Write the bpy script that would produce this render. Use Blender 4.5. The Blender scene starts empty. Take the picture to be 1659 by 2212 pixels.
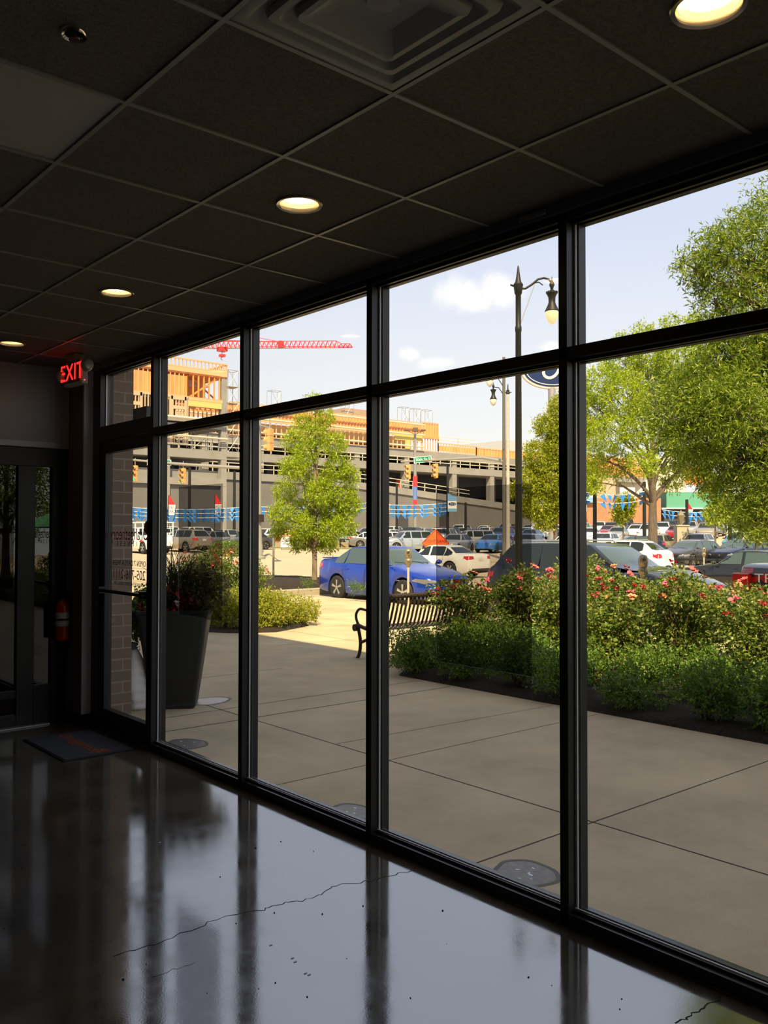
import bpy, bmesh, math, random
import numpy as np
from mathutils import Vector, Matrix
from mathutils.bvhtree import BVHTree

SC = bpy.context.scene
COL = SC.collection
PI = math.pi

# ------------------------------------------------------------------ camera
EYE = 1.62
YAW, PITCH, ROLL, FPX = 0.7147, 0.0218, 0.0014, 1886.0
cam_data = bpy.data.cameras.new('camera')
cam_data.sensor_fit = 'HORIZONTAL'
cam_data.sensor_width = 36.0
cam_data.lens = FPX / 1659.0 * 36.0
cam_data.clip_start = 0.05
cam_data.clip_end = 1500
cam = bpy.data.objects.new('camera', cam_data)
COL.objects.link(cam)
_r = Vector((math.cos(YAW), -math.sin(YAW), 0)); _f = Vector((math.sin(YAW), math.cos(YAW), 0)); _u = Vector((0, 0, 1))
F2 = _f*math.cos(PITCH) + _u*math.sin(PITCH); U2 = _u*math.cos(PITCH) - _f*math.sin(PITCH)
R3 = _r*math.cos(ROLL) + U2*math.sin(ROLL); U3 = U2*math.cos(ROLL) - _r*math.sin(ROLL)
cam.matrix_world = Matrix(((R3.x, U3.x, -F2.x, 0), (R3.y, U3.y, -F2.y, 0), (R3.z, U3.z, -F2.z, EYE), (0, 0, 0, 1)))
SC.camera = cam

# ------------------------------------------------------------------ view
SC.view_settings.view_transform = 'Standard'
SC.view_settings.look = 'None'
SC.view_settings.gamma = 1.0
SC.view_settings.use_curve_mapping = False
SC.view_settings.exposure = 0.0

# ------------------------------------------------------------------ sun
SUN_TO = Vector((-0.40, -0.50, 0.77)).normalized()
sd = bpy.data.lights.new('sun', 'SUN'); sd.energy = 9.5; sd.angle = 0.0093; sd.color = (1.0, 0.80, 0.46)
so = bpy.data.objects.new('sun', sd); COL.objects.link(so)
so.rotation_euler = SUN_TO.to_track_quat('Z', 'Y').to_euler()
so.location = (-10, -10, 30)

# ------------------------------------------------------------------ sky with clouds
W_ = bpy.data.worlds.new('sky'); SC.world = W_; W_.use_nodes = True
nt = W_.node_tree; nt.nodes.clear()
def N(t, **k):
    n = nt.nodes.new(t)
    for a, b in k.items(): setattr(n, a, b)
    return n
out = N('ShaderNodeOutputWorld'); bg = N('ShaderNodeBackground'); bg.inputs[1].default_value = 1.0
tc = N('ShaderNodeTexCoord'); sep = N('ShaderNodeSeparateXYZ')
nt.links.new(tc.outputs['Generated'], sep.inputs[0])
ramp = N('ShaderNodeValToRGB'); nt.links.new(sep.outputs[2], ramp.inputs[0])
cr = ramp.color_ramp
cr.elements[0].position = 0.0; cr.elements[0].color = (1.12, 1.08, 1.0, 1)
cr.elements[1].position = 0.9; cr.elements[1].color = (0.60, 0.60, 0.68, 1)
for p, c in ((0.08, (1.08, 1.07, 1.04, 1)), (0.17, (.98, 1.0, 1.06, 1)), (0.32, (0.77, 0.84, 1.04, 1)), (0.6, (0.66, 0.70, 0.86, 1))):
    e = cr.elements.new(p); e.color = c
noise = N('ShaderNodeTexNoise'); noise.inputs['Scale'].default_value = 16.0; noise.inputs['Detail'].default_value = 7.0; noise.inputs['Roughness'].default_value = 0.62
nt.links.new(tc.outputs['Generated'], noise.inputs['Vector'])
def px_dir(px, py):
    return (F2 + R3*((px-829.5)/FPX) + U3*((1106-py)/FPX)).normalized()
acc = None
# each cloud: direction, half-widths (horizontal, vertical), strength
for (px, py, w, h, s) in ((985, 640, .044, .022, 1.0), (1085, 632, .032, .026, 1.12), (1040, 655, .05, .014, .75), (880, 765, .019, .012, 1.0), (945, 785, .03, .012, 1.0),
                          (1195, 750, .024, .012, 1.15), (600, 735, .03, .006, .5), (700, 790, .05, .010, .35), (2050, 560, .09, .04, 1.0), (100, 420, .12, .05, 1.0)):
    d = px_dir(px, py)
    sub = N('ShaderNodeVectorMath', operation='SUBTRACT'); nt.links.new(tc.outputs['Generated'], sub.inputs[0]); sub.inputs[1].default_value = d
    side = Vector((d.y, -d.x, 0)).normalized(); up = side.cross(d).normalized()
    a = N('ShaderNodeVectorMath', operation='DOT_PRODUCT'); nt.links.new(sub.outputs[0], a.inputs[0]); a.inputs[1].default_value = side/w
    b = N('ShaderNodeVectorMath', operation='DOT_PRODUCT'); nt.links.new(sub.outputs[0], b.inputs[0]); b.inputs[1].default_value = up/h
    c = N('ShaderNodeVectorMath', operation='DOT_PRODUCT'); nt.links.new(sub.outputs[0], c.inputs[0]); c.inputs[1].default_value = d/0.3
    cmb = N('ShaderNodeCombineXYZ'); nt.links.new(a.outputs['Value'], cmb.inputs[0]); nt.links.new(b.outputs['Value'], cmb.inputs[1]); nt.links.new(c.outputs['Value'], cmb.inputs[2])
    ln = N('ShaderNodeVectorMath', operation='LENGTH'); nt.links.new(cmb.outputs[0], ln.inputs[0])
    m = N('ShaderNodeMapRange'); m.inputs[1].default_value = 1.5; m.inputs[2].default_value = 0.2; m.inputs[3].default_value = 0.0; m.inputs[4].default_value = s
    nt.links.new(ln.outputs['Value'], m.inputs[0])
    if acc is None: acc = m.outputs[0]
    else:
        mx = N('ShaderNodeMath', operation='MAXIMUM'); nt.links.new(acc, mx.inputs[0]); nt.links.new(m.outputs[0], mx.inputs[1]); acc = mx.outputs[0]
sm = N('ShaderNodeMath', operation='MULTIPLY_ADD'); nt.links.new(noise.outputs[0], sm.inputs[0]); sm.inputs[1].default_value = 1.9; nt.links.new(acc, sm.inputs[2])
mr = N('ShaderNodeMapRange'); mr.interpolation_type = 'SMOOTHSTEP'; mr.inputs[1].default_value = 1.42; mr.inputs[2].default_value = 2.2
nt.links.new(sm.outputs[0], mr.inputs[0])
mix = N('ShaderNodeMix', data_type='RGBA'); nt.links.new(mr.outputs[0], mix.inputs[0]); nt.links.new(ramp.outputs[0], mix.inputs[6]); mix.inputs[7].default_value = (1.25, 1.22, 1.16, 1)
nt.links.new(mix.outputs[2], bg.inputs[0]); nt.links.new(bg.outputs[0], out.inputs[0])

# ------------------------------------------------------------------ materials
MATS = {}
def mat(name, rgb=(.5, .5, .5), rough=.6, metal=0., spec=.5, emit=None, es=1., coat=0., trans=0., ior=None, noise=None, bump=None, alpha=1.):
    """noise=(scale, amount[, stretch]) mottles the colour, bump=(scale, distance)"""
    if name in MATS: return MATS[name]
    m = bpy.data.materials.new(name); m.use_nodes = True
    t = m.node_tree; b = t.nodes['Principled BSDF']
    b.inputs['Base Color'].default_value = (*rgb, 1); b.inputs['Roughness'].default_value = rough
    b.inputs['Metallic'].default_value = metal; b.inputs['Specular IOR Level'].default_value = spec
    b.inputs['Coat Weight'].default_value = coat; b.inputs['Coat Roughness'].default_value = .04
    b.inputs['Transmission Weight'].default_value = trans; b.inputs['Alpha'].default_value = alpha
    if ior: b.inputs['IOR'].default_value = ior
    if emit: b.inputs['Emission Color'].default_value = (*emit, 1); b.inputs['Emission Strength'].default_value = es
    if noise or bump:
        g = t.nodes.new('ShaderNodeNewGeometry')
    if noise:
        mp = t.nodes.new('ShaderNodeMapping'); t.links.new(g.outputs['Position'], mp.inputs[0])
        if len(noise) > 2: mp.inputs['Scale'].default_value = noise[2]
        n = t.nodes.new('ShaderNodeTexNoise'); n.inputs['Scale'].default_value = noise[0]; n.inputs['Detail'].default_value = 5
        t.links.new(mp.outputs[0], n.inputs['Vector'])
        r = t.nodes.new('ShaderNodeValToRGB'); t.links.new(n.outputs[0], r.inputs[0])
        k = noise[1]
        r.color_ramp.elements[0].position = .3; r.color_ramp.elements[1].position = .7
        r.color_ramp.elements[0].color = (*[c*(1-k) for c in rgb], 1); r.color_ramp.elements[1].color = (*[min(1, c*(1+k)) for c in rgb], 1)
        t.links.new(r.outputs[0], b.inputs['Base Color'])
    if bump:
        n2 = t.nodes.new('ShaderNodeTexNoise'); n2.inputs['Scale'].default_value = bump[0]; n2.inputs['Detail'].default_value = 4
        t.links.new(g.outputs['Position'], n2.inputs['Vector'])
        bp = t.nodes.new('ShaderNodeBump'); bp.inputs['Distance'].default_value = bump[1]; bp.inputs['Strength'].default_value = 1
        t.links.new(n2.outputs[0], bp.inputs['Height']); t.links.new(bp.outputs[0], b.inputs['Normal'])
    MATS[name] = m
    return m

def glass_mat(name, tint=(.93, .95, .94), f0=.04, rough=0., refl=(1, 1, 1)):
    """thin architectural pane: tinted see-through plus a real angle-dependent mirror"""
    if name in MATS: return MATS[name]
    m = bpy.data.materials.new(name); m.use_nodes = True; t = m.node_tree; t.nodes.clear()
    o = t.nodes.new('ShaderNodeOutputMaterial'); tr = t.nodes.new('ShaderNodeBsdfTransparent'); gl = t.nodes.new('ShaderNodeBsdfGlossy')
    tr.inputs[0].default_value = (*tint, 1); gl.inputs[0].default_value = (*refl, 1); gl.inputs['Roughness'].default_value = rough
    g = t.nodes.new('ShaderNodeNewGeometry'); d = t.nodes.new('ShaderNodeVectorMath'); d.operation = 'DOT_PRODUCT'
    t.links.new(g.outputs['Normal'], d.inputs[0]); t.links.new(g.outputs['Incoming'], d.inputs[1])
    def M(op, a, b=None):
        n = t.nodes.new('ShaderNodeMath'); n.operation = op
        for i, v in enumerate((a, b)):
            if v is None: continue
            if isinstance(v, (int, float)): n.inputs[i].default_value = v
            else: t.links.new(v, n.inputs[i])
        return n.outputs[0]
    ab = M('ABSOLUTE', d.outputs['Value']); inv = M('SUBTRACT', 1.0, ab); p5 = M('POWER', inv, 5.0)
    fac = M('ADD', M('MULTIPLY', p5, 1-f0), f0)
    mx = t.nodes.new('ShaderNodeMixShader'); t.links.new(fac, mx.inputs[0]); t.links.new(tr.outputs[0], mx.inputs[1]); t.links.new(gl.outputs[0], mx.inputs[2])
    t.links.new(mx.outputs[0], o.inputs[0])
    MATS[name] = m
    return m

def leaf_mat(name, c1, c2, c3, trans=.45):
    if name in MATS: return MATS[name]
    m = bpy.data.materials.new(name); m.use_nodes = True; t = m.node_tree; t.nodes.clear()
    o = t.nodes.new('ShaderNodeOutputMaterial'); g = t.nodes.new('ShaderNodeNewGeometry'); r = t.nodes.new('ShaderNodeValToRGB')
    t.links.new(g.outputs['Random Per Island'], r.inputs[0])
    r.color_ramp.elements[0].color = (*c1, 1); r.color_ramp.elements[1].color = (*c3, 1)
    e = r.color_ramp.elements.new(.5); e.color = (*c2, 1)
    p = t.nodes.new('ShaderNodeBsdfPrincipled'); p.inputs['Roughness'].default_value = .42; p.inputs['Specular IOR Level'].default_value = .5
    tl = t.nodes.new('ShaderNodeBsdfTranslucent'); mx = t.nodes.new('ShaderNodeMixShader'); mx.inputs[0].default_value = trans
    hs = t.nodes.new('ShaderNodeHueSaturation'); hs.inputs['Hue'].default_value = .497; hs.inputs['Value'].default_value = 1.35; hs.inputs['Saturation'].default_value = 1.05
    t.links.new(r.outputs[0], p.inputs['Base Color']); t.links.new(r.outputs[0], hs.inputs['Color']); t.links.new(hs.outputs[0], tl.inputs[0])
    t.links.new(p.outputs[0], mx.inputs[1]); t.links.new(tl.outputs[0], mx.inputs[2]); t.links.new(mx.outputs[0], o.inputs[0])
    MATS[name] = m
    return m

# ------------------------------------------------------------------ mesh helpers
class MB:
    """collects shapes and builds them as one mesh object"""
    def __init__(s): s.v = []; s.f = []; s.mi = []; s.m = 0
    def add(s, vs, fs):
        o = len(s.v); s.v += [tuple(v) for v in vs]; s.f += [tuple(i+o for i in f) for f in fs]; s.mi += [s.m]*len(fs); return s
    def box(s, x0, x1, y0, y1, z0, z1):
        return s.add([(x0,y0,z0),(x1,y0,z0),(x1,y1,z0),(x0,y1,z0),(x0,y0,z1),(x1,y0,z1),(x1,y1,z1),(x0,y1,z1)],
                     [(3,2,1,0),(4,5,6,7),(0,1,5,4),(1,2,6,5),(2,3,7,6),(3,0,4,7)])
    def cbox(s, c, d): return s.box(c[0]-d[0]/2, c[0]+d[0]/2, c[1]-d[1]/2, c[1]+d[1]/2, c[2]-d[2]/2, c[2]+d[2]/2)
    def beam(s, p, q, w, h=None, up=(0,0,1)):
        """rectangular bar from p to q"""
        h = h or w; p = Vector(p); q = Vector(q); d = (q-p).normalized(); u = Vector(up)
        if abs(d.dot(u)) > .99: u = Vector((1,0,0))
        a = d.cross(u).normalized()*w/2; b = a.cross(d).normalized()*h/2
        vs = [p-a-b, p+a-b, p+a+b, p-a+b, q-a-b, q+a-b, q+a+b, q-a+b]
        return s.add(vs, [(0,1,2,3),(7,6,5,4),(0,4,5,1),(1,5,6,2),(2,6,7,3),(3,7,4,0)])
    def tube(s, pts, r, n=8, cap=True):
        pts = [Vector(p) for p in pts]; rs = r if isinstance(r, (list, tuple)) else [r]*len(pts)
        o = len(s.v); prev = None
        for i, p in enumerate(pts):
            d = (pts[min(i+1, len(pts)-1)] - pts[max(i-1, 0)])
            d = d.normalized() if d.length > 1e-9 else Vector((0,0,1))
            u = prev if prev is not None else (Vector((0,0,1)) if abs(d.z) < .9 else Vector((1,0,0)))
            a = (u - d*u.dot(d)); a = a.normalized() if a.length > 1e-6 else d.orthogonal().normalized(); prev = a
            b = d.cross(a)
            for k in range(n):
                t = 2*PI*k/n; s.v.append(tuple(p + (a*math.cos(t)+b*math.sin(t))*rs[i]))
        for i in range(len(pts)-1):
            for k in range(n):
                s.f.append((o+i*n+k, o+i*n+(k+1)%n, o+(i+1)*n+(k+1)%n, o+(i+1)*n+k)); s.mi.append(s.m)
        if cap:
            s.f.append(tuple(o+k for k in reversed(range(n)))); s.mi.append(s.m)
            e = o+(len(pts)-1)*n; s.f.append(tuple(e+k for k in range(n))); s.mi.append(s.m)
        return s
    def lathe(s, prof, n=20, c=(0,0,0), axis='z', cap=True):
        """prof: list of (radius, height)"""
        o = len(s.v)
        for r, h in prof:
            for k in range(n):
                t = 2*PI*k/n; x, y = r*math.cos(t), r*math.sin(t)
                p = (x, y, h) if axis == 'z' else ((x, h, y) if axis == 'y' else (h, x, y))
                s.v.append((p[0]+c[0], p[1]+c[1], p[2]+c[2]))
        fl = (axis == 'y')
        for i in range(len(prof)-1):
            for k in range(n):
                q = (o+i*n+k, o+i*n+(k+1)%n, o+(i+1)*n+(k+1)%n, o+(i+1)*n+k)
                s.f.append(q[::-1] if fl else q); s.mi.append(s.m)
        if cap:
            a = tuple(o+k for k in range(n)); e = o+(len(prof)-1)*n; b = tuple(e+k for k in range(n))
            if prof[0][0] > 1e-5: s.f.append(a if fl else a[::-1]); s.mi.append(s.m)
            if prof[-1][0] > 1e-5: s.f.append(b[::-1] if fl else b); s.mi.append(s.m)
        return s
    def prism(s, pts, z0, z1):
        n = len(pts)
        return s.add([(x,y,z0) for x,y in pts]+[(x,y,z1) for x,y in pts], [tuple(reversed(range(n))), tuple(range(n,2*n))]+[(i,(i+1)%n,n+(i+1)%n,n+i) for i in range(n)])
    def blob(s, c, r, n=8, m=6, sq=(1,1,1), jit=0, rnd=None):
        vs = []; fs = []
        for i in range(m+1):
            th = PI*i/m
            for k in range(n):
                ph = 2*PI*k/n; j = 1+(rnd.uniform(-jit, jit) if rnd else 0)
                vs.append((c[0]+r*sq[0]*j*math.sin(th)*math.cos(ph), c[1]+r*sq[1]*j*math.sin(th)*math.sin(ph), c[2]+r*sq[2]*j*math.cos(th)))
        for i in range(m):
            for k in range(n): fs.append((i*n+k, (i+1)*n+k, (i+1)*n+(k+1)%n, i*n+(k+1)%n))
        return s.add(vs, fs)
    def build(s, name, mats, parent=None, smooth=False, bevel=0, seg=2, **tags):
        me = bpy.data.meshes.new(name); me.from_pydata(s.v, [], s.f); 
        mats = mats if isinstance(mats, (list, tuple)) else [mats]
        for m in mats: me.materials.append(m)
        if len(mats) > 1: me.polygons.foreach_set('material_index', s.mi)
        if smooth:
            me.polygons.foreach_set('use_smooth', [True]*len(me.polygons))
            me.update(); me.set_sharp_from_angle(angle=math.radians(smooth if smooth is not True else 40))
        me.update()
        return link(name, me, parent, bevel, seg, **tags)

def link(name, me, parent=None, bevel=0, seg=2, **tags):
    o = bpy.data.objects.new(name, me); COL.objects.link(o)
    if parent is not None: o.parent = parent
    if bevel:
        b = o.modifiers.new('bevel', 'BEVEL'); b.width = bevel; b.segments = seg; b.limit_method = 'ANGLE'; b.angle_limit = math.radians(35)
        b.harden_normals = False
    for k, v in tags.items(): o[k] = v
    return o

def thing(name, label, cat, loc=(0,0,0), rz=0., group=None):
    o = bpy.data.objects.new(name, None); COL.objects.link(o)
    o.location = loc; o.rotation_euler = (0, 0, rz); o.empty_display_size = .2
    o['label'] = label; o['category'] = cat
    if group: o['group'] = group
    return o
def tag(o, label, cat, group=None, kind=None):
    o['label'] = label; o['category'] = cat
    if group: o['group'] = group
    if kind: o['kind'] = kind
    return o
def struct(o, label=None):
    o['kind'] = 'structure'
    if label: o['label'] = label
    return o
def dup(o, parent=None, loc=None, rz=None, label=None, group=None, scale=None, repaint=None):
    """copy a thing with its parts and sub-parts; repaint={old material name: new material}"""
    c = o.copy(); COL.objects.link(c)
    if parent is not None: c.parent = parent
    if loc is not None: c.location = loc
    if rz is not None: c.rotation_euler = (0, 0, rz)
    if scale is not None: c.scale = scale if isinstance(scale, (tuple, list)) else (scale,)*3
    if label: c['label'] = label
    if group: c['group'] = group
    if repaint and o.type == 'MESH':
        for s in c.material_slots:
            if s.material and s.material.name in repaint:
                nm = repaint[s.material.name]; s.link = 'OBJECT'; s.material = nm
    for ch in list(o.children): dup(ch, c, repaint=repaint)
    return c

def text_mesh(name, body, size, m, parent=None, depth=.002, loc=(0,0,0), rot=(0,0,0), shear=0., space=1., sx=1., align='CENTER'):
    cu = bpy.data.curves.new(name, 'FONT'); cu.body = body; cu.size = size; cu.extrude = depth; cu.align_x = align; cu.align_y = 'CENTER'
    cu.shear = shear; cu.space_character = space
    t = bpy.data.objects.new(name+'_tmp', cu); COL.objects.link(t)
    dg = bpy.context.evaluated_depsgraph_get(); dg.update()
    me = bpy.data.meshes.new_from_object(t.evaluated_get(dg)); bpy.data.objects.remove(t)
    me.materials.clear(); me.materials.append(m)
    o = link(name, me, parent); o.location = loc; o.rotation_euler = rot; o.scale = (sx, 1, 1)
    return o

def gz(x, y=0.):
    """ground height: a level walk by the building, a slight fall to the street, a rising car lot beyond"""
    z = float(np.interp(x, [-50, 6.5, 13.9, 30, 42, 55, 90, 130, 300], [0, 0, -.14, -.42, -.36, -.05, 1.2, 1.9, 2.2]))
    if x > 14.3: z -= .06
    z += float(np.interp(y, [36, 75, 95], [0, .85, 1.1]))*float(np.interp(x, [3, 12, 42, 56, 70], [.9, 1, 1, .3, 0]))
    return z
def at(px, d):
    """plan position seen at picture column px, at distance d along the view axis"""
    k = (px-829.5)/FPX
    return (d*(_f.x+_r.x*k), d*(_f.y+_r.y*k))
def at_x(px, X):
    k = (px-829.5)/FPX; t = X/(_f.x+_r.x*k); return (X, t*(_f.y+_r.y*k))
def at_y(px, Y):
    k = (px-829.5)/FPX; t = Y/(_f.y+_r.y*k); return (t*(_f.x+_r.x*k), Y)
def hz(py, d):
    """height seen at picture row py at distance d"""
    return EYE + (1147.1-py)/FPX*d
# ================================================================== ROOM
frame_m = mat('dark_bronze_aluminium', (.016, .015, .014), .38, .0, .5)
bead_m = mat('bead_sky_white', (.95, .95, .95), .45, .0)  # near-white colour carries the sky's brightness on the bead
pane_m = glass_mat('window_glass', (.985, .99, .98), .035)
film_m = glass_mat('perforated_film', (.66, .66, .67), .02)
ceil_m = mat('ceiling_tile', (.165, .14, .112), .95, bump=(220, .004), noise=(90, .25))
tbar_m = mat('ceiling_grid_metal', (.34, .33, .30), .35)
wall_m = mat('grey_wall_paint', (.40, .38, .40), .7)
dwall_m = mat('dark_wall_paint', (.05, .04, .036), .7)
X_W = 2.94; X_G = 3.0; CH = 3.0
YB = 7.42

# polished concrete floor -------------------------------------------------
def floor_mat():
    m = bpy.data.materials.new('polished_concrete'); m.use_nodes = True; t = m.node_tree; b = t.nodes['Principled BSDF']
    g = t.nodes.new('ShaderNodeNewGeometry')
    n1 = t.nodes.new('ShaderNodeTexNoise'); n1.inputs['Scale'].default_value = 1.3; n1.inputs['Detail'].default_value = 8; n1.inputs['Roughness'].default_value = .62
    t.links.new(g.outputs['Position'], n1.inputs['Vector'])
    r = t.nodes.new('ShaderNodeValToRGB'); t.links.new(n1.outputs[0], r.inputs[0])
    r.color_ramp.elements[0].position = .32; r.color_ramp.elements[0].color = (.045, .037, .026, 1)
    r.color_ramp.elements[1].position = .72; r.color_ramp.elements[1].color = (.15, .125, .088, 1)
    t.links.new(r.outputs[0], b.inputs['Base Color'])
    n2 = t.nodes.new('ShaderNodeTexNoise'); n2.inputs['Scale'].default_value = 3.2; n2.inputs['Detail'].default_value = 9; n2.inputs['Roughness'].default_value = .7
    t.links.new(g.outputs['Position'], n2.inputs['Vector'])
    mr = t.nodes.new('ShaderNodeMapRange'); mr.inputs[1].default_value = .3; mr.inputs[2].default_value = .7; mr.inputs[3].default_value = .045; mr.inputs[4].default_value = .16
    t.links.new(n2.outputs[0], mr.inputs[0]); t.links.new(mr.outputs[0], b.inputs['Roughness'])
    n3 = t.nodes.new('ShaderNodeTexNoise'); n3.inputs['Scale'].default_value = 130; n3.inputs['Detail'].default_value = 2
    t.links.new(g.outputs['Position'], n3.inputs['Vector'])
    bp = t.nodes.new('ShaderNodeBump'); bp.inputs['Distance'].default_value = .00007; t.links.new(n3.outputs[0], bp.inputs['Height']); t.links.new(bp.outputs[0], b.inputs['Normal'])
    b.inputs['IOR'].default_value = 4.2
    return m
fl = struct(MB().box(-5, X_W+.114, -3.2, YB+.6, -.12, 0).build('floor', floor_mat()), 'polished grey brown concrete floor with hairline cracks')
crack_m = mat('crack_dark', (.006, .005, .004), .9)
rr = random.Random(5)
def crack(pts, w):
    b = MB(); P = []
    for (p, q) in zip(pts[:-1], pts[1:]):
        n = 7
        for i in range(n):
            t = i/n; P.append((p[0]+(q[0]-p[0])*t+rr.uniform(-.012, .012), p[1]+(q[1]-p[1])*t+rr.uniform(-.012, .012)))
    P.append(pts[-1])
    for p, q in zip(P[:-1], P[1:]):
        d = Vector((q[0]-p[0], q[1]-p[1], 0)); s = Vector((-d.y, d.x, 0)).normalized()*w*rr.uniform(.5, 1.2)/2
        b.add([(p[0]-s.x, p[1]-s.y, .0006), (q[0]-s.x, q[1]-s.y, .0006), (q[0]+s.x, q[1]+s.y, .0006), (p[0]+s.x, p[1]+s.y, .0006)], [(0,1,2,3)])
    return b.build('floor_crack', crack_m, fl)
def fpt(px, py):
    d = F2 + R3*((px-829.5)/FPX) + U3*((1106-py)/FPX); t = -EYE/d.z; return (d.x*t, d.y*t)
crack([fpt(245, 2068), fpt(360, 2030), fpt(470, 1985), fpt(570, 1965), fpt(590, 1955), fpt(680, 1940), fpt(730, 1912), fpt(800, 1903), fpt(850, 1890), fpt(925, 1875)], .004)
crack([fpt(1460, 2212), fpt(1500, 2185), fpt(1545, 2160), fpt(1560, 2150)], .005)
crack([fpt(330, 2110), fpt(420, 2080)], .002)
# scattered grit
b = MB(); 
for i in range(70):
    x, y = rr.uniform(.9, 2.8), rr.uniform(1.2, 5.2); s = rr.uniform(.0015, .004)
    b.blob((x, y, s*.5), s, 5, 3, (rr.uniform(.7, 1.6), rr.uniform(.7, 1.6), .5))
grit = tag(b.build('floor_grit', crack_m), 'dark grit scattered over the polished floor below the windows', 'grit', kind='stuff')
b = MB()
for (px, py) in ((585, 2042), (632, 2070), (638, 2078), (660, 2103), (668, 2106), (345, 1820)):
    x, y = fpt(px, py); b.blob((x, y, .001), .006, 5, 3, (1.6, .7, .2))
tag(b.build('paper_scraps', mat('paper_bits', (.7, .7, .68), .8)), 'tiny pale paper scraps on the glossy floor near the camera', 'litter', kind='stuff')

# ceiling with grid ---------------------------------------------------------
GX0, GY0, GS = 1.8075, 1.4332, .6096
gx = [GX0+GS*i for i in range(-11, 2)]; gy = [GY0+GS*i for i in range(-7, 10)]
ce = MB(); ce.box(-5, X_W+.114, -3.2, YB+.6, CH+.15, CH+.2)
HOLES = [(2.13, y, .088) for y in (1.154, 3.004, 4.826, 6.654)]+[(.918, 2.373, .026)]
def tile_hole(b, x0, x1, y0, y1, z0, z1, cx, cy, r):
    n = 40; V = []
    for k in range(n):
        t = 2*PI*k/n; c, s = math.cos(t), math.sin(t)
        tx = ((x1-cx)/c if c > 1e-9 else (x0-cx)/c if c < -1e-9 else 1e9); ty = ((y1-cy)/s if s > 1e-9 else (y0-cy)/s if s < -1e-9 else 1e9); m_ = min(tx, ty)
        V += [(cx+c*m_, cy+s*m_, z0), (cx+c*r, cy+s*r, z0), (cx+c*r, cy+s*r, z1)]
    for (X, Y) in ((x1, y1), (x0, y1), (x0, y0), (x1, y0)): V.append((X, Y, z0))
    F_ = []
    for k in range(n):
        a, c = 3*k, 3*((k+1) % n); F_.append((a, a+1, c+1, c)); F_.append((a+1, a+2, c+2, c+1))
    # corner fill
    for q, (X, Y) in enumerate(((x1, y1), (x0, y1), (x0, y0), (x1, y0))):
        ang = math.atan2(Y-cy, X-cx) % (2*PI); k = int(ang/(2*PI)*n) % n; F_.append((3*k, 3*((k+1) % n), 3*n+q))
    b.add(V, F_)
xs = [-5]+gx+[X_W]; ys = [-3.2]+gy+[YB]
DIFF = (9+1, 7+1)
for i in range(len(xs)-1):
    for j in range(len(ys)-1):
        x0, x1, y0, y1 = xs[i], xs[i+1], ys[j], ys[j+1]
        if abs(x1-GX0) < .01 and abs(y0-GY0) < .01: continue            # air diffuser bay
        if abs(x1-(GX0-GS)) < .01 and abs(y0-(GY0+2*GS)) < .01: continue  # light panel bay
        hole = [h_ for h_ in HOLES if x0 < h_[0] < x1 and y0 < h_[1] < y1]
        if hole: tile_hole(ce, x0+.004, x1-.004, y0+.004, y1-.004, CH+.004, CH+.02, *hole[0])
        else: ce.box(x0+.004, x1-.004, y0+.004, y1-.004, CH+.004, CH+.02)
ceiling = struct(ce.build('ceiling', ceil_m), 'suspended ceiling of dark textured square tiles')
g = MB()
for x in gx: g.box(x-.0085, x+.0085, -3.2, YB, CH-.002, CH+.006)
for y in gy: g.box(-5, X_W, y-.0085, y+.0085, CH-.0018, CH+.006)
g.build('ceiling_grid', tbar_m, ceiling)

# walls ---------------------------------------------------------------------
struct(MB().box(-5.1, -5, -3.3, YB+.6, 0, CH+.2).build('wall_left', dwall_m), 'dark side wall')
struct(MB().box(-5, X_W+.114, -3.3, -3.2, 0, CH+.2).build('wall_rear', dwall_m), 'dark rear wall')
# far wall: painted band over a dark glass partition
bw = MB(); bw.box(-5, X_W-.08, YB, YB+.12, 2.37, CH+.1)
struct(bw.build('wall_back', wall_m), 'grey painted wall band above the glass partition')
struct(MB().box(-5, X_W-.085, YB-.012, YB+.1, 2.315, 2.37).build('trim_1', mat('brushed_rail', (.42, .41, .41), .4, .3), bevel=.004), 'light metal rail under the grey wall band')
pf = MB()
pf.box(-5, X_W-.085, YB+.01, YB+.1, 2.16, 2.315)
for x0, x1 in ((2.443, 2.585), (2.725, 2.855), (.9, 1.0), (-.7, -.6), (-2.3, -2.2), (-3.9, -3.8)): pf.box(x0, x1, YB+.012, YB+.09, 0, 2.16)
pf.box(2.585, 2.725, YB+.012, YB+.09, 0, .33); pf.box(-5, 2.443, YB+.012, YB+.09, 0, .10); pf.box(1.0, 2.443, YB+.02, YB+.08, .24, .30)
part = struct(pf.build('wall_partition', frame_m, bevel=.003), 'dark framed glass partition at the end of the room')
pg = glass_mat('partition_glass', (.10, .11, .12), .10)
q = MB(); q.box(-5, 2.443, YB+.045, YB+.055, .10, 2.16); q.build('glass_panel', pg, part)
q = MB(); q.box(2.585, 2.725, YB+.045, YB+.055, .33, 2.16); q.build('glass_panel', pg, part)
struct(MB().box(-5, 2.70, YB-.055, YB+.01, 0, .012).build('trim_2', mat('threshold_metal', (.5, .48, .46), .35, .5), bevel=.003), 'bright metal threshold strip under the glass partition')
struct(MB().box(-5, X_W+.2, YB+.55, YB+.6, 0, CH+.2).build('wall_beyond', dwall_m), 'dark wall of the room behind the glass partition')
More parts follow.
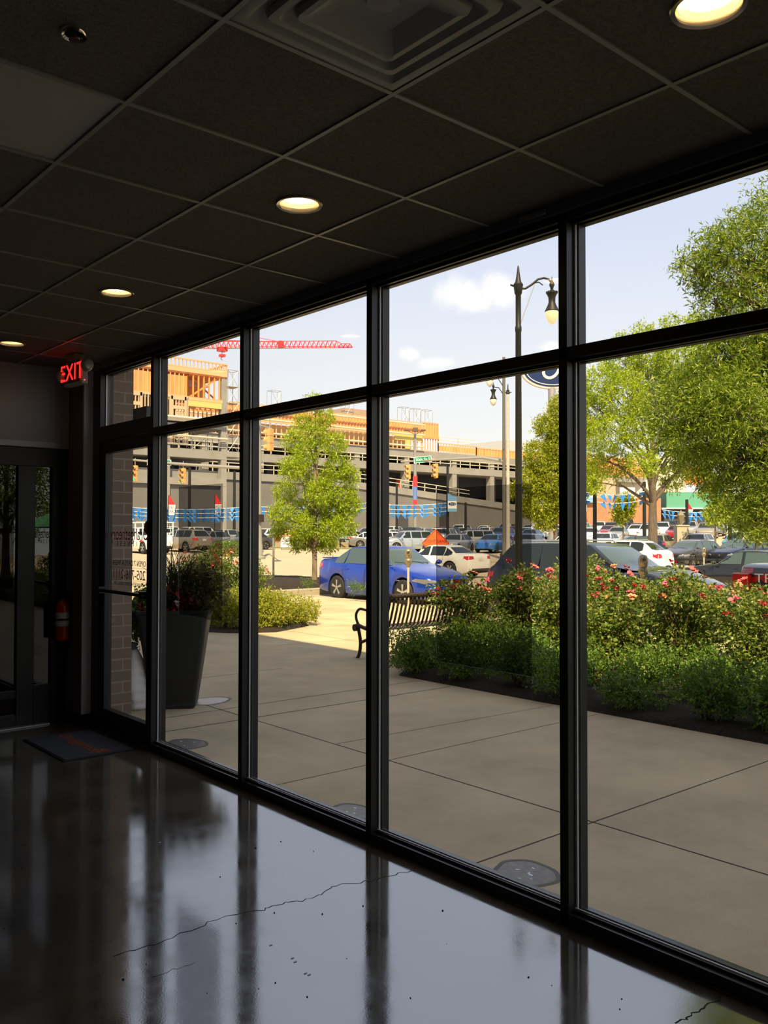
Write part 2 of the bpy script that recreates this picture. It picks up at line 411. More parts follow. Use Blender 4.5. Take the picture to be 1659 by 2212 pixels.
# corner pier
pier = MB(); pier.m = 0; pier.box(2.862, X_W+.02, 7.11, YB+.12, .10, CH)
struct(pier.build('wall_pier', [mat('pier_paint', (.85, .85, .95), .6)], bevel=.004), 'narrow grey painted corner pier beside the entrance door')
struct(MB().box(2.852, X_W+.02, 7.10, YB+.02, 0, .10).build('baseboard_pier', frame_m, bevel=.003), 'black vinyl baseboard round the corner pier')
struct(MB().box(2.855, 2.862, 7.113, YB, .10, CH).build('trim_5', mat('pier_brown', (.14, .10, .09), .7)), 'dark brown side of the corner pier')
# upper building shell that shades the walk
HB = 8.6
sh = MB(); sh.box(-12, X_W+.18, -30, 7.0, CH+.22, HB); sh.box(-12, 3.46, 7.0, 20.0, CH+.22, HB)
struct(sh.build('wall_facade', mat('brick_plain', (.20, .15, .11), .9)), 'plain upper storey of the building over the windows')
lw = MB(); lw.box(2.99, 3.13, -30, -3.2, 0, CH+.22); lw.box(-12, 3.13, YB+.62, 20, 0, CH+.22)
struct(lw.build('wall_side', MATS['brick_plain']), 'plain lower walls of the building beyond the shop')

# storefront --------------------------------------------------------------
MY = [-2.786, -1.523, -.26, 1.003, 2.231, 3.489, 4.750, 6.005]     # near edges of mullions
MWID = .043
ZS, ZT0, ZT1, ZH = .052, 2.336, 2.386, 2.919
fr = MB()
D0, D1 = X_W, X_W+.114
def profile_v(b, y0, y1, z0, z1):
    b.box(D0, X_G-.012, y0, y1, z0, z1); b.box(X_G+.012, D1, y0, y1, z0, z1); b.box(X_G-.012, X_G+.012, y0+.006, y1-.006, z0, z1)
sfm = thing('storefront_frame', 'dark bronze aluminium storefront frame carrying the tall window panes', 'window frame', (0, 0, 0))
for y in MY:
    b = MB(); profile_v(b, y, y+MWID, 0, ZH+.03); b.build('mullion', frame_m, sfm, bevel=.002)
    b = MB(); b.box(X_G-.012, X_G-.0035, y-.010, y-.0002, ZS+.01, ZT0-.004); b.box(X_G-.012, X_G-.0035, y-.010, y-.0002, ZT1+.004, ZH-.01)
    b.build('bright_bead_line', bead_m, sfm)
    b = MB(); b.box(X_G+.004, D1-.004, y-.016, y, ZS, ZT0); b.box(X_G+.004, D1-.004, y-.016, y, ZT1, ZH); b.build('glazing_stop', frame_m, sfm)
# corner jamb
b = MB(); b.box(D0, D1, 6.965, 7.11, 0, ZH+.03); b.build('mullion', frame_m, sfm, bevel=.002)
b = MB(); b.box(X_G-.014, X_G-.0035, 6.955, 6.965, 2.47, ZH-.01); b.build('bright_bead_line', bead_m, sfm)
# head, transom, sill
b = MB(); b.box(D0, D1, -3.2, 7.0, ZH, ZH+.034); b.box(X_G-.03, X_G-.012, -3.2, 7, ZH-.014, ZH); b.box(X_G+.012, D1-.006, -3.2, 7, ZH-.012, ZH); b.build('head_rail', frame_m, sfm, bevel=.002)
b = MB(); b.box(D0, D1, -3.2, 6.01, ZT0, ZT1); b.box(X_G-.03, X_G-.012, -3.2, 6.01, ZT0-.012, ZT0); b.box(X_G+.012, D1-.006, -3.2, 6.01, ZT0-.01, ZT0); b.build('transom', frame_m, sfm, bevel=.002)
b = MB(); b.box(D0, D1, -3.2, 6.01, 0, ZS); b.box(X_G-.032, X_G-.026, -3.2, 6.01, ZS, ZS+.012); b.box(X_G+.012, D1-.01, -3.2, 6.01, ZS, ZS+.01); b.build('sill_rail', mat('sill_aluminium', (.03, .03, .032), .22, .2), sfm, bevel=.002)
b = MB(); b.box(X_G-.020, X_G-.010, -3.2, 6.01, ZS+.008, ZS+.016); b.build('bright_bead_line', bead_m, sfm, bevel=.004)  # white strip draws the sky's reflected line along the sill
# bulkhead angle between ceiling and head
struct(MB().box(D0-.012, D1, -3.2, YB, ZH+.034, CH+.15).build('trim_3', mat('bulkhead_paint', (.15, .15, .155), .5), bevel=.004), 'dark grey bulkhead strip between ceiling and window head')
for (y, w) in ((2.40, .15), (4.83, .1)):
    o = MB().cbox((D0-.016, y, 2.977), (.008, w, .022)).build('head_bracket', mat('bracket_white', (.30, .29, .28), .4), bevel=.002)
    tag(o, 'small pale bracket plate under the ceiling %s' % ('left of the mullion by the right-hand pane' if y < 3 else 'above the second mullion from the entrance door'), 'bracket', 'brackets on the window head')
# panes
yy = [-3.2]+MY
n = 0
for i in range(len(yy)-1):
    y0, y1 = yy[i]+(MWID if i else 0), yy[i+1]
    for (z0, z1) in ((ZS, ZT0), (ZT1, ZH)):
        n += 1
        if y1 > 0 or True:
            struct(MB().box(X_G-.003, X_G+.003, y0, y1, z0, z1).build('window_%d' % n, pane_m), 'tall clear pane' if z0 < 1 else 'clear pane above the transom')
struct(MB().box(X_G-.003, X_G+.003, MY[-1]+MWID, 6.965, 2.475, ZH).build('window_%d' % (n+1), pane_m), 'small pane over the entrance door')
# door with header
b = MB(); b.box(D0, D1, MY[-1]+MWID, 6.965, 2.36, 2.475); b.build('door_header', frame_m, sfm, bevel=.002)
DY0, DY1 = MY[-1]+MWID+.005, 6.96
dr = thing('door_1', 'black framed glass entrance door with reversed orange lettering and a push bar', 'door', (0, 0, 0)); dr['kind'] = 'structure'
b = MB(); b.box(X_W+.01, X_W+.075, DY0, DY0+.062, .02, 2.355); b.build('door_stile', frame_m, dr, bevel=.003)
b = MB(); b.box(X_W+.01, X_W+.075, DY1-.085, DY1, .02, 2.355); b.build('door_stile', frame_m, dr, bevel=.003)
b = MB(); b.box(X_W+.01, X_W+.075, DY0+.062, DY1-.085, 2.255, 2.355); b.build('door_rail', frame_m, dr, bevel=.003)
b = MB(); b.box(X_W+.01, X_W+.075, DY0+.062, DY1-.085, .02, .175); b.build('door_rail', frame_m, dr, bevel=.003)
b = MB(); b.box(X_W+.04, X_W+.046, DY0+.062, DY1-.085, .175, 2.255); b.build('door_glass', pane_m, dr)
b = MB(); b.box(X_W-.045, X_W-.005, DY0+.03, DY1-.03, 1.125, 1.15); b.box(X_W-.04, X_W+.01, DY0+.04, DY0+.09, 1.11, 1.165); b.box(X_W-.04, X_W+.01, DY1-.09, DY1-.04, 1.11, 1.165)
b.build('push_bar', frame_m, dr, bevel=.003)
# lettering, reads from outside so it is reversed from in here; text faces +X
red_m = mat('letter_orange', (.45, .03, .015), .5); blk_m = mat('letter_black', (.02, .02, .02), .5)
RT = (PI/2, 0, PI/2)
yc = (DY0+DY1)/2
def dtext(body, size, z, m, sx=1., space=1., y=yc):
    return text_mesh('door_lettering', body, size, m, dr, .0005, (X_W+.0475, y, z), RT, space=space, sx=sx)
dtext('Orangetheory', .140, 1.590, red_m, .86)
dtext('F I T N E S S', .055, 1.515, blk_m, 1.2, 1.25)
dtext('OPEN 7 DAYS A WEEK', .060, 1.363, blk_m, 1.0)
dtext('205-716-2111', .105, 1.272, red_m, 1.0)
dtext('ORANGETHEORYFITNESS.COM', .040, 1.200, blk_m, .95)
b = MB()
for z in (1.338, 1.238): b.box(X_W+.047, X_W+.0478, DY0+.13, DY1-.13, z-.0008-.01, z+.0008-.01)
b.build('door_lettering', blk_m, dr)
b = MB(); b.lathe([(.035, 0), (.05, .0006)], 20, (X_W+.0478, DY0+.14, 1.645), 'x'); b.build('door_lettering', red_m, dr)
# door closer box seen through the over-door pane
tag(MB().box(D1+.01, D1+.06, 6.38, 6.62, 2.486, 2.60).build('door_operator_box', mat('dark_green_black', (.02, .03, .03), .4), bevel=.006), 'small dark box behind the pane over the entrance door', 'box')
struct(MB().box(X_W-.01, D1+.02, DY0-.02, DY1+.03, 0, .014).build('trim_4', mat('door_threshold', (.10, .10, .10), .4, .4), bevel=.003), 'door threshold')

# perforated films on the glass
for (y0, y1, z0, z1, lab) in ((5.09, 5.695, 1.02, 1.935, 'dark see-through film panel on the second pane from the door'), (2.466, 3.058, .985, 1.83, 'dark see-through film panel on the pane left of the right mullion')):
    o = MB().box(X_G-.0052, X_G-.004, y0, y1, z0, z1).build('window_film', film_m); tag(o, lab, 'window film', 'films on the glass')
    b = MB(); b.box(X_G-.0056, X_G-.0038, y0, y1, z0-.002, z0+.001); b.box(X_G-.0056, X_G-.0038, y1-.001, y1+.001, z0, z1)
    b.build('film_edge', mat('film_edge_clear', (.35, .38, .36), .3), o)

# ceiling fittings ----------------------------------------------------------
# air diffuser: nested pressed pyramids
df = thing('air_diffuser', 'square pressed metal air diffuser with three nested pyramids in the ceiling', 'air vent', (GX0-GS/2, GY0+GS/2, CH))
dm = mat('diffuser_paint', (.34, .33, .30), .33)
h = GS/2-.012
def sq_ring(b, rings, n=6):
    """rings: (half size, z, corner radius)"""
    o = len(b.v); cnt = 4*(n+1)
    for (s_, z, r) in rings:
        for q_ in range(4):
            cx_, cy_ = [(1, 1), (-1, 1), (-1, -1), (1, -1)][q_]
            for k in range(n+1):
                t = PI/2*q_ + PI/2*k/n
                b.v.append((cx_*(s_-r)+r*math.cos(t), cy_*(s_-r)+r*math.sin(t), z))
    for i in range(len(rings)-1):
        for k in range(cnt):
            b.f.append((o+i*cnt+k, o+(i+1)*cnt+k, o+(i+1)*cnt+(k+1) % cnt, o+i*cnt+(k+1) % cnt)); b.mi.append(b.m)
    return o, cnt
b = MB(); sq_ring(b, [(h, .001, .004), (h-.018, -.001, .006), (h-.03, .0, .012), (h-.085, .055, .02), (h-.10, .06, .02)]); b.build('outer_frame', dm, df, smooth=30)
b = MB(); sq_ring(b, [(h-.062, .012, .02), (h-.068, -.004, .022), (h-.088, -.005, .024), (h-.15, .05, .02), (h-.16, .055, .02)]); b.build('louvre_ring', dm, df, smooth=30)
b = MB(); o_, c_ = sq_ring(b, [(h-.118, .01, .022), (h-.124, -.006, .024), (h-.142, -.007, .026), (h-.215, .036, .03)]); b.build('louvre_ring', dm, df, smooth=30)
b = MB(); o_, c_ = sq_ring(b, [(h-.13, .0, .03), (h-.175, .022, .04), (.05, .034, .048)]); b.f.append(tuple(o_+2*c_+k for k in reversed(range(c_)))); b.mi.append(0); b.build('centre_cone', dm, df, smooth=30)
b = MB(); b.lathe([(.048, .034), (.045, .028), (.0, .027)], 24); b.build('centre_plate', dm, df, smooth=40)
b = MB(); b.box(-h-.005, h+.005, -h-.005, h+.005, .10, .11); b.build('duct_plate', mat('duct_dark', (.03, .03, .03), .8), df)
# light panel (off)
lp = MB().box(GX0-2*GS+.01, GX0-GS-.01, GY0+2*GS+.01, GY0+3*GS-.01, CH+.006, CH+.012).build('ceiling_light_panel', mat('acrylic_diffuser', (.52, .48, .42), .5, bump=(300, .002)))
tag(lp, 'square pale acrylic light panel, unlit, at the upper left of the ceiling', 'light panel')
# recessed downlights
trim_m = mat('downlight_trim', (.45, .40, .36), .15, .7)
lens_m = mat('downlight_glow', (1, .9, .7), .5, emit=(1.0, .72, .33), es=7.5)
cone_m = mat('downlight_reflector', (.8, .7, .5), .2, .6, emit=(1.0, .60, .16), es=2.2)
d0 = thing('recessed_downlight', '', 'ceiling light', (0, 0, CH), 0, 'lit downlights along the ceiling')
b = MB(); b.lathe([(.0805, .03), (.081, .002), (.084, -.003), (.096, -.005), (.099, -.002), (.0995, .003)], 40, cap=False); b.build('trim_ring', trim_m, d0, smooth=35)
b = MB(); b.lathe([(.0, .034), (.068, .034), (.0795, .012)][1:], 40, cap=False); b.build('reflector', cone_m, d0, smooth=35)
b = MB(); b.lathe([(.0001, .0285), (.070, .0285), (.0701, .030)], 40, cap=False); b.v = [(x, y, z-.012*(1-(x*x+y*y)/.0049)) for x, y, z in b.v]; b.build('lens', lens_m, d0, smooth=60)
labs = ['lit warm downlight at the upper right, nearest the camera', 'lit warm downlight over the middle of the ceiling', 'lit warm downlight left of the middle, third from the right', 'lit warm downlight at the far left edge near the exit sign']
for k, y in enumerate((1.154, 3.004, 4.826, 6.654)):
    o = d0 if k == 0 else dup(d0); o.location = (2.13, y, CH); o['label'] = labs[k]
# sprinkler cover
sp = thing('sprinkler_head', 'small round chrome sprinkler fitting in the ceiling at the upper left', 'sprinkler', (.918, 2.373, CH))
chrome = mat('chrome', (.75, .74, .73), .12, 1.)
b = MB(); b.lathe([(.024, .004), (.026, -.004), (.033, -.009), (.036, -.004), (.037, .003)], 32, cap=False); b.build('escutcheon', chrome, sp, smooth=40)
b = MB(); b.lathe([(.025, .02), (.0, .02)][::-1], 24, cap=False); b.lathe([(.006, .02), (.006, -.012), (.003, -.018)], 10); b.lathe([(.015, -.018), (.015, -.0195)], 14); b.build('sprinkler_body', mat('dark_brass', (.10, .05, .035), .4, .6), sp, smooth=40)

# exit sign -----------------------------------------------------------------
ex = thing('exit_sign', 'lit red EXIT sign with two lamp heads hanging below the ceiling', 'exit sign', (2.645, 6.74, 2.955), math.radians(4))
ivory = mat('ivory_plastic', (.40, .37, .34), .45)
b = MB(); b.box(-.03, .03, -.145, .145, -.20, -.005); b.build('housing', ivory, ex, bevel=.012, seg=3)
b = MB(); b.box(-.04, .04, -.06, .06, -.006, .045); b.build('canopy', ivory, ex, bevel=.004)
b = MB(); b.box(-.034, -.0301, -.128, .128, -.178, -.025); b.build('face_plate', mat('exit_face', (.06, .01, .01), .5), ex)
t = text_mesh('exit_lettering', 'EXIT', .185, mat('exit_red_glow', (.8, .02, .02), .5, emit=(1.0, .015, .012), es=2.4), ex, .0015, (-.0352, 0, -.103), (PI/2, 0, -PI/2), space=1.05)
for s_ in (1, -1):
    b = MB(); b.blob((0, 0, 0), .052, 16, 10, (.85, .9, 1)); hd = b.build('lamp_head', ivory, ex, smooth=50); hd.location = (-.012, s_*.205, -.095+(.03 if s_ < 0 else -.01))
    b = MB(); b.lathe([(.0, -.050), (.036, -.046), (.043, -.030)], 18, axis='y'); ln = b.build('lamp_lens', mat('lamp_lens_grey', (.5, .5, .5), .15), hd, smooth=40)
    b = MB(); b.tube([(-.01, s_*.14, -.09), (-.012, s_*.17, -.09)], .014, 10); b.build('lamp_bracket', ivory, ex)
b = MB(); b.blob((.0, -.147, -.17), .006, 10, 6); b.build('indicator_light', mat('led_red', (.8, .02, .02), .4, emit=(1, .03, .03), es=6), ex)
b = MB(); b.box(-.022, .022, -.150, -.1455, -.198, -.13); b.build('test_panel', mat('panel_pale', (.42, .40, .36), .5), ex, bevel=.003)

# fire extinguisher ---------------------------------------------------------
fe = thing('fire_extinguisher', 'red fire extinguisher with white label hung on the corner pier', 'fire extinguisher', (2.782, 7.33, .70), 0)
redp = mat('extinguisher_red', (.42, .012, .010), .3, coat=.4)
b = MB(); b.lathe([(.052, 0), (.056, .006), (.057, .02), (.057, .27), (.052, .295), (.036, .318), (.018, .33), (.018, .345)], 28); b.build('cylinder', redp, fe, smooth=40)
b = MB(); b.lathe([(.0575, .12), (.0575, .165)], 28, cap=False); b.lathe([(.0575, .185), (.0575, .235)], 28, cap=False); b.build('label_band', mat('label_white', (.5, .49, .46), .6), fe, smooth=40)
b = MB(); b.lathe([(.0582, .168), (.0582, .182)], 28, cap=False); b.build('strap', frame_m, fe)
b = MB(); b.lathe([(.014, .345), (.014, .37)], 12); b.beam((0, .01, .372), (-.03, -.085, .372), .018, .008); b.beam((0, .01, .385), (-.03, -.09, .405), .018, .006); b.build('valve_handle', frame_m, fe)
b = MB(); b.tube([(.01, .01, .36), (.03, .045, .34), (.035, .07, .25), (.03, .068, .1), (.028, .066, .02)], .010, 8); b.build('hose', frame_m, fe, smooth=50)
b = MB(); b.box(.05, .072, -.03, .03, .1, .36); b.build('wall_bracket', frame_m, fe)
# light switch on the pier
ls = thing('light_switch', 'pale switch plate on the corner pier above the extinguisher', 'switch', (2.8535, 7.19, 1.17))
b = MB(); b.box(-.004, .0015, -.036, .036, -.06, .06); b.build('plate', mat('switch_grey', (.14, .12, .11), .5), ls, bevel=.002)
b = MB(); b.box(-.008, -.004, -.007, .007, -.02, .02); b.build('toggle', MATS['switch_grey'], ls)

# door mat ------------------------------------------------------------------
mt = thing('door_mat', 'dark grey floor mat with orange logo lettering inside the entrance door', 'mat', (2.60, 6.52, 0), 0)
b = MB(); b.box(-.265, .265, -.42, .42, .0, .009); b.build('rubber_base', mat('mat_rubber', (.01, .01, .01), .8), mt, bevel=.003)
b = MB(); b.box(-.25, .25, -.405, .405, .009, .013); b.build('mat_pile', mat('mat_pile_grey', (.052, .056, .070), .95, bump=(500, .003), noise=(260, .35)), mt)
om = mat('mat_orange', (.34, .075, .012), .95, bump=(500, .002))
text_mesh('mat_lettering', 'Orangetheory', .135, om, mt, .0012, (.02, -.01, .0136), (0, 0, -PI/2), sx=.95)
text_mesh('mat_lettering', 'FITNESS', .05, mat('mat_dim_orange', (.16, .05, .02), .95), mt, .0012, (-.06, -.03, .0136), (0, 0, -PI/2), sx=1.)
b = MB()
for k in range(7):
    a = -.5+k*.45; b.beam((.02+.02*math.cos(a), -.34+.02*math.sin(a), .0142), (.02+.085*math.cos(a), -.34+.085*math.sin(a), .0142), .014, .002)
b.build('mat_emblem', om, mt)
# ================================================================== VEHICLES
def pw(pts, x):
    """smooth curve through control points given in falling x"""
    P = sorted(pts); X = [p[0] for p in P]; Y = [p[1] for p in P]
    if x <= X[0]: return Y[0]
    if x >= X[-1]: return Y[-1]
    i = max(k for k in range(len(X)-1) if X[k] <= x)
    h = X[i+1]-X[i]; t = (x-X[i])/h
    def sl(k):
        if k == 0: return (Y[1]-Y[0])/(X[1]-X[0])
        if k == len(X)-1: return (Y[-1]-Y[-2])/(X[-1]-X[-2])
        a = (Y[k]-Y[k-1])/(X[k]-X[k-1]); b = (Y[k+1]-Y[k])/(X[k+1]-X[k])
        return 0 if a*b <= 0 else 2*a*b/(a+b)
    m0, m1 = sl(i)*h, sl(i+1)*h
    return Y[i]*(2*t**3-3*t*t+1)+m0*(t**3-2*t*t+t)+Y[i+1]*(-2*t**3+3*t*t)+m1*(t**3-t*t)

tyre_m = mat('tyre_rubber', (.018, .018, .018), .8)
rim_m = mat('alloy_rim', (.60, .60, .60), .28, .85)
rimd_m = mat('dark_rim', (.12, .12, .12), .35, .6)
cglass_m = mat('car_glass_dark', (.014, .020, .021), .03, 0, .5)
cglass_g = mat('car_glass_green', (.045, .075, .065), .03, 0, .9, coat=.6)
trimb_m = mat('car_black_trim', (.012, .012, .013), .45)
lamp_m = mat('headlamp_clear', (.30, .30, .29), .08, .5, coat=1.)
tail_m = mat('tail_lamp_red', (.50, .012, .010), .12, coat=1.)
amber_m = mat('lamp_amber', (.75, .22, .02), .15, coat=1.)
plate_m = mat('number_plate', (.62, .62, .58), .5)
chrome_m = mat('car_chrome', (.7, .7, .7), .12, 1.)
under_m = mat('underbody', (.012, .012, .012), .9)
wellm = under_m
PAINT = {}
def paint(nm, rgb, metal=.35, rough=.28):
    PAINT[nm] = mat('paint_'+nm, rgb, rough, metal, .5, coat=.9)
    return PAINT[nm]
for nm, rgb, me_ in (('royal_blue', (.006, .045, .42), .35), ('deep_black', (.010, .011, .014), .2), ('pearl_white', (.78, .76, .70), .05), ('bright_white', (.82, .82, .80), .0),
                     ('silver', (.50, .50, .48), .6), ('charcoal', (.075, .072, .075), .5), ('midnight_blue', (.012, .018, .055), .4), ('red', (.34, .012, .016), .3), ('maroon', (.16, .008, .014), .35),
                     ('tan', (.36, .31, .24), .45), ('teal', (.02, .35, .45), .3), ('grey', (.22, .22, .23), .5), ('dark_green', (.02, .06, .05), .4), ('sky_blue', (.04, .20, .62), .3)):
    paint(nm, rgb, me_)

class Car:
    pass
SPEC = {
 # L, W, H, wheelbase, wheel radius, front wheel x, top line, belt z, greenhouse A,B,C,D (x) , roof z front/rear
 'sedan': dict(L=4.57, W=1.79, H=1.48, R=.325, fx=1.42, rx=-1.27, clear=.19,
   top=[(2.285,.60),(2.22,.70),(2.0,.78),(1.3,.92),(.85,1.0),(0,1.0),(-1.3,1.03),(-1.75,1.08),(-2.1,1.08),(-2.24,1.0),(-2.285,.80)],
   A=1.02, B=.25, C=-.95, D=-1.80, zb=.98, zr=1.48, wb=.80, wt=.56, doors=[(.95,-.02),(-.06,-.98)], q=(-1.02,-1.42)),
 'sport_sedan': dict(L=4.96, W=1.88, H=1.46, R=.35, fx=1.50, rx=-1.41, clear=.18,
   top=[(2.48,.58),(2.40,.68),(2.1,.76),(1.3,.90),(.80,.96),(0,.98),(-1.3,1.02),(-2.0,1.06),(-2.3,1.06),(-2.43,1.0),(-2.48,.80)],
   A=.95, B=.10, C=-.95, D=-1.98, zb=.96, zr=1.46, wb=.82, wt=.56, doors=[(.85,-.10),(-.14,-1.0)], q=(-1.05,-1.45)),
 'hatch': dict(L=4.36, W=1.82, H=1.47, R=.32, fx=1.33, rx=-1.32, clear=.18,
   top=[(2.18,.60),(2.12,.72),(1.9,.80),(1.3,.96),(1.05,1.01),(0,1.0),(-1.3,1.05),(-1.9,1.10),(-2.1,1.05),(-2.16,.90),(-2.18,.7)],
   A=1.25, B=.30, C=-1.55, D=-2.06, zb=.98, zr=1.47, wb=.80, wt=.58, doors=[(1.1,.05),(.0,-.90)], q=(-.96,-1.45)),
 'suv': dict(L=4.77, W=1.90, H=1.70, R=.365, fx=1.42, rx=-1.32, clear=.24,
   top=[(2.385,.70),(2.32,.86),(2.1,.96),(1.5,1.07),(1.1,1.13),(0,1.12),(-1.3,1.16),(-2.1,1.18),(-2.3,1.10),(-2.37,.95),(-2.385,.75)],
   A=1.22, B=.45, C=-1.75, D=-2.28, zb=1.10, zr=1.68, wb=.84, wt=.62, doors=[(1.05,.10),(.05,-.86)], q=(-.92,-1.75), rails=True),
 'crossover': dict(L=4.77, W=1.90, H=1.68, R=.37, fx=1.42, rx=-1.32, clear=.22,
   top=[(2.385,.66),(2.32,.82),(2.1,.92),(1.5,1.05),(1.1,1.12),(0,1.12),(-1.3,1.18),(-2.0,1.24),(-2.25,1.15),(-2.36,.98),(-2.385,.75)],
   A=1.22, B=.40, C=-1.40, D=-2.24, zb=1.10, zr=1.66, wb=.84, wt=.58, doors=[(1.05,.10),(.05,-.84)], q=(-.90,-1.55), rails=True),
 'minivan': dict(L=5.12, W=2.0, H=1.75, R=.345, fx=1.55, rx=-1.50, clear=.20,
   top=[(2.56,.66),(2.50,.80),(2.3,.88),(1.9,1.0),(1.6,1.08),(0,1.08),(-1.3,1.12),(-2.2,1.15),(-2.45,1.08),(-2.54,.9),(-2.56,.7)],
   A=1.27, B=.22, C=-1.85, D=-2.46, zb=1.04, zr=1.66, wb=.88, wt=.68, doors=[(1.05,.10),(.05,-.95)], q=(-1.0,-2.0), rails=True),
 'pickup': dict(L=5.7, W=1.95, H=1.85, R=.40, fx=1.85, rx=-1.75, clear=.30,
   top=[(2.85,.85),(2.78,1.0),(2.5,1.10),(1.8,1.16),(1.4,1.20),(0,1.20),(-.85,1.22),(-.9,1.26),(-2.80,1.28),(-2.84,1.2),(-2.85,.9)],
   A=1.45, B=.75, C=-.55, D=-.82, zb=1.18, zr=1.84, wb=.84, wt=.66, doors=[(1.3,.35),(.30,-.50)], q=None),
 'van': dict(L=5.6, W=2.0, H=2.15, R=.37, fx=1.85, rx=-1.65, clear=.25,
   top=[(2.8,.80),(2.75,.98),(2.5,1.06),(2.2,1.14),(1.9,1.22),(0,1.22),(-2.5,1.22),(-2.72,1.1),(-2.8,.9)],
   A=2.05, B=1.25, C=-2.45, D=-2.72, zb=1.20, zr=2.12, wb=.92, wt=.80, doors=[(1.75,.95)], q=None),
}
def grid_patch(bvh, rows, axis, off=.006, nu=8, nv=4):
    """bilinear quad of points cast onto the body along axis; returns verts, faces or None"""
    (p00, p10, p11, p01) = [Vector(p) for p in rows]; ax = Vector(axis)
    vs = []; ok = True
    for j in range(nv+1):
        for i in range(nu+1):
            u, v = i/nu, j/nv
            p = p00*(1-u)*(1-v)+p10*u*(1-v)+p11*u*v+p01*(1-u)*v
            hit = bvh.ray_cast(p-ax*5, ax, 12)
            if hit[0] is None: vs.append(None)
            else: vs.append(hit[0]-ax*off)
    good = [v for v in vs if v is not None]
    if not good: return None
    idx = {}; out = []
    for k, v in enumerate(vs):
        if v is not None: idx[k] = len(out); out.append(v)
    fs = []
    for j in range(nv):
        for i in range(nu):
            q = [j*(nu+1)+i, j*(nu+1)+i+1, (j+1)*(nu+1)+i+1, (j+1)*(nu+1)+i]
            if all(k in idx for k in q): fs.append(tuple(idx[k] for k in q))
    if not fs: return None
    # give thickness: back layer sunk into the body
    n = len(out); b = [v+ax*(off+.01) for v in out]
    edges = {}
    for f in fs:
        for a, c in zip(f, f[1:]+f[:1]): edges[(a, c)] = 1
    side = [(a, c, c+n, a+n) for (a, c) in edges if (c, a) not in edges]
    return out+b, [f for f in fs]+[tuple(reversed(s)) for s in side]

def wheel(parent, x, y, R, side, hi, rim=None, spokes=5):
    b = MB(); w = .105
    b.lathe([(R*.66, -w), (R*.90, -w*1.02), (R*.985, -w*.80), (R, -w*.4), (R, w*.4), (R*.985, w*.80), (R*.90, w*1.02), (R*.66, w)], 28 if hi else 16, axis='y')
    o = b.build('wheel', tyre_m, parent, smooth=50); o.location = (x, y, R)
    b = MB(); s = side
    b.lathe([(R*.67, s*w*1.00), (R*.62, s*w*.90), (R*.60, s*w*.4), (.0, s*w*.35)] if s > 0 else [(.0, s*w*.35), (R*.60, s*w*.4), (R*.62, s*w*.90), (R*.67, s*w*1.0)], 24 if hi else 12, axis='y', cap=False)
    b.m = 1
    if hi:
        for k in range(spokes):
            a = 2*PI*k/spokes+.3
            for da in (-.10, .10):
                p = (R*.10*math.cos(a), s*w*.88, R*.10*math.sin(a)); q = (R*.64*math.cos(a+da), s*w*.92, R*.64*math.sin(a+da))
                b.beam(p, q, R*.10, R*.08, up=(0, 1, 0))
        b.lathe([(R*.17, s*w*.80), (R*.15, s*w*1.0), (.0, s*w*1.02)] if s > 0 else [(.0, s*w*1.02), (R*.15, s*w*1.0), (R*.17, s*w*.8)], 14, axis='y', cap=False)
    else:
        for k in range(spokes):
            a = 2*PI*k/spokes; b.beam((0, s*w*.8, 0), (R*.62*math.cos(a), s*w*.9, R*.62*math.sin(a)), R*.2, R*.08, up=(0, 1, 0))
    r = b.build('rim', [rimd_m, rim or rim_m], o, smooth=40)
    return o

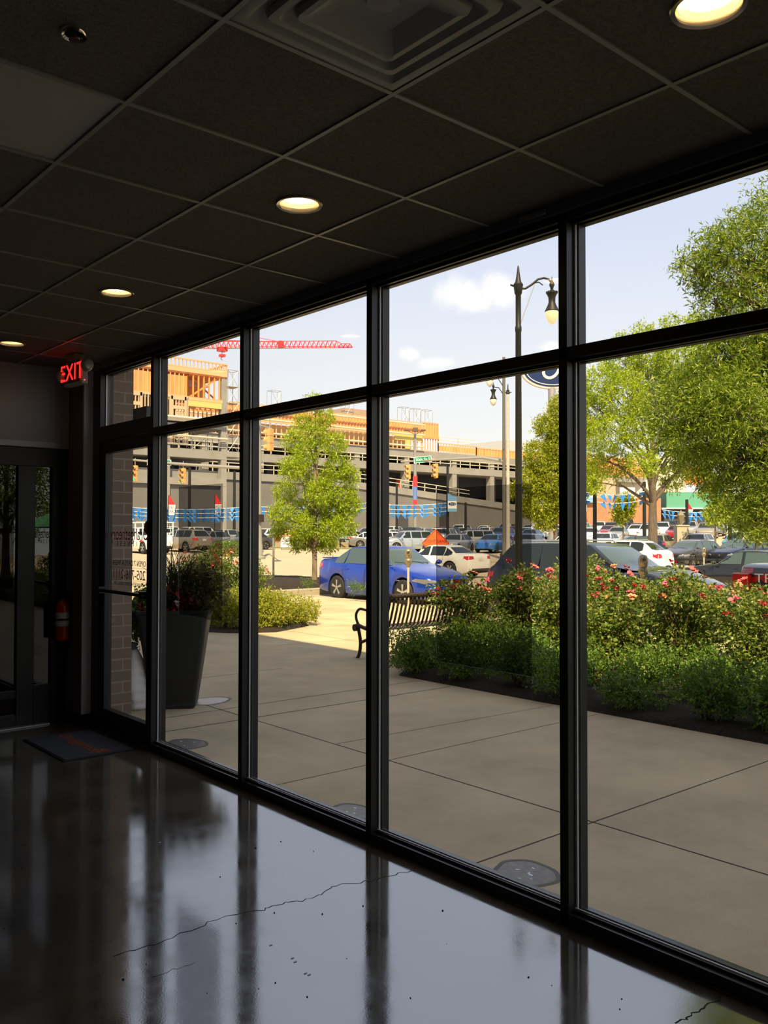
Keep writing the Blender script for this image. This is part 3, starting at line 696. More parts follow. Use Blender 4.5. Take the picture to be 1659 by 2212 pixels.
def make_car(kind, pm, label, cat='car', hi=True, name='parked_car', glass=None, spokes=5, group=None):
    S = SPEC[kind]; L, W = S['L'], S['W']; hw = W/2; gl = glass or cglass_m
    t = thing(name, label, cat, group=group)
    # ---- lower body
    xs = set(np.round(np.linspace(-L/2, L/2, 26 if hi else 15), 3))
    for wx in (S['fx'], S['rx']):
        for k in np.linspace(-1.25, 1.25, 21 if hi else 9): xs.add(round(wx+k*S['R'], 3))
    for e in (.015, .04, .08, .14): xs.add(round(L/2-e, 3)); xs.add(round(-L/2+e, 3))
    xs = sorted(xs, reverse=True); Ra = S['R']*1.16
    b = MB(); ring = None; nr = 0
    for x in xs:
        w = hw*pw([(L/2, .60), (L/2-.05, .74), (L/2-.15, .84), (L/2-.45, .945), (L/2-1.0, .99), (0, 1), (-L/2+.8, .985), (-L/2+.30, .94), (-L/2+.10, .88), (-L/2+.03, .80), (-L/2, .74)], x)
        zt = pw(S['top'], x); zb = S['clear'] + pw([(L/2, .14), (L/2-.25, .03), (L/2-.6, 0), (-L/2+.6, 0), (-L/2+.2, .05), (-L/2, .18)], x)
        zl = zb; arch = 0
        for wx in (S['fx'], S['rx']):
            if abs(x-wx) < Ra:
                zl = max(zl, S['R']+math.sqrt(Ra*Ra-(x-wx)**2)); arch = 1
        zl = min(zl, zt-.12); H_ = zt-zl
        half = [(0, zb+(.0 if not arch else .02)), (.66*w, zb), (.665*w, zl if arch else zb), (.955*w, zl), (.985*w, zl+.04*H_), (1.0*w, zl+.42*H_), (.992*w, zl+.66*H_), (.955*w, zl+.86*H_), (.91*w, zl+.955*H_), (.80*w, zt+.004), (.40*w, zt+.022), (0, zt+.028)]
        pts = half + [(-y, z) for y, z in reversed(half[1:-1])]
        nr = len(pts); o = len(b.v); b.v += [(x, y, z) for y, z in pts]
        if ring is not None:
            for k in range(nr):
                b.f.append((ring+k, ring+(k+1) % nr, o+(k+1) % nr, o+k)); b.mi.append(1 if k in (0, 1, 2, nr-1, nr-2, nr-3) else 0)
        else: b.f.append(tuple(range(nr))[::-1]); b.mi.append(0)
        ring = o
    b.f.append(tuple(ring+k for k in range(nr))); b.mi.append(0)
    # ---- greenhouse shell
    A, B, C_, D = S['A'], S['B'], S['C'], S['D']; zb_, zr = S['zb'], S['zr']; wb, wt = S['wb'], S['wt']
    def zroof(x): return zr + .035*(1-((x-(B+C_)/2)/((B-C_)/2+.05))**2) - .035
    prof = []
    na = 5
    for i in range(na): 
        u = i/na; prof.append((A+(B-A)*u, zb_-.05+(zroof(B)-zb_+.05)*(u**.93)))
    nb = 6
    for i in range(nb+1):
        u = i/nb; x = B+(C_-B)*u; prof.append((x, zroof(x)))
    for i in range(1, na+1):
        u = i/na; prof.append((C_+(D-C_)*u, zroof(C_)-(zroof(C_)-zb_+.05)*(u**1.1)))
    J = [-1, -.93, -.7, -.35, 0, .35, .7, .93, 1]
    o = len(b.v); b.m = 0
    for (x, z) in prof:
        f = (z-zb_)/(zr-zb_); wv = wb+(wt-wb)*max(0, min(1, f))
        fx = max(0, min(1, (x-B)/(A-B))) if x > B else max(0, min(1, (C_-x)/(C_-D))) if x < C_ else 0
        for j in J:
            dz = -.028*(abs(j)**2.5)*max(0., f) - (.012 if abs(j) == 1 else 0)
            bow = (.16 if x > B else -.08)*fx*(-(abs(j)**2)) 
            b.v.append((x+bow, j*wv, z+dz))
    nj = len(J)
    for i in range(len(prof)-1):
        for k in range(nj-1):
            b.f.append((o+i*nj+k, o+i*nj+k+1, o+(i+1)*nj+k+1, o+(i+1)*nj+k)); b.mi.append(0)
    # sides: from the edge down to the belt
    o2 = len(b.v)
    for s, col in ((-1, 0), (1, nj-1)):
        base = len(b.v)
        for i, (x, z) in enumerate(prof):
            b.v.append((b.v[o+i*nj+col][0], s*(wb+.01), zb_-.06))
        for i in range(len(prof)-1):
            q = (o+i*nj+col, o+(i+1)*nj+col, base+i+1, base+i)
            b.f.append(q if s < 0 else q[::-1]); b.mi.append(0)
    body = b.build('body', [pm, under_m], t, smooth=38)
    # cast target
    bvh = BVHTree.FromPolygons([Vector(v) for v in b.v], b.f)
    def patch(nm, rows, axis, m, off=.006, nu=8, nv=4, parent=t, both=False):
        obs = []
        for s in ((1, -1) if both else (1,)):
            rw = [(p[0], p[1]*s, p[2]) for p in rows]; ax = (axis[0], axis[1]*s, axis[2])
            r = grid_patch(bvh, rw, ax, off, nu, nv)
            if r is None: continue
            q = MB().add(r[0], r[1])
            bm_ = q.build(nm, m, parent, smooth=45); obs.append(bm_)
        return obs
    def win_z(x):  # roof side line for side glass
        if x > B: u = (x-A)/(B-A); return zb_-.05+(zroof(B)-zb_+.05)*(max(0, u)**.93)
        if x < C_: u = (x-C_)/(D-C_); return zroof(C_)-(zroof(C_)-zb_+.05)*(max(0, min(1, u))**1.1)
        return zroof(x)
    zs = zb_+.015
    def side_glass(x0, x1):
        # polygon under the roof line, x0 front, x1 rear: split into columns
        n = 8 if hi else 4; V = []; F_ = []
        for i in range(n+1):
            x = x0+(x1-x0)*i/n; top_ = min(zr-.075, win_z(x)-.055)
            top_ = max(top_, zs+.012)
            for (z) in (zs, (zs+top_)/2, top_): V.append((x, z))
        for s in (1, -1):
            vs = []
            for (x, z) in V:
                h_ = bvh.ray_cast(Vector((x, s*3, z)), Vector((0, -s, 0)), 6)
                vs.append(Vector((x, h_[0].y+s*.006, z)) if h_[0] is not None else Vector((x, s*wb, z)))
            fs = []
            for i in range(n):
                for j in (0, 1):
                    q = (i*3+j, (i+1)*3+j, (i+1)*3+j+1, i*3+j+1); fs.append(q[::-1] if s > 0 else q)
            MB().add(vs, fs).build('side_window', gl, t, smooth=50)
    for (a_, c_) in S['doors']: side_glass(a_-.06, c_)
    if S['q']: side_glass(S['q'][0], S['q'][1])
    # windscreen and rear glass
    zt_ = zr-.06
    yw0, yw1 = wb*.90, wt*.88
    patch('windscreen', [(0, -yw0, zb_+.03), (0, yw0, zb_+.03), (0, yw1, zt_-.02), (0, -yw1, zt_-.02)], (-1, 0, 0), gl, .006, 10, 6)
    rz0 = zb_+.06 if kind not in ('sedan', 'sport_sedan') else zb_+.13
    patch('rear_window', [(0, yw0*.92, rz0), (0, -yw0*.92, rz0), (0, -yw1*.95, zt_-.05), (0, yw1*.95, zt_-.05)], (1, 0, 0), gl, .006, 10, 6)
    # wheels
    for wx in (S['fx'], S['rx']):
        for s in (1, -1): wheel(t, wx, s*(hw-.125), S['R'], s, hi, spokes=spokes)
    xf = L/2; nose = pw(S['top'], xf-.08)
    zh0, zh1 = nose-.18, nose-.06
    hl = [(0, .52*hw, zh0+.03), (0, .97*hw, zh0+.08), (0, .92*hw, zh1+.03), (0, .58*hw, zh1)]
    patch('headlight', hl, (-1, 0, 0), lamp_m, .008, 8, 4, both=True)
    tz = pw(S['top'], -xf+.06)
    if kind == 'pickup': tl = [(0, .99*hw, .82), (0, .80*hw, .82), (0, .80*hw, 1.16), (0, .99*hw, 1.16)]
    elif kind in ('suv', 'crossover', 'minivan', 'van'): tl = [(0, .93*hw, tz-.22), (0, .60*hw, tz-.18), (0, .62*hw, tz-.02), (0, .90*hw, tz+.02)]
    else: tl = [(0, .93*hw, tz-.20), (0, .52*hw, tz-.16), (0, .55*hw, tz-.04), (0, .88*hw, tz-.02)]
    patch('taillight', tl, (1, 0, 0), tail_m, .008, 6, 4, both=True)
    if not hi: return t
    # side wrap of the lamps
    patch('headlight', [(xf-.55, 0, zh1-.02), (xf-.12, 0, zh0+.02), (xf-.10, 0, zh1), (xf-.45, 0, zh1+.04)], (0, -1, 0), lamp_m, .006, 6, 3, both=True)
    patch('taillight', [(-xf+.10, 0, tz-.22), (-xf+.32, 0, tz-.12), (-xf+.30, 0, tz-.04), (-xf+.08, 0, tz-.03)], (0, -1, 0), tail_m, .006, 6, 3, both=True)
    patch('grille', [(0, -.42*hw, nose-.22), (0, .42*hw, nose-.22), (0, .50*hw, nose-.05), (0, -.50*hw, nose-.05)], (-1, 0, 0), trimb_m, .008, 8, 3)
    patch('lower_grille', [(0, -.50*hw, S['clear']+.10), (0, .50*hw, S['clear']+.10), (0, .55*hw, S['clear']+.24), (0, -.55*hw, S['clear']+.24)], (-1, 0, 0), trimb_m, .008, 8, 3)
    patch('fog_lamp', [(0, .70*hw, S['clear']+.13), (0, .84*hw, S['clear']+.13), (0, .84*hw, S['clear']+.23), (0, .70*hw, S['clear']+.23)], (-1, 0, 0), trimb_m, .008, 3, 3, both=True)
    patch('rear_bumper_trim', [(0, .85*hw, S['clear']+.10), (0, -.85*hw, S['clear']+.10), (0, -.80*hw, S['clear']+.24), (0, .80*hw, S['clear']+.24)], (1, 0, 0), trimb_m, .008, 10, 3)
    patch('number_plate', [(0, .155, tz-.24), (0, -.155, tz-.24), (0, -.155, tz-.09), (0, .155, tz-.09)], (1, 0, 0), plate_m, .015, 2, 2)
    # badge on nose
    h_ = bvh.ray_cast(Vector((5, 0, nose-.13)), Vector((-1, 0, 0)), 9)
    if h_[0] is not None:
        q = MB(); q.lathe([(.05, 0), (.05, .012), (.038, .014)], 16, axis='x'); o_ = q.build('badge', chrome_m, t, smooth=40); o_.location = (h_[0].x+.004, 0, nose-.13)
    # door seams and handles
    for (a_, c_) in S['doors']:
        for xx in (a_-.02, c_-.02):
            if xx > .9 and kind not in ('minivan', 'van'): xx = .9
            patch('door_seam', [(xx-.006, 0, S['clear']+.14), (xx+.006, 0, S['clear']+.14), (xx+.006, 0, zb_), (xx-.006, 0, zb_)], (0, -1, 0), trimb_m, .003, 1, 10, both=True)
        hx = c_+.14
        for s in (1, -1):
            h_ = bvh.ray_cast(Vector((hx, s*3, zb_-.13)), Vector((0, -s, 0)), 6)
            if h_[0] is not None:
                q = MB(); q.cbox((0, 0, 0), (.16, .03, .028)); o_ = q.build('door_handle', pm, t, bevel=.009); o_.location = (hx, h_[0].y+s*.012, zb_-.13)
    for s in (1, -1):
        xm = S['doors'][0][0]-.10
        q = MB(); q.blob((0, 0, 0), .1, 12, 8, (.75, 1.0, .62)); o_ = q.build('door_mirror', pm, t, smooth=60); o_.location = (xm, s*(hw+.08), zb_+.06)
        q = MB(); q.beam((0, -s*.12, -.04), (0, 0, -.02), .06, .03); q.build('mirror_stalk', trimb_m, o_)
    if S.get('rails'):
        for s in (1, -1):
            q = MB(); zz = zr+.02
            q.tube([(B-.25, s*(wt-.05), zr-.05), (B-.35, s*(wt-.05), zz), (C_+.25, s*(wt-.05), zz), (C_+.10, s*(wt-.05), zr-.05)], .016, 6); q.build('roof_rail', rim_m, t, smooth=40)
    # wipers
    q = MB(); q.tube([(A-.05, .45, zb_+.05), (A-.20, -.25, zb_+.11)], .008, 5); q.tube([(A-.05, -.2, zb_+.05), (A-.17, -.62, zb_+.09)], .008, 5); q.build('wiper', trimb_m, t)
    return t

def place(o, x, y, rz, z=None):
    o.location = (x, y, gz(x, y) if z is None else z); o.rotation_euler = (0, 0, rz)
    return o
DOWN = -PI/2      # facing the camera's right, along the street
UP_ = PI/2

blue = make_car('sedan', PAINT['royal_blue'], 'bright blue sedan parked at the kerb behind the bench, nose to the right', glass=cglass_g, name='blue_sedan')
place(blue, 15.63, 17.72, DOWN, -.25)
q = MB(); q.box(-2.26, -1.98, -.62, .62, 1.10, 1.125); q.build('rear_spoiler', PAINT['royal_blue'], blue, bevel=.01)
q = MB(); q.tube([(1.6, 0, .83), (1.6, .0, .832)], .01); 
van = make_car('minivan', PAINT['deep_black'], 'black minivan with roof rails parked behind the rose hedge', name='black_minivan', glass=cglass_m)
place(van, 15.72, 11.05, DOWN, -.26)
for ch in van.children:
    if ch.name.startswith('windscreen'): ch.data.materials[0] = cglass_g
jag = make_car('sport_sedan', PAINT['pearl_white'], 'white sedan with narrow red tail lamps driving away beyond the blue sedan', name='white_sedan', spokes=7)
place(jag, *at(946, 40.5), UP_+.10)
lex = make_car('crossover', PAINT['bright_white'], 'white crossover with dark rear glass on the far side of the street', name='white_crossover')
place(lex, *at(1338, 41.5), UP_+.12)
bsd = make_car('sport_sedan', PAINT['deep_black'], 'black sedan with its driver window down passing behind the pickup at the right edge', name='black_sedan', glass=cglass_g)
place(bsd, *at(1612, 30.3), UP_+.12)
pk = make_car('pickup', PAINT['deep_black'], 'black pickup with white lettering on its bed side at the right edge', name='black_pickup')
place(pk, 15.75, 7.62-2.85, DOWN, -.25)
text_mesh('bed_lettering', 'TRD SPORT', .22, mat('decal_white', (.75, .75, .75), .5), pk, .002, (-2.46, -.985, 1.06), (PI/2, 0, 0), sx=1.25, align='LEFT')
q = MB(); q.box(-2.87, -2.56, -.985, -.80, .86, 1.14); q.box(-2.87, -2.50, .80, .995, .80, 1.16); q.build('tail_lamp_housing', tail_m, pk, bevel=.02)
hi_ = make_car('suv', PAINT['silver'], 'silver SUV turning at the junction right of the orange diamond sign', name='silver_suv')
place(hi_, *at(1017, 76), YAW+PI/2+math.radians(70)+.1)
hi_.rotation_euler = (0, 0, math.radians(139+14))
f1 = make_car('hatch', PAINT['charcoal'], 'charcoal hatchback facing the street, directly right of the white crossover', name='charcoal_hatchback', glass=cglass_g)
place(f1, *at(1493, 49.5), math.radians(180))
f2 = make_car('hatch', PAINT['charcoal'], 'dark blue grey hatchback facing the street above the passing black sedan', name='slate_hatchback', glass=cglass_g)
for ch in f2.children:
    for s in ch.material_slots:
        if s.material == PAINT['charcoal']: s.material = PAINT['midnight_blue']
place(f2, *at(1600, 49.5), math.radians(176))
f3 = dup(f2, label='navy hatchback side-on behind the thick tree trunk', repaint={}); place(f3, *at(1365, 61.5), math.radians(144))
f3.name = 'navy_hatchback'
cr_ = dup(hi_, label='silver blue SUV parked left of the orange diamond sign', repaint={'paint_silver': mat('paint_ice_blue', (.42, .48, .56), .28, .5, coat=.9)})
place(cr_, *at(880, 70), math.radians(165))
tan_ = dup(hi_, label='tan SUV seen from behind above the big planter', repaint={'paint_silver': PAINT['tan'], 'car_glass_dark': cglass_m})
place(tan_, *at(398, 66), math.radians(100)); tan_.name = 'tan_suv'
# work truck with rack beyond the door glass
wk = make_car('pickup', PAINT['bright_white'], 'white work truck with a ladder rack seen through the entrance door', name='work_truck', hi=True)
place(wk, *at(309, 62), math.radians(92))
b = MB()
for s in (-.85, .85):
    for x in (-2.7, -1.6, -.5, 1.0): b.beam((x, s, 1.2), (x, s, 2.15), .06)
    b.beam((-2.8, s, 2.15), (1.6, s, 2.15), .06); b.beam((-2.8, s, 1.75), (-.5, s, 1.75), .05)
for x in (-2.7, -1.6, -.5, 1.0): b.beam((x, -.85, 2.15), (x, .85, 2.15), .06)
b.build('ladder_rack', PAINT['bright_white'], wk)
b = MB()
for i in range(2): b.beam((-2.6, -.5+i*.38, 2.24), (1.3, -.5+i*.38, 2.24), .05)
for k in range(12): b.beam((-2.5+k*.33, -.5, 2.24), (-2.5+k*.33, -.12, 2.24), .03)
b.build('ladder', rim_m, wk)
# red coupe pair by the lot entrance
rc = make_car('sedan', PAINT['red'], 'red sedan facing left behind the A-frame board', name='red_sedan', hi=True)
place(rc, *at(614, 83), math.radians(139+8))
def near_copy(src, label, pm_old, pm_new, px, d, rz, nm):
    o = dup(src, label=label, repaint={pm_old: pm_new}); place(o, *at(px, d), math.radians(rz)); o.name = nm; return o
near_copy(rc, 'maroon sedan just behind the red sedan left of the street tree', 'paint_red', PAINT['maroon'], 640, 91, 158, 'maroon_sedan')
near_copy(rc, 'silver sedan right of the street tree trunk seen from its side', 'paint_red', mat('paint_ice_blue'), 752, 83, 182, 'silver_sedan')
near_copy(rc, 'grey sedan at the left side of the mullion above the blue roof', 'paint_red', PAINT['grey'], 808, 79, 322, 'grey_sedan')
near_copy(hi_, 'black off-roader with spare wheel behind the street tree trunk', 'paint_silver', PAINT['deep_black'], 693, 80, 62, 'black_offroader')
near_copy(rc, 'white sedan in the lot left of the silver blue SUV', 'paint_red', PAINT['bright_white'], 838, 79.5, 170, 'white_compact')

# rows of stock in the car lot ---------------------------------------------
protos = {}
for kd, sp_ in (('sedan', 5), ('hatch', 5), ('suv', 5), ('minivan', 5), ('pickup', 5), ('van', 5)):
    p = make_car(kd, PAINT['bright_white'], '', hi=False, name='lot_'+{'sedan': 'sedan', 'hatch': 'hatchback', 'suv': 'suv', 'minivan': 'minivan', 'pickup': 'pickup', 'van': 'van'}[kd])
    protos[kd] = p
rn = random.Random(11)
kinds = ['sedan', 'suv', 'sedan', 'hatch', 'suv', 'pickup', 'sedan', 'minivan']
used = set()
ordw = ['first', 'second', 'third', 'fourth', 'fifth', 'sixth', 'seventh', 'eighth', 'ninth', 'tenth', 'eleventh', 'twelfth', 'thirteenth', 'fourteenth', 'fifteenth', 'sixteenth', 'seventeenth', 'eighteenth', 'nineteenth', 'twentieth', 'twenty-first', 'twenty-second', 'twenty-third', 'twenty-fourth', 'twenty-fifth', 'twenty-sixth', 'twenty-seventh', 'twenty-eighth', 'twenty-ninth', 'thirtieth']
cyc = ['bright_white', 'silver', 'deep_black', 'bright_white', 'midnight_blue', 'pearl_white', 'charcoal', 'bright_white', 'grey', 'royal_blue', 'bright_white', 'silver', 'red', 'bright_white', 'pearl_white', 'charcoal']
def cols(p0, p1, d, pitch=2.95): n = int((p1-p0)/(pitch/d*FPX))+1; return [p0+i*pitch/d*FPX for i in range(n)]
rows = []
for ri, (nm_, p0, p1, d_, hd_) in enumerate((('front', 1222, 1300, 62, 202), ('second', 985, 1330, 69.5, 202), ('second right-hand', 1420, 1700, 63.5, 196), ('third', 830, 1690, 88, 205), ('fourth', 850, 1690, 95.5, 205), ('fifth', 835, 1690, 103, 205), ('back', 845, 1690, 111, 205),
                                              ('left-hand', 340, 548, 78, 186), ('left-hand near', 455, 548, 70.5, 182), ('left-hand far', 572, 800, 99, 200), ('left-hand back', 585, 800, 106, 200))):
    cs = cols(p0, p1, d_); pal_ = [cyc[(i*7+ri*5) % 16] for i in range(len(cs))]
    if nm_ == 'third': pal_ = ['bright_white', 'deep_black', 'bright_white', 'midnight_blue', 'royal_blue', 'sky_blue', 'silver', 'bright_white', 'silver', 'bright_white', 'red', 'tan', 'bright_white']+pal_
    if nm_ == 'second': pal_ = ['silver', 'sky_blue', 'grey', 'midnight_blue', 'bright_white', 'silver']+pal_
    if nm_.startswith('second r'): pal_ = ['tan', 'pearl_white', 'teal', 'charcoal', 'bright_white']+pal_
    rows.append((nm_, cs, d_, hd_, pal_))
cn = {'bright_white': 'white', 'pearl_white': 'cream white', 'deep_black': 'black', 'silver': 'silver', 'grey': 'grey', 'midnight_blue': 'navy', 'royal_blue': 'bright blue', 'charcoal': 'charcoal', 'red': 'red', 'maroon': 'maroon', 'tan': 'tan', 'teal': 'turquoise', 'dark_green': 'dark green', 'sky_blue': 'light blue'}
kn = {'sedan': 'sedan', 'suv': 'SUV', 'hatch': 'hatchback', 'pickup': 'pickup', 'minivan': 'minivan', 'van': 'panel van'}
for (rname, cols, dist, head, pal) in rows:
    for i, px in enumerate(cols):
        kd = kinds[(i*5+len(rname)*3+rn.randrange(2)) % len(kinds)]
        if rname.startswith(('front', 'second')): kd = ['sedan', 'hatch', 'sedan', 'suv', 'hatch', 'sedan'][i % 6]
        if rname == 'back' and i in (8, 10): kd = 'van'
        if rname == 'back' and kd == 'pickup': kd = 'suv'
        p = protos[kd]; col = pal[i]
        first = kd not in used; used.add(kd)
        o = p if first else dup(p)
        new = PAINT[col]
        def rp(ob):
            for s in ob.material_slots:
                if s.material and s.material.name == 'paint_bright_white': s.link = 'OBJECT'; s.material = new
            for c in ob.children: rp(c)
        if col != 'bright_white':
            if first:
                o = dup(p); 
            rp(o)
        x, y = at(px+rn.uniform(-2, 2), dist+rn.uniform(-.4, .4)); place(o, x, y, math.radians(head+rn.uniform(-2, 2)))
        o['label'] = '%s %s, %s from the left in the %s lot row' % (cn[col], kn[kd], ordw[i], rname)
        o['group'] = 'cars in the lot across the street'; o['category'] = 'van' if kd == 'van' else 'car'
        if first and o is not p: used.discard(kd)
for kd, p in protos.items():
    if not p.get('group'):
        for c in list(p.children_recursive): bpy.data.objects.remove(c)
        bpy.data.objects.remove(p)
# ================================================================== GROUND OUTSIDE
def conc_mat(name, base, joints=None, stain=.16, sc=.9):
    m = bpy.data.materials.new(name); m.use_nodes = True; t = m.node_tree; b = t.nodes['Principled BSDF']; b.inputs['Roughness'].default_value = .85; b.inputs['Specular IOR Level'].default_value = .25
    g = t.nodes.new('ShaderNodeNewGeometry')
    n1 = t.nodes.new('ShaderNodeTexNoise'); n1.inputs['Scale'].default_value = sc; n1.inputs['Detail'].default_value = 9; n1.inputs['Roughness'].default_value = .68; t.links.new(g.outputs['Position'], n1.inputs['Vector'])
    r = t.nodes.new('ShaderNodeValToRGB'); t.links.new(n1.outputs[0], r.inputs[0])
    r.color_ramp.elements[0].position = .3; r.color_ramp.elements[1].position = .72
    r.color_ramp.elements[0].color = (*[c*(1-stain) for c in base], 1); r.color_ramp.elements[1].color = (*[c*(1+stain) for c in base], 1)
    n2 = t.nodes.new('ShaderNodeTexNoise'); n2.inputs['Scale'].default_value = 240; n2.inputs['Detail'].default_value = 2; t.links.new(g.outputs['Position'], n2.inputs['Vector'])
    mx = t.nodes.new('ShaderNodeMix'); mx.data_type = 'RGBA'; mx.blend_type = 'OVERLAY'; mx.inputs[0].default_value = .35
    t.links.new(r.outputs[0], mx.inputs[6]); t.links.new(n2.outputs[0], mx.inputs[7])
    t.links.new(mx.outputs[2], b.inputs['Base Color'])
    bp = t.nodes.new('ShaderNodeBump'); bp.inputs['Distance'].default_value = .0015; t.links.new(n2.outputs[0], bp.inputs['Height']); t.links.new(bp.outputs[0], b.inputs['Normal'])
    MATS[name] = m
    return m
walk_m = conc_mat('sidewalk_concrete', (.52, .43, .28), stain=.22)
road_m = conc_mat('street_asphalt', (.46, .38, .27), stain=.10, sc=.3)
kerb_m = conc_mat('kerb_concrete', (.42, .37, .29), sc=3.)
joint_m = mat('joint_dark', (.035, .03, .025), .95)
def sheet(name, xs, ys, m, dz=0., under=.3, parent=None):
    b = MB(); nx, ny = len(xs), len(ys)
    V = [(x, y, gz(x+1e-6, y)+dz) for y in ys for x in xs]; n = len(V)
    V += [(x, y, gz(x+1e-6, y)+dz-under) for y in ys for x in xs]
    F_ = []
    for j in range(ny-1):
        for i in range(nx-1):
            a = j*nx+i; F_.append((a, a+1, a+nx+1, a+nx)); F_.append((n+a+nx, n+a+nx+1, n+a+1, n+a))
    for i in range(nx-1): F_.append((i, n+i, n+i+1, i+1)); k = (ny-1)*nx+i; F_.append((k+1, n+k+1, n+k, k))
    for j in range(ny-1): k = j*nx; F_.append((k+nx, n+k+nx, n+k, k)); k = j*nx+nx-1; F_.append((k, n+k, n+k+nx, k+nx))
    return b.add(V, F_).build(name, m, parent)
KX = 14.3
ysn = [-40, -20, 0, 10, 20, 24]
sw = struct(sheet('ground_walk', [X_W+.114, 4.1, 6.5, 9, 11.5, 13.9], ysn, walk_m), 'concrete walk and plaza between the shop and the street')
# kerb along the street
b = MB()
sheet_k = sheet('ground_kerb', [13.9, KX], [-40, -20, 0, 10, 19.8], kerb_m, 0, .35); struct(sheet_k, 'pale concrete kerb along the parked cars')
struct(sheet('ground_street', [KX, 18, 22, 26, 30, 34, 38, 42], [-60, -30, 0, 15, 24, 36, 48, 60, 75], road_m, 0, .3), 'sunlit street beyond the plaza')
struct(sheet('ground_crossing', [-60, -30, 0, 6, KX], [24, 30, 36, 48, 60, 75], road_m, -.02, .3), 'sunlit cross street beyond the plaza')
struct(sheet('ground_lot', [42, 48, 55, 62, 70, 80, 90, 110, 130, 200], [-60, -30, 0, 20, 40, 60, 75, 95], MATS['street_asphalt'], .0, .4), 'asphalt of the car lot')
struct(sheet('ground_far', [-150, -60, 0, 42, 55, 90, 130, 200, 300], [75.01, 95, 180], mat('far_ground', (.30, .27, .22), .9), -.03, .4), 'ground around the construction site')
# joints in the walk: thin saw cuts lying on the slab
jt = MB()
def joint(p, q, w=.008):
    d = Vector((q[0]-p[0], q[1]-p[1], 0)); s = Vector((-d.y, d.x, 0)).normalized()*w/2; n = max(1, int(d.length/1.2))
    for i in range(n):
        a = (p[0]+d.x*i/n, p[1]+d.y*i/n); c = (p[0]+d.x*(i+1)/n, p[1]+d.y*(i+1)/n)
        za, zc = gz(*a)+.0012, gz(*c)+.0012
        jt.add([(a[0]-s.x, a[1]-s.y, za), (c[0]-s.x, c[1]-s.y, zc), (c[0]+s.x, c[1]+s.y, zc), (a[0]+s.x, a[1]+s.y, za)], [(3,2,1,0)])
joint((4.093, -8), (4.093, 8.0), .010); joint((4.10, 8), (4.10, 24), .03)
for (y, w) in ((-4.5, .008), (-1.6, .008), (1.2, .008), (2.95, .009), (4.68, .007), (6.50, .014), (6.98, .010), (8.6, .008), (10.4, .008), (12.2, .008), (14.6, .008), (17, .008), (20, .008)): joint((3.1, y), (6.52 if y < 7.6 else 13.8, y-(.05 if y < 7.6 else 0)), w)
joint((4.11, 5.28), (6.52, 5.14), .006)
for x in (8.3, 10.2, 12.0): joint((x, 7.9), (x, 24), .008)
jt.build('joint', joint_m, sw)
# damp patches with bright drops
wet_m = mat('damp_concrete', (.16, .145, .12), .42, 0, .5, noise=(30, .3))
ring_m = mat('damp_ring', (.13, .115, .09), .7)
drop_m = mat('water_drop', (.8, .85, .9), .05, 0, 1.)
pud = mat('puddle_water', (.34, .34, .35), .32, 0, .5)
rs = random.Random(3)
def patch_wet(x, y, rx, ry, m, lab, drops, seed):
    r_ = random.Random(seed); n = 40
    ph = [r_.uniform(0, 6) for _ in range(3)]
    def rad(t, k): return k*(1+.05*math.sin(2*t+ph[0])+.04*math.sin(3*t+ph[1])+.02*math.sin(7*t+ph[2]))
    b = MB(); V = [(x, y, .0016)]+[(x+rx*rad(2*PI*i/n, 1)*math.cos(2*PI*i/n), y+ry*rad(2*PI*i/n, 1)*math.sin(2*PI*i/n), .0014) for i in range(n)]
    b.add(V, [(0, 1+i, 1+(i+1) % n) for i in range(n)]); o = b.build('puddle', m)
    b = MB(); V = []
    for i in range(n):
        t = 2*PI*i/n
        for k in (.97, 1.13): V.append((x+rx*rad(t, k)*math.cos(t), y+ry*rad(t, k)*math.sin(t), .0009 if k > 1 else .0022))
    b.add(V, [(2*i, 2*i+1, 2*((i+1) % n)+1, 2*((i+1) % n)) for i in range(n)]); b.build('damp_edge', ring_m, o)
    for _ in range(drops):
        a = r_.uniform(0, 6.28); k = r_.uniform(.1, .6); s = r_.uniform(.005, .010)
        b = MB(); b.blob((x+rx*k*math.cos(a), y+ry*k*math.sin(a), .002), s, 7, 4, (1, 1.3, .35)); b.build('water_drop', drop_m, o, smooth=60)
    tag(o, lab, 'puddle', 'damp patches on the walk')
patch_wet(3.245, 2.71, .135, .155, wet_m, 'round damp patch with white drops outside the pane left of the right mullion', 8, 1)
patch_wet(3.19, 3.95, .11, .145, wet_m, 'round damp patch with white drops outside the third pane from the door', 4, 2)
patch_wet(3.24, 6.02, .13, .17, wet_m, 'dark damp patch outside the first pane beside the door', 3, 3)
patch_wet(4.20, 7.40, .21, .17, pud, 'bright shallow puddle at the foot of the big planter', 0, 4)

# mulch bed with the hedge
bed_m = mat('mulch_dark', (.030, .020, .014), .95, bump=(60, .03), noise=(30, .5))
def mound(name, poly, z0, h, m, parent=None, seed=1, inner=.25):
    r_ = random.Random(seed); n = len(poly); cx = sum(p[0] for p in poly)/n; cy = sum(p[1] for p in poly)/n
    b = MB(); V = []; rings = [(1., 0.), (1-inner*.3, h*.55), (1-inner, h*.85), (.45, h), (.0, h)]
    for k, z in rings[:-1]:
        for (x, y) in poly: V.append((cx+(x-cx)*k+r_.uniform(-.02, .02)*(k < 1), cy+(y-cy)*k+r_.uniform(-.02, .02)*(k < 1), z0+z+r_.uniform(-.012, .012)*(k < 1)))
    V.append((cx, cy, z0+h)); F_ = []
    for a in range(len(rings)-2):
        for i in range(n): F_.append((a*n+i, a*n+(i+1) % n, (a+1)*n+(i+1) % n, (a+1)*n+i))
    a = (len(rings)-2)*n
    for i in range(n): F_.append((a+i, a+(i+1) % n, len(V)-1))
    return b.add(V, F_).build(name, m, parent, smooth=60)
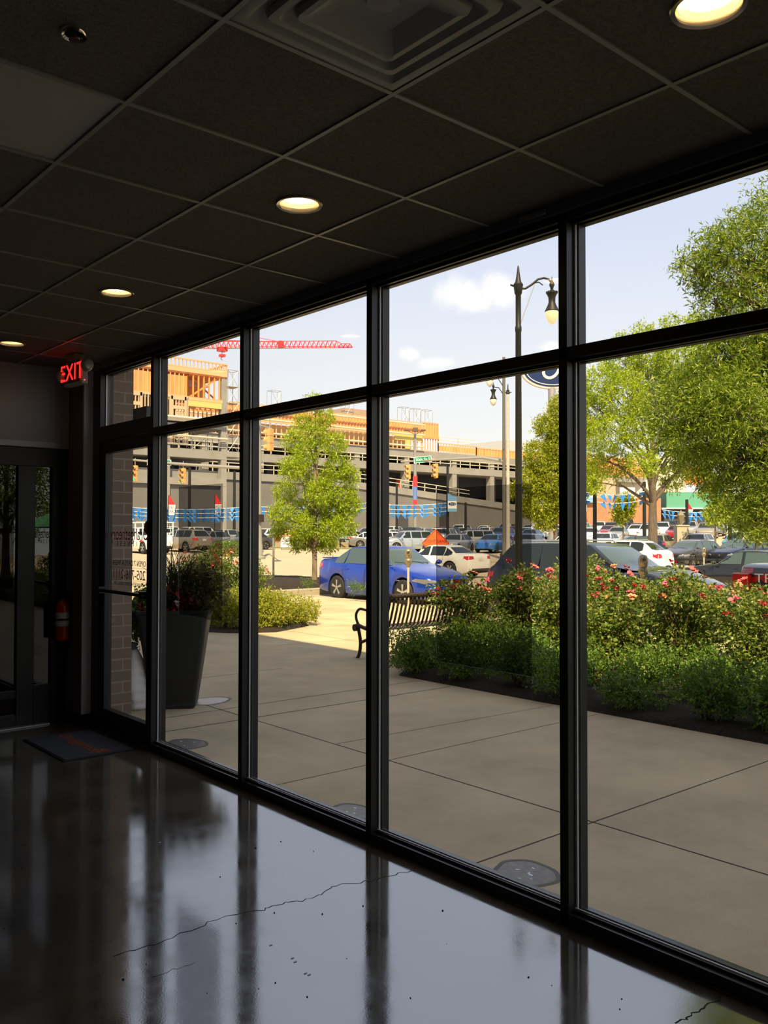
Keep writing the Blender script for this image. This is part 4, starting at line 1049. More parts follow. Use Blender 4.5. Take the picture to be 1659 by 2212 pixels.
def densify(poly, step=.4):
    out = []
    for p, q in zip(poly, poly[1:]+poly[:1]):
        L_ = math.hypot(q[0]-p[0], q[1]-p[1]); n = max(1, int(L_/step))
        for i in range(n): out.append((p[0]+(q[0]-p[0])*i/n, p[1]+(q[1]-p[1])*i/n))
    return out
bp_ = densify([(6.56, 7.35), (6.9, 7.6), (7.6, 7.95), (10.6, 7.95), (11.0, 7.6), (11.0, -9), (6.65, -9)], .5)
bed = mound('mulch_bed', bp_, -.01, .07, bed_m, inner=.05)
tag(bed, 'dark mulch bed under the rose hedge outside the windows', 'mulch bed')
# street tree island
isl = thing('tree_island', 'raised kerbed island of dark mulch under the slim street tree', 'planting bed', (0, 0, 0))
ip = densify([(13.55, 20.25), (16.9, 20.3), (17.6, 21.2), (17.6, 24.6), (15.6, 26.2), (13.1, 25.2), (12.9, 22.2)], .35)
g0 = -.17
kb = MB(); n_ = len(ip); icx = sum(p[0] for p in ip)/n_; icy = sum(p[1] for p in ip)/n_
V = []
for k, z in ((1., -.15), (1., .12), (.995, .14), (.94, .14), (.935, .0)):
    for (x, y) in ip: V.append((icx+(x-icx)*k, icy+(y-icy)*k, g0+z))
F_ = [(a*n_+i, a*n_+(i+1) % n_, (a+1)*n_+(i+1) % n_, (a+1)*n_+i) for a in range(4) for i in range(n_)]
kb.add(V, F_).build('kerb', kerb_m, isl)
mound('mulch', [(icx+(x-icx)*.94, icy+(y-icy)*.94) for x, y in ip], g0+.08, .26, bed_m, isl, 4, .3)
# ================================================================== PLANTS
def leaves(name, centers, radii, n_sprig, per, lsize, asp, m, parent=None, seed=0, shell=.55, spread=1.0, droop=.25, squash=1.):
    """foliage mesh: sprigs of pointed leaves spread through a set of ellipsoid clumps"""
    R_ = np.random.default_rng(seed)
    C_ = np.array(centers, float); Rd = np.array(radii, float)
    if Rd.ndim == 1: Rd = np.repeat(Rd[:, None], 3, 1)
    vol = Rd.prod(1)**(2/3); k = R_.choice(len(C_), n_sprig, p=vol/vol.sum())
    d = R_.normal(size=(n_sprig, 3)); d /= np.linalg.norm(d, axis=1)[:, None]
    rr_ = R_.random(n_sprig)**(1/3)*(1-shell)+shell*(.75+.25*R_.random(n_sprig))
    rr_ *= 1+.12*R_.normal(size=n_sprig)
    P = C_[k]+d*rr_[:, None]*Rd[k]
    tw = d+R_.normal(size=(n_sprig, 3))*.7; tw[:, 2] += .25; tw /= np.linalg.norm(tw, axis=1)[:, None]
    Pn = np.repeat(P, per, 0); T = np.repeat(tw, per, 0); N_ = len(Pn)
    s = np.tile(np.linspace(-.5, 1, per), n_sprig)
    L_ = lsize*(R_.uniform(.7, 1.25, N_))
    base = Pn+T*(s*lsize*1.6*spread)[:, None]
    ld = T*.55+R_.normal(size=(N_, 3))*.75; ld[:, 2] -= droop; ld /= np.linalg.norm(ld, axis=1)[:, None]
    up = R_.normal(size=(N_, 3)); sd_ = np.cross(ld, up); sd_ /= (np.linalg.norm(sd_, axis=1)[:, None]+1e-9)
    nn = np.cross(sd_, ld)
    w = (L_*asp*.5)[:, None]; Lc = L_[:, None]
    v0 = base; v1 = base+ld*Lc*.45+sd_*w+nn*Lc*.04; v2 = base+ld*Lc-nn*Lc*.06; v3 = base+ld*Lc*.45-sd_*w+nn*Lc*.04
    V = np.stack([v0, v1, v2, v3], 1).reshape(-1, 3)
    me = bpy.data.meshes.new(name); me.vertices.add(len(V)); me.vertices.foreach_set('co', V.astype(np.float32).ravel())
    me.loops.add(N_*4); me.loops.foreach_set('vertex_index', np.arange(N_*4, dtype=np.int32)); me.polygons.add(N_)
    me.polygons.foreach_set('loop_start', np.arange(0, N_*4, 4, dtype=np.int32))
    me.materials.append(m); me.update(calc_edges=True)
    return link(name, me, parent)
def cut(o, pred):
    bm = bmesh.new(); bm.from_mesh(o.data); dele = [f for f in bm.faces if pred(f.calc_center_median())]
    bmesh.ops.delete(bm, geom=dele, context='FACES'); bm.to_mesh(o.data); bm.free()
bark_m = mat('bark_brown', (.13, .10, .075), .95, bump=(40, .02), noise=(14, .35, (1, 1, .25)))
bark_l = mat('bark_light', (.22, .165, .115), .95, bump=(50, .015), noise=(14, .3, (1, 1, .25)))
oak_m = leaf_mat('leaf_oak_yellow_green', (.17, .25, .010), (.32, .42, .018), (.48, .55, .035), .36)
oak_d = leaf_mat('leaf_oak_green', (.085, .15, .010), (.19, .28, .018), (.36, .43, .045), .32)
yel_m = leaf_mat('leaf_golden_green', (.15, .20, .012), (.30, .35, .018), (.46, .46, .03), .33)
rose_m = leaf_mat('leaf_rose_green', (.06, .12, .016), (.15, .22, .03), (.34, .36, .08), .34)
low_m = leaf_mat('leaf_groundcover', (.06, .13, .018), (.12, .22, .028), (.24, .33, .045), .34)
spi_m = leaf_mat('leaf_spirea_gold', (.19, .24, .02), (.33, .36, .03), (.50, .46, .06), .3)
def tree(name, lab, cat, base, trunk_h, tr, clumps, radii, n, per, ls, asp, lm, bm_, seed, branches=True, lean=(0, 0), group=None, top=None):
    t = thing(name, lab, cat, base, 0, group); r_ = random.Random(seed)
    zmax = top or max(c[2] for c in clumps)
    b = MB(); path = []; rad = []
    for i in range(9):
        u = i/8; z = zmax*u; path.append((lean[0]*u*u+r_.uniform(-.02, .02)*z*.2, lean[1]*u*u+r_.uniform(-.02, .02)*z*.2, z)); rad.append(tr*(1.15 if i == 0 else 1-.85*u**1.1))
    b.tube(path, rad, 12); b.build('trunk', bark_m if bm_ is None else bm_, t, smooth=60)
    if branches:
        for c, rd in zip(clumps, radii):
            zc = c[2]*.62 if c[2]*.62 > trunk_h else trunk_h
            zc = min(zc, zmax*.85); k = min(7.9, zc/zmax*8); i = int(k); f = k-i; a = Vector(path[i]).lerp(Vector(path[i+1]), f)
            rr_ = rad[i]*(1-f)+rad[i+1]*f; e = Vector(c); m1 = a.lerp(e, .5)+Vector((0, 0, .12*(e-a).length)); b = MB()
            b.tube([a, a.lerp(m1, .5)+Vector((r_.uniform(-.1, .1), r_.uniform(-.1, .1), .02)), m1, e], [rr_*.55, rr_*.42, rr_*.28, rr_*.08], 7)
            rdv = rd if isinstance(rd, (int, float)) else sum(rd)/3
            for _ in range(7):
                dv = Vector((r_.gauss(0, 1), r_.gauss(0, 1), r_.gauss(.3, .8))).normalized()*rdv*r_.uniform(.6, .95)
                s0 = m1.lerp(e, r_.random()); b.tube([s0, s0+dv*.5+Vector((0, 0, .05*rdv)), s0+dv], [rr_*.16, rr_*.10, rr_*.03], 5)
            b.build('branch', bark_m if bm_ is None else bm_, t, smooth=60)
    leaves('foliage', clumps, radii, n, per, ls, asp, lm, t, seed)
    return t
# slim street tree on the island (T1)
tx, ty = at(680, 26.6)
cl = [(0,0,5.75), (.28,0,5.3), (-.35,.1,5.25), (.0,-.1,4.75), (-.62,.1,4.62), (.55,0,4.45), (-.25,.2,4.15), (.62,.1,3.75), (-.55,-.1,3.7), (.95,-.2,3.55), (0,0,3.35), (-.85,.1,3.05), (.2,-.3,3.0), (.80,0,2.85), (-.9,0,2.35), (-.35,.2,2.45), (.45,.1,2.4), (1.0,.2,2.6), (-.95,.0,1.85), (-.3,-.2,1.95), (.45,.1,1.85), (.85,0,2.0), (0,.2,1.55), (-.45,.1,1.5), (.35,0,1.45)]
# swing the clumps so their spread is across the view
cl = [(R3.x*a+_f.x*c, R3.y*a+_f.y*c, z) for (a, c, z) in [(x, y+random.Random(int(x*99+z*7)).uniform(-.5, .5), z) for x, y, z in cl]]
ra = [.34, .36, .36, .46, .42, .48, .5, .5, .5, .36, .58, .46, .6, .52, .42, .52, .52, .40, .34, .5, .5, .42, .4, .36, .36]
ra = [r*.74 for r in ra]; cl = [(a*1.12, b_*1.12, c) for a, b_, c in cl]
T1 = tree('street_tree', 'slim young street tree with bright yellow-green leaves on the mulch island', 'tree', (tx, ty, gz(tx, ty)), 1.3, .085, cl, ra, 4800, 8, .095, .27, oak_m, bark_l, 21)
# near leafy tree at the right (T3)
tx, ty = 13.3, 5.25
sp = []
for (px, py, r_, dd) in ((1600, 560, .62, 0), (1660, 520, .7, .3), (1720, 480, .8, 0), (1560, 600, .42, .1), (1500, 580, .24, 0), (1475, 560, .12, .1), (1535, 540, .3, -.1), (1560, 500, .22, 0), (1540, 650, .26, 0), (1505, 700, .20, .2), (1640, 690, .7, 0), (1600, 760, .55, .2), (1560, 700, .3, .2), (1740, 640, 1.0, .5),
                        (1560, 800, .6, 0), (1500, 830, .45, .2), (1620, 860, .8, .2), (1450, 880, .45, .3), (1410, 895, .24, .2), (1520, 910, .62, 0), (1480, 960, .4, .4), (1600, 960, .75, 0), (1545, 1010, .42, .4), (1690, 900, 1.1, .5), (1640, 1040, .6, .2), (1590, 1070, .4, 0), (1690, 1060, .8, .5), (1655, 1120, .42, 0), (1615, 1125, .28, .1), (1760, 780, 1.3, .8), (1790, 1000, 1.2, .5), (1580, 880, .5, -.6)):
    d = 13.0+dd; x, y = at(px, d); sp.append((x-tx, y-ty, hz(py, d)-gz(tx, ty), r_))
T3 = tree('leafy_street_tree', 'large near street tree with long narrow leaves filling the right edge', 'tree', (tx, ty, gz(tx, ty)), 1.6, .16, [s[:3] for s in sp], [s[3] for s in sp], 14000, 8, .085, .20, oak_d, bark_m, 31, lean=(.3, -.5), top=7.4)
# broad tree in front of the lot (T2)
tx, ty = at(1410, 47.5)
sp = []
for (px, py, r_, dd) in ((1405, 760, 1.6, 0), (1350, 780, 1.5, .5), (1460, 770, 1.5, -.5), (1300, 830, 1.4, 0), (1350, 850, 1.6, -1), (1410, 850, 1.7, 1.5), (1470, 850, 1.7, 0), (1520, 820, 1.3, 0), (1280, 900, 1.3, 1), (1320, 930, 1.3, -1), (1385, 920, 1.3, -1.5), (1520, 900, 1.3, 1), (1270, 980, 1.1, 0), (1330, 1000, 1.2, 1), (1390, 1000, 1.0, -2), (1470, 950, 1.3, -1), (1500, 1000, 1.2, 0), (1450, 1030, 1.0, .5), (1285, 1040, .8, 0), (1250, 860, 1.0, 0), (1390, 720, .8, 0), (1345, 735, .55, 0), (1450, 700, .7, 0), (1500, 690, .6, 0), (1530, 740, .9, 0), (1545, 980, .9, 0)):
    d = 47.5+dd; x, y = at(px, d); sp.append((x-tx, y-ty, hz(py, d)-gz(tx, ty), r_))
T2 = tree('broad_shade_tree', 'broad shade tree with a thick dark trunk standing before the car lot', 'tree', (tx, ty, gz(tx, ty)), 3.4, .29, [s[:3] for s in sp], [s[3]*.80 for s in sp], 9000, 8, .15, .34, oak_m, bark_m, 41, top=9.5)
# golden tree right of the lamp post (T4)
tx, ty = at(1200, 66)
sp = []
for (px, py, r_) in ((1215, 880, 1.0), (1185, 920, 1.0), (1215, 960, 1.4), (1165, 985, 1.2), (1195, 1030, 1.6), (1150, 1040, 1.1), (1165, 1090, 1.2), (1215, 1080, 1.4), (1140, 1095, .8), (1245, 930, 1.4), (1250, 1030, 1.5), (1178, 1125, .8), (1110, 1060, .5)):
    x, y = at(px, 66); sp.append((x-tx, y-ty, hz(py, 66)-gz(tx, ty), r_))
T4 = tree('golden_tree', 'golden yellow-green tree right of the tall lamp posts', 'tree', (tx, ty, gz(tx, ty)), 2.0, .18, [s[:3] for s in sp], [s[3] for s in sp], 8000, 7, .19, .40, yel_m, bark_m, 51, top=8.5)
def small_tree(px, d, top_py, bot_py, half, lm, lab, seed, nm='lot_tree'):
    x0, y0 = at(px, d); zt, zb = hz(top_py, d)-gz(x0, y0), hz(bot_py, d)-gz(x0, y0); r_ = random.Random(seed); k = half/FPX*d; cl_ = []; ra_ = []
    for i in range(9):
        u = r_.random(); z = zb+(zt-zb)*u; a = r_.uniform(-1, 1)*k*(1-.5*u)*.7; cl_.append((R3.x*a+r_.uniform(-.3, .3), R3.y*a+r_.uniform(-.3, .3), z)); ra_.append(k*.42)
    return tree(nm, lab, 'tree', (x0, y0, gz(x0, y0)), max(.8, zb*.7), .07, cl_, ra_, 700, 6, .20, .4, lm, bark_m, seed, branches=False, top=zt*.9)
small_tree(1346, 60, 1072, 1120, 26, yel_m, 'small golden tree in the lot left of the thick trunk', 61)
small_tree(1545, 60, 1035, 1125, 42, oak_m, 'small green tree in the lot right of the stone lantern', 62)
small_tree(1632, 42, 1090, 1150, 60, oak_d, 'dark-trunked tree behind the passing black sedan', 63)
small_tree(1750, 66, 980, 1110, 90, oak_d, 'green tree far right behind the lot cars', 64)

tm = tree('court_tree', 'dark green tree mirrored in the partition glass beyond the parasol', 'tree', (9.3, -14.5, 0), 1.4, .14, [(0, 0, 3.4), (.9, .4, 3.0), (-.9, -.2, 3.1), (0, .5, 4.3), (-.6, .3, 4.9), (.6, -.4, 2.3), (-1.2, 0, 2.2), (1.3, 0, 4.0)], [1.1, 1., 1., 1., .9, .9, .8, .9], 2200, 7, .13, .3, oak_d, bark_m, 66)
# ---- shrubs
def shrub_twigs(b, h, r, rnd, n=9):
    for _ in range(n):
        a = rnd.uniform(0, 6.28); e = (r*.7*math.cos(a)*rnd.uniform(.3, 1), r*.7*math.sin(a)*rnd.uniform(.3, 1), h*rnd.uniform(.6, .95)); b.tube([(e[0]*.1, e[1]*.1, 0), (e[0]*.5, e[1]*.5, e[2]*.55), e], [.012, .008, .003], 5)
twig_m = mat('twig_brown', (.10, .055, .035), .9)
flow_m = mat('rose_coral', (.80, .12, .13), .6)
flow_p = mat('rose_pink', (.85, .14, .22), .6)
flow_o = mat('rose_faded', (.80, .30, .16), .6)
def blossom_mesh(seed):
    r_ = random.Random(seed); b = MB()
    for _ in range(4):
        c = (r_.uniform(-.028, .028), r_.uniform(-.028, .028), r_.uniform(-.015, .02)); 
        for k in range(5):
            a = k*1.257+r_.random(); e = Vector((math.cos(a), math.sin(a), .45)).normalized()*.026; s_ = Vector((-math.sin(a), math.cos(a), 0))*.014; c_ = Vector(c)
            b.add([c_, c_+e*.55+s_, c_+e+Vector((0, 0, .004)), c_+e*.55-s_], [(0, 1, 2, 3)])
        b.blob(c, .009, 5, 3)
    o = b.build('blossom', flow_m); me = o.data; bpy.data.objects.remove(o); return me
bl_me = [blossom_mesh(s) for s in range(3)]
def rose_proto(seed, h=1.24, r=.56):
    r_ = random.Random(seed); t = thing('rose_bush', '', 'shrub')
    cl_ = []; ra_ = []
    for i in range(11):
        a = r_.uniform(0, 6.28); q_ = r_.uniform(.0, .62)*r; cl_.append((q_*math.cos(a), q_*math.sin(a), h*r_.uniform(.24, .84))); ra_.append(r*r_.uniform(.34, .50))
    leaves('foliage', cl_, ra_, 950, 6, .047, .52, rose_m, t, seed, shell=.35)
    b = MB(); shrub_twigs(b, h, r, r_, 12); b.build('stem', twig_m, t)
    for i in range(9):
        a = r_.uniform(0, 6.28); q_ = r_.uniform(.2, .95)*r; z = h*(1.02-.30*(q_/r)**2)*r_.uniform(.82, 1.06)
        o = link('blossom', bl_me[i % 3], t); o.location = (q_*math.cos(a), q_*math.sin(a), z); o.rotation_euler = (r_.uniform(-.7, .7), r_.uniform(-.7, .7), r_.uniform(0, 6)); o.scale = (1.25,)*3
        o.material_slots[0].link = 'OBJECT'; o.material_slots[0].material = [flow_m, flow_p, flow_o][i % 3]
    return t
protos_r = [rose_proto(s) for s in (71, 72, 73, 74)]
rr3 = random.Random(77); spots = [(8.02, 7.62, 'front')]
for k in range(20):
    y = 7.35-k*.80; spots.append((8.55+rr3.uniform(-.1, .1), y+rr3.uniform(-.1, .1), 'street' if False else 'front'))
    spots.append((9.45+rr3.uniform(-.1, .1), y-.35+rr3.uniform(-.1, .1), 'rear'))
    if k % 2 == 0: spots.append((10.25+rr3.uniform(-.1, .1), y+rr3.uniform(-.1, .1), 'kerb-side'))
cnt = {}
for i, (x, y, rw) in enumerate(spots):
    p = protos_r[i % 4]; o = p if i < 4 else dup(p); cnt[rw] = cnt.get(rw, 0)+1
    s_ = rr3.uniform(.86, 1.06)*(.98 if rw != 'front' else .94); o.location = (x, y, gz(x)+.04); o.rotation_euler = (0, 0, rr3.uniform(0, 6.28)); o.scale = (1.08, 1.08, s_)
    o['label'] = 'pink rose bush, %s from the bench end in the %s row of the hedge' % (ordw[cnt[rw]-1], rw); o['group'] = 'rose bushes in the hedge'
# low groundcover shrubs
def low_proto(seed):
    r_ = random.Random(seed); t = thing('low_shrub', '', 'shrub'); cl_ = []; ra_ = []
    for i in range(9):
        a = r_.uniform(0, 6.28); q_ = r_.uniform(0, .30); cl_.append((q_*math.cos(a), q_*math.sin(a), r_.uniform(.14, .36))); ra_.append(r_.uniform(.14, .22))
    leaves('foliage', cl_, ra_, 620, 7, .036, .5, low_m, t, seed, shell=.45, droop=0)
    b = MB(); shrub_twigs(b, .38, .38, r_, 8); b.build('stem', twig_m, t)
    return t
protos_l = [low_proto(s) for s in (81, 82, 83)]
lows = []
for k in range(24):
    y = 7.15-k*.66
    lows.append((6.84+rr3.uniform(-.1, .1)-(.0 if k > 2 else .05), y, 'edge')); lows.append((7.70+rr3.uniform(-.08, .08), y-.3, 'inner'))
cnt = {}
for i, (x, y, rw) in enumerate(lows):
    p = protos_l[i % 3]; o = p if i < 3 else dup(p); cnt[rw] = cnt.get(rw, 0)+1
    near = .84 if y > 4 else .92
    s_ = rr3.uniform(.86, 1.1)*near*(1.12 if rw == 'inner' else 1); o.location = (x, y+rr3.uniform(-.08, .08), .045); o.rotation_euler = (0, 0, rr3.uniform(0, 6.28)); o.scale = (s_, s_, s_*rr3.uniform(.9, 1.15))
    o['label'] = 'low green shrub, %s from the bench end in the %s row of the bed' % (ordw[cnt[rw]-1], rw); o['group'] = 'low shrubs along the bed edge'
for k, (x, y, sc) in enumerate(((7.35, 7.60, .78), (7.75, 7.38, .92), (8.05, 7.15, .95), (7.15, 7.30, .72), (7.6, 7.0, .85), (6.86, 7.42, .6))):
    o = dup(protos_l[k % 3], loc=(x, y, .045), rz=k*1.3, scale=sc, label='taller green shrub in front of the bench, %s of six counted from the walk' % ordw[k]); o['group'] = 'taller shrubs by the bench'
# golden spirea bushes left
def spirea(seed, r, h, lm=spi_m, nm='golden_shrub'):
    r_ = random.Random(seed); t = thing(nm, '', 'shrub'); cl_ = []; ra_ = []
    for i in range(12):
        a = r_.uniform(0, 6.28); q_ = r_.uniform(0, .62)*r; cl_.append((q_*math.cos(a), q_*math.sin(a), h*r_.uniform(.25, .75))); ra_.append(r*r_.uniform(.28, .42))
    leaves('foliage', cl_, ra_, 1300, 7, .034, .5, lm, t, seed, shell=.5, droop=0)
    b = MB(); shrub_twigs(b, h*.9, r*.8, r_, 8); b.build('stem', twig_m, t); return t
for (px, d, r, h, lab, sd_) in ((590, 14.8, .72, .62, 'rounded golden shrub in front of the thin sign pole', 91), (635, 15.6, .55, .42, 'small golden shrub at the right end of the shrub group', 92), (548, 15.2, .6, .62, 'golden shrub hidden behind the second mullion', 93), (488, 14.6, .62, .66, 'golden shrub right of the big planter', 94), (455, 15.4, .5, .56, 'golden shrub behind the rim of the big planter', 95)):
    x, y = at(px, d); o = spirea(sd_, r, h); o.location = (x, y, gz(x, y)); o['label'] = lab; o['group'] = 'golden shrubs beyond the plaza'
p = protos_r[0]
for (px, d, sc, lab) in ((500, 17.2, 1.0, 'pink rose bush behind the golden shrub right of the planter'), (455, 17.8, 1.12, 'pink rose bush behind the planter grasses'), (545, 17.5, .9, 'pink rose bush behind the second mullion'), (415, 17.0, 1.0, 'pink rose bush farthest left behind the planter')):
    x, y = at(px, d); o = dup(p, loc=(x, y, gz(x, y)), rz=px*.1, label=lab, scale=sc); o['group'] = 'rose bushes beyond the plaza'
gb = mound('mulch_bed', densify([at(380, 14.2), at(500, 13.9), at(600, 14.2), at(668, 15.4), at(640, 16.8), at(540, 19), at(400, 19)], .5), -.02, .06, bed_m, inner=.1); gb.location.z = -.02
tag(gb, 'small mulch bed under the golden shrubs', 'mulch bed')
# clipped box hedge across the road
x, y = at(510, 60); hgd = thing('clipped_hedge', 'clipped green hedge block left of the traffic signal pole', 'hedge', (x, y, gz(x, y)), math.radians(-41))
leaves('foliage', [(-1.2+.6*i, j*.4, .5) for i in range(5) for j in (-1, 0, 1)], [.45]*15, 1500, 5, .12, .5, low_m, hgd, 5, shell=.5)
b = MB(); b.box(-1.4, 1.4, -.5, .5, 0, .75); b.build('stem', twig_m, hgd)
b = MB(); r_ = random.Random(6)
# ---- big planter
pl = thing('tall_planter', 'tall dark grey square planter tapering to its foot outside the entrance', 'planter', (3.88, 7.43, 0), math.radians(-34))
pm = mat('planter_grey', (.026, .028, .026), .55)
b = MB(); sq_ring(b, [(.185, .0, .02), (.195, .012, .03), (.315, .865, .045), (.325, .875, .045), (.325, .90, .045), (.30, .90, .04), (.29, .80, .04)], 4); b.f.append(tuple(reversed(range(20)))); b.mi.append(0)
b.build('pot', pm, pl, smooth=35)
b = MB(); b.box(-.285, .285, -.285, .285, .78, .84); b.build('soil', bed_m, pl)
b = MB(); rg = random.Random(9)
for _ in range(210):
    a = rg.uniform(0, 6.28); h = rg.uniform(.35, .80); o_ = rg.uniform(.1, .46); x0, y0 = rg.uniform(-.1, .1), rg.uniform(-.1, .1); w = rg.uniform(.006, .011)
    pts = [Vector((x0+math.cos(a)*o_*u*u, y0+math.sin(a)*o_*u*u, .84+h*(u-.42*u*u*u*o_*1.6))) for u in (0, .25, .5, .75, 1)]
    s_ = Vector((-math.sin(a), math.cos(a), 0))
    for i in range(4):
        w0, w1 = w*(1-.2*i), w*(1-.2*(i+1)); b.add([pts[i]-s_*w0, pts[i]+s_*w0, pts[i+1]+s_*w1, pts[i+1]-s_*w1], [(0, 1, 2, 3)])
gm = leaf_mat('leaf_spike_grass', (.018, .022, .014), (.035, .045, .02), (.07, .07, .03), .2)
sg = b.build('spike_grass', gm, None)
tag(sg, 'dark spiky grass rising from the middle of the tall planter', 'grass plant'); sg.location = pl.location; sg.rotation_euler = pl.rotation_euler
def potplant(nm, lab, off, cl_, ra_, n, per, ls, asp, lm, seed):
    t = thing(nm, lab, 'plant', tuple(pl.location)); leaves('foliage', [(c[0]+off[0], c[1]+off[1], c[2]) for c in cl_], ra_, n, per, ls, asp, lm, t, seed, shell=.3); return t
dusk = leaf_mat('leaf_dusky', (.08, .07, .03), (.18, .17, .05), (.34, .30, .08), .3)
potplant('bushy_pot_plant', 'bushy bronze-green plant on the right side of the tall planter', (0, 0), [(.15, -.12, 1.05), (.22, -.18, .98), (.05, -.05, 1.05), (.28, -.22, 1.12), (.18, -.1, 1.2)], [.14, .12, .15, .12, .12], 420, 6, .05, .35, dusk, 101)
potplant('trailing_vine', 'green vine trailing down the left side of the tall planter', (0, 0), [(-.22, .16, .95), (-.28, .2, .88), (-.30, .2, .76), (-.30, .21, .66), (-.15, .12, .98), (-.32, .22, .82)], [.12, .10, .07, .05, .12, .08], 420, 6, .045, .55, low_m, 102)
v = potplant('red_leaved_plant', 'dark red leafed plant at the front rim of the tall planter', (0, 0), [(-.05, -.18, .95), (.02, -.22, .92), (-.1, -.12, 1.0)], [.10, .08, .09], 38, 6, .05, .6, leaf_mat('leaf_crimson', (.05, .005, .006), (.20, .012, .012), (.42, .03, .02), .3), 103)
for i, (dx, dy, dz, m_) in enumerate(((-.26, .06, .98, 'w'), (-.30, .10, .93, 'r'), (-.22, .0, 1.0, 'w'), (-.27, .12, 1.02, 'w'), (-.1, -.25, .96, 'w'), (-.31, .04, .90, 'r'))):
    o = link('blossom', bl_me[i % 3], v); o.location = (dx, dy, dz); o.material_slots[0].link = 'OBJECT'; o.material_slots[0].material = mat('petal_white', (.6, .6, .6), .6) if m_ == 'w' else flow_m
# small weeds in the island
for i, (px, d) in enumerate(((662, 24.0), (762, 22.6), (775, 22.4))):
    x, y = at(px, d); t = thing('weed_clump', 'small green weed clump %s' % ['left of the street tree trunk', 'in front of the blue sedan rear wheel', 'right of the weed by the blue sedan rear wheel'][i], 'weed', (x, y, g0+.22), 0, 'weeds on the mulch island')
    leaves('foliage', [(0, 0, .12), (.12, 0, .1)], [.09, .08], 36, 6, .09, .14, low_m, t, 110+i, droop=-.2)
# ================================================================== STREET FURNITURE
blk = mat('street_black_paint', (.016, .016, .014), .5, 0, .35)
galv = mat('galvanised_steel', (.36, .35, .33), .45, .5)
cpost = mat('concrete_post', (.42, .39, .34), .8, noise=(8, .15))
# bench: strap slats, scrolled cast arms, seat faces away to the left
bn = thing('strap_bench', 'black steel strap bench with scrolled arms between the plaza and the rose hedge', 'bench', (7.10, 8.14, -.03), math.radians(-2))
bm = mat('bench_brown_black', (.060, .040, .028), .42, .3)
YK = .93
LB = 1.78
def side_frame(x):
    b = MB()
    def bar(pts, w=.05, h=.035):
        for p, q in zip(pts[:-1], pts[1:]): b.beam((x, p[0], p[1]), (x, q[0], q[1]), h, w, up=(1, 0, 0))
    def curve(P, n=6):
        out = []
        for i in range(len(P)-1):
            p0 = P[max(i-1, 0)]; p1 = P[i]; p2 = P[i+1]; p3 = P[min(i+2, len(P)-1)]
            for k in range(n):
                t = k/n; out.append(tuple(.5*((2*p1[j])+(-p0[j]+p2[j])*t+(2*p0[j]-5*p1[j]+4*p2[j]-p3[j])*t*t+(-p0[j]+3*p1[j]-3*p2[j]+p3[j])*t**3) for j in (0, 1)))
        out.append(P[-1]); return out
    b.tube([(x, y, z) for y, z in curve([(.66, .0), (.58, .02), (.53, .12), (.52, .24), (.545, .34), (.57, .42)])], .022, 8)
    b.tube([(x, y, z) for y, z in curve([(.02, .0), (.09, .03), (.12, .10), (.20, .20), (.35, .27), (.52, .22)])], .020, 8)
    b.tube([(x, y, z) for y, z in curve([(.62, .41), (.58, .44), (.40, .41), (.18, .40), (.08, .45), (.03, .60), (-.04, .83)])], .026, 8)
    b.tube([(x, y, z) for y, z in curve([(.54, .43), (.60, .50), (.61, .58), (.55, .645), (.45, .65), (.25, .62), (.05, .60)])], .017, 8)
    b.lathe([(.045, -.025), (.045, .025)], 16, (x, .62, .405), 'x')
    return b
for x in (0, LB): side_frame(x).build('side_frame', bm, bn, smooth=50)
b = MB(); b.tube([(-.02, -.03, .84), (LB+.02, -.03, .84)], .028, 10)
for i in range(34):
    x = .03+i*(LB-.06)/33; b.tube([(x-.02, -.03+.03, .84), (x, -.03, .872), (x+.02, -.062, .85)], .006, 5)
b.build('top_rail', bm, bn, smooth=50)
for i in range(26):
    x = .04+i*(LB-.08)/25; b = MB()
    P = [(-.035, .84), (-.02, .74), (.03, .58), (.075, .46), (.16, .405), (.34, .405), (.52, .43), (.59, .42), (.60, .39)]
    for p, q in zip(P[:-1], P[1:]): b.beam((x, p[0], p[1]), (x, q[0], q[1]), .036, .006, up=(1, 0, 0)) if False else b.add([(x-.018, p[0], p[1]), (x+.018, p[0], p[1]), (x+.018, q[0], q[1]), (x-.018, q[0], q[1]), (x-.018, p[0]+.004, p[1]-.006), (x+.018, p[0]+.004, p[1]-.006), (x+.018, q[0]+.004, q[1]-.006), (x-.018, q[0]+.004, q[1]-.006)], [(0,1,2,3), (7,6,5,4), (0,4,5,1), (1,5,6,2), (2,6,7,3), (3,7,4,0)])
    b.build('slat', bm, bn)
# parking meters
def meter(px, X, lab):
    x, y = at_x(px, X); t = thing('parking_meter', lab, 'parking meter', (x, y, gz(x, y)), 0, 'parking meters along the kerb')
    mm = mat('meter_bronze', (.30, .25, .17), .35, .55)
    b = MB(); b.tube([(0, 0, 0), (0, 0, 1.0)], .028, 12); b.build('post', mat('meter_post', (.52, .47, .38), .5, .2), t, smooth=50)
    b = MB(); b.lathe([(.030, .97), (.055, 1.0), (.062, 1.04), (.085, 1.07), (.092, 1.13), (.078, 1.17), (.060, 1.19)], 20); b.build('coin_vault', mm, t, smooth=50)
    b = MB(); b.lathe([(.058, 1.19), (.080, 1.22), (.088, 1.30), (.086, 1.36), (.066, 1.415), (.03, 1.435), (0, 1.44)], 20); b.build('meter_head', mm, t, smooth=50)
    b = MB(); b.cbox((-.045, -.066, 1.345), (.075, .03, .05)); b.build('meter_window', mat('meter_glass', (.05, .05, .05), .1), t); t.children[-1].rotation_euler = (0, 0, 0)
    b = MB(); b.cbox((-.05, -.070, 1.26), (.025, .02, .035)); b.cbox((-.055, -.072, 1.10), (.03, .02, .03)); b.build('coin_slot', mat('meter_plate', (.08, .07, .06), .4), t)
    return t
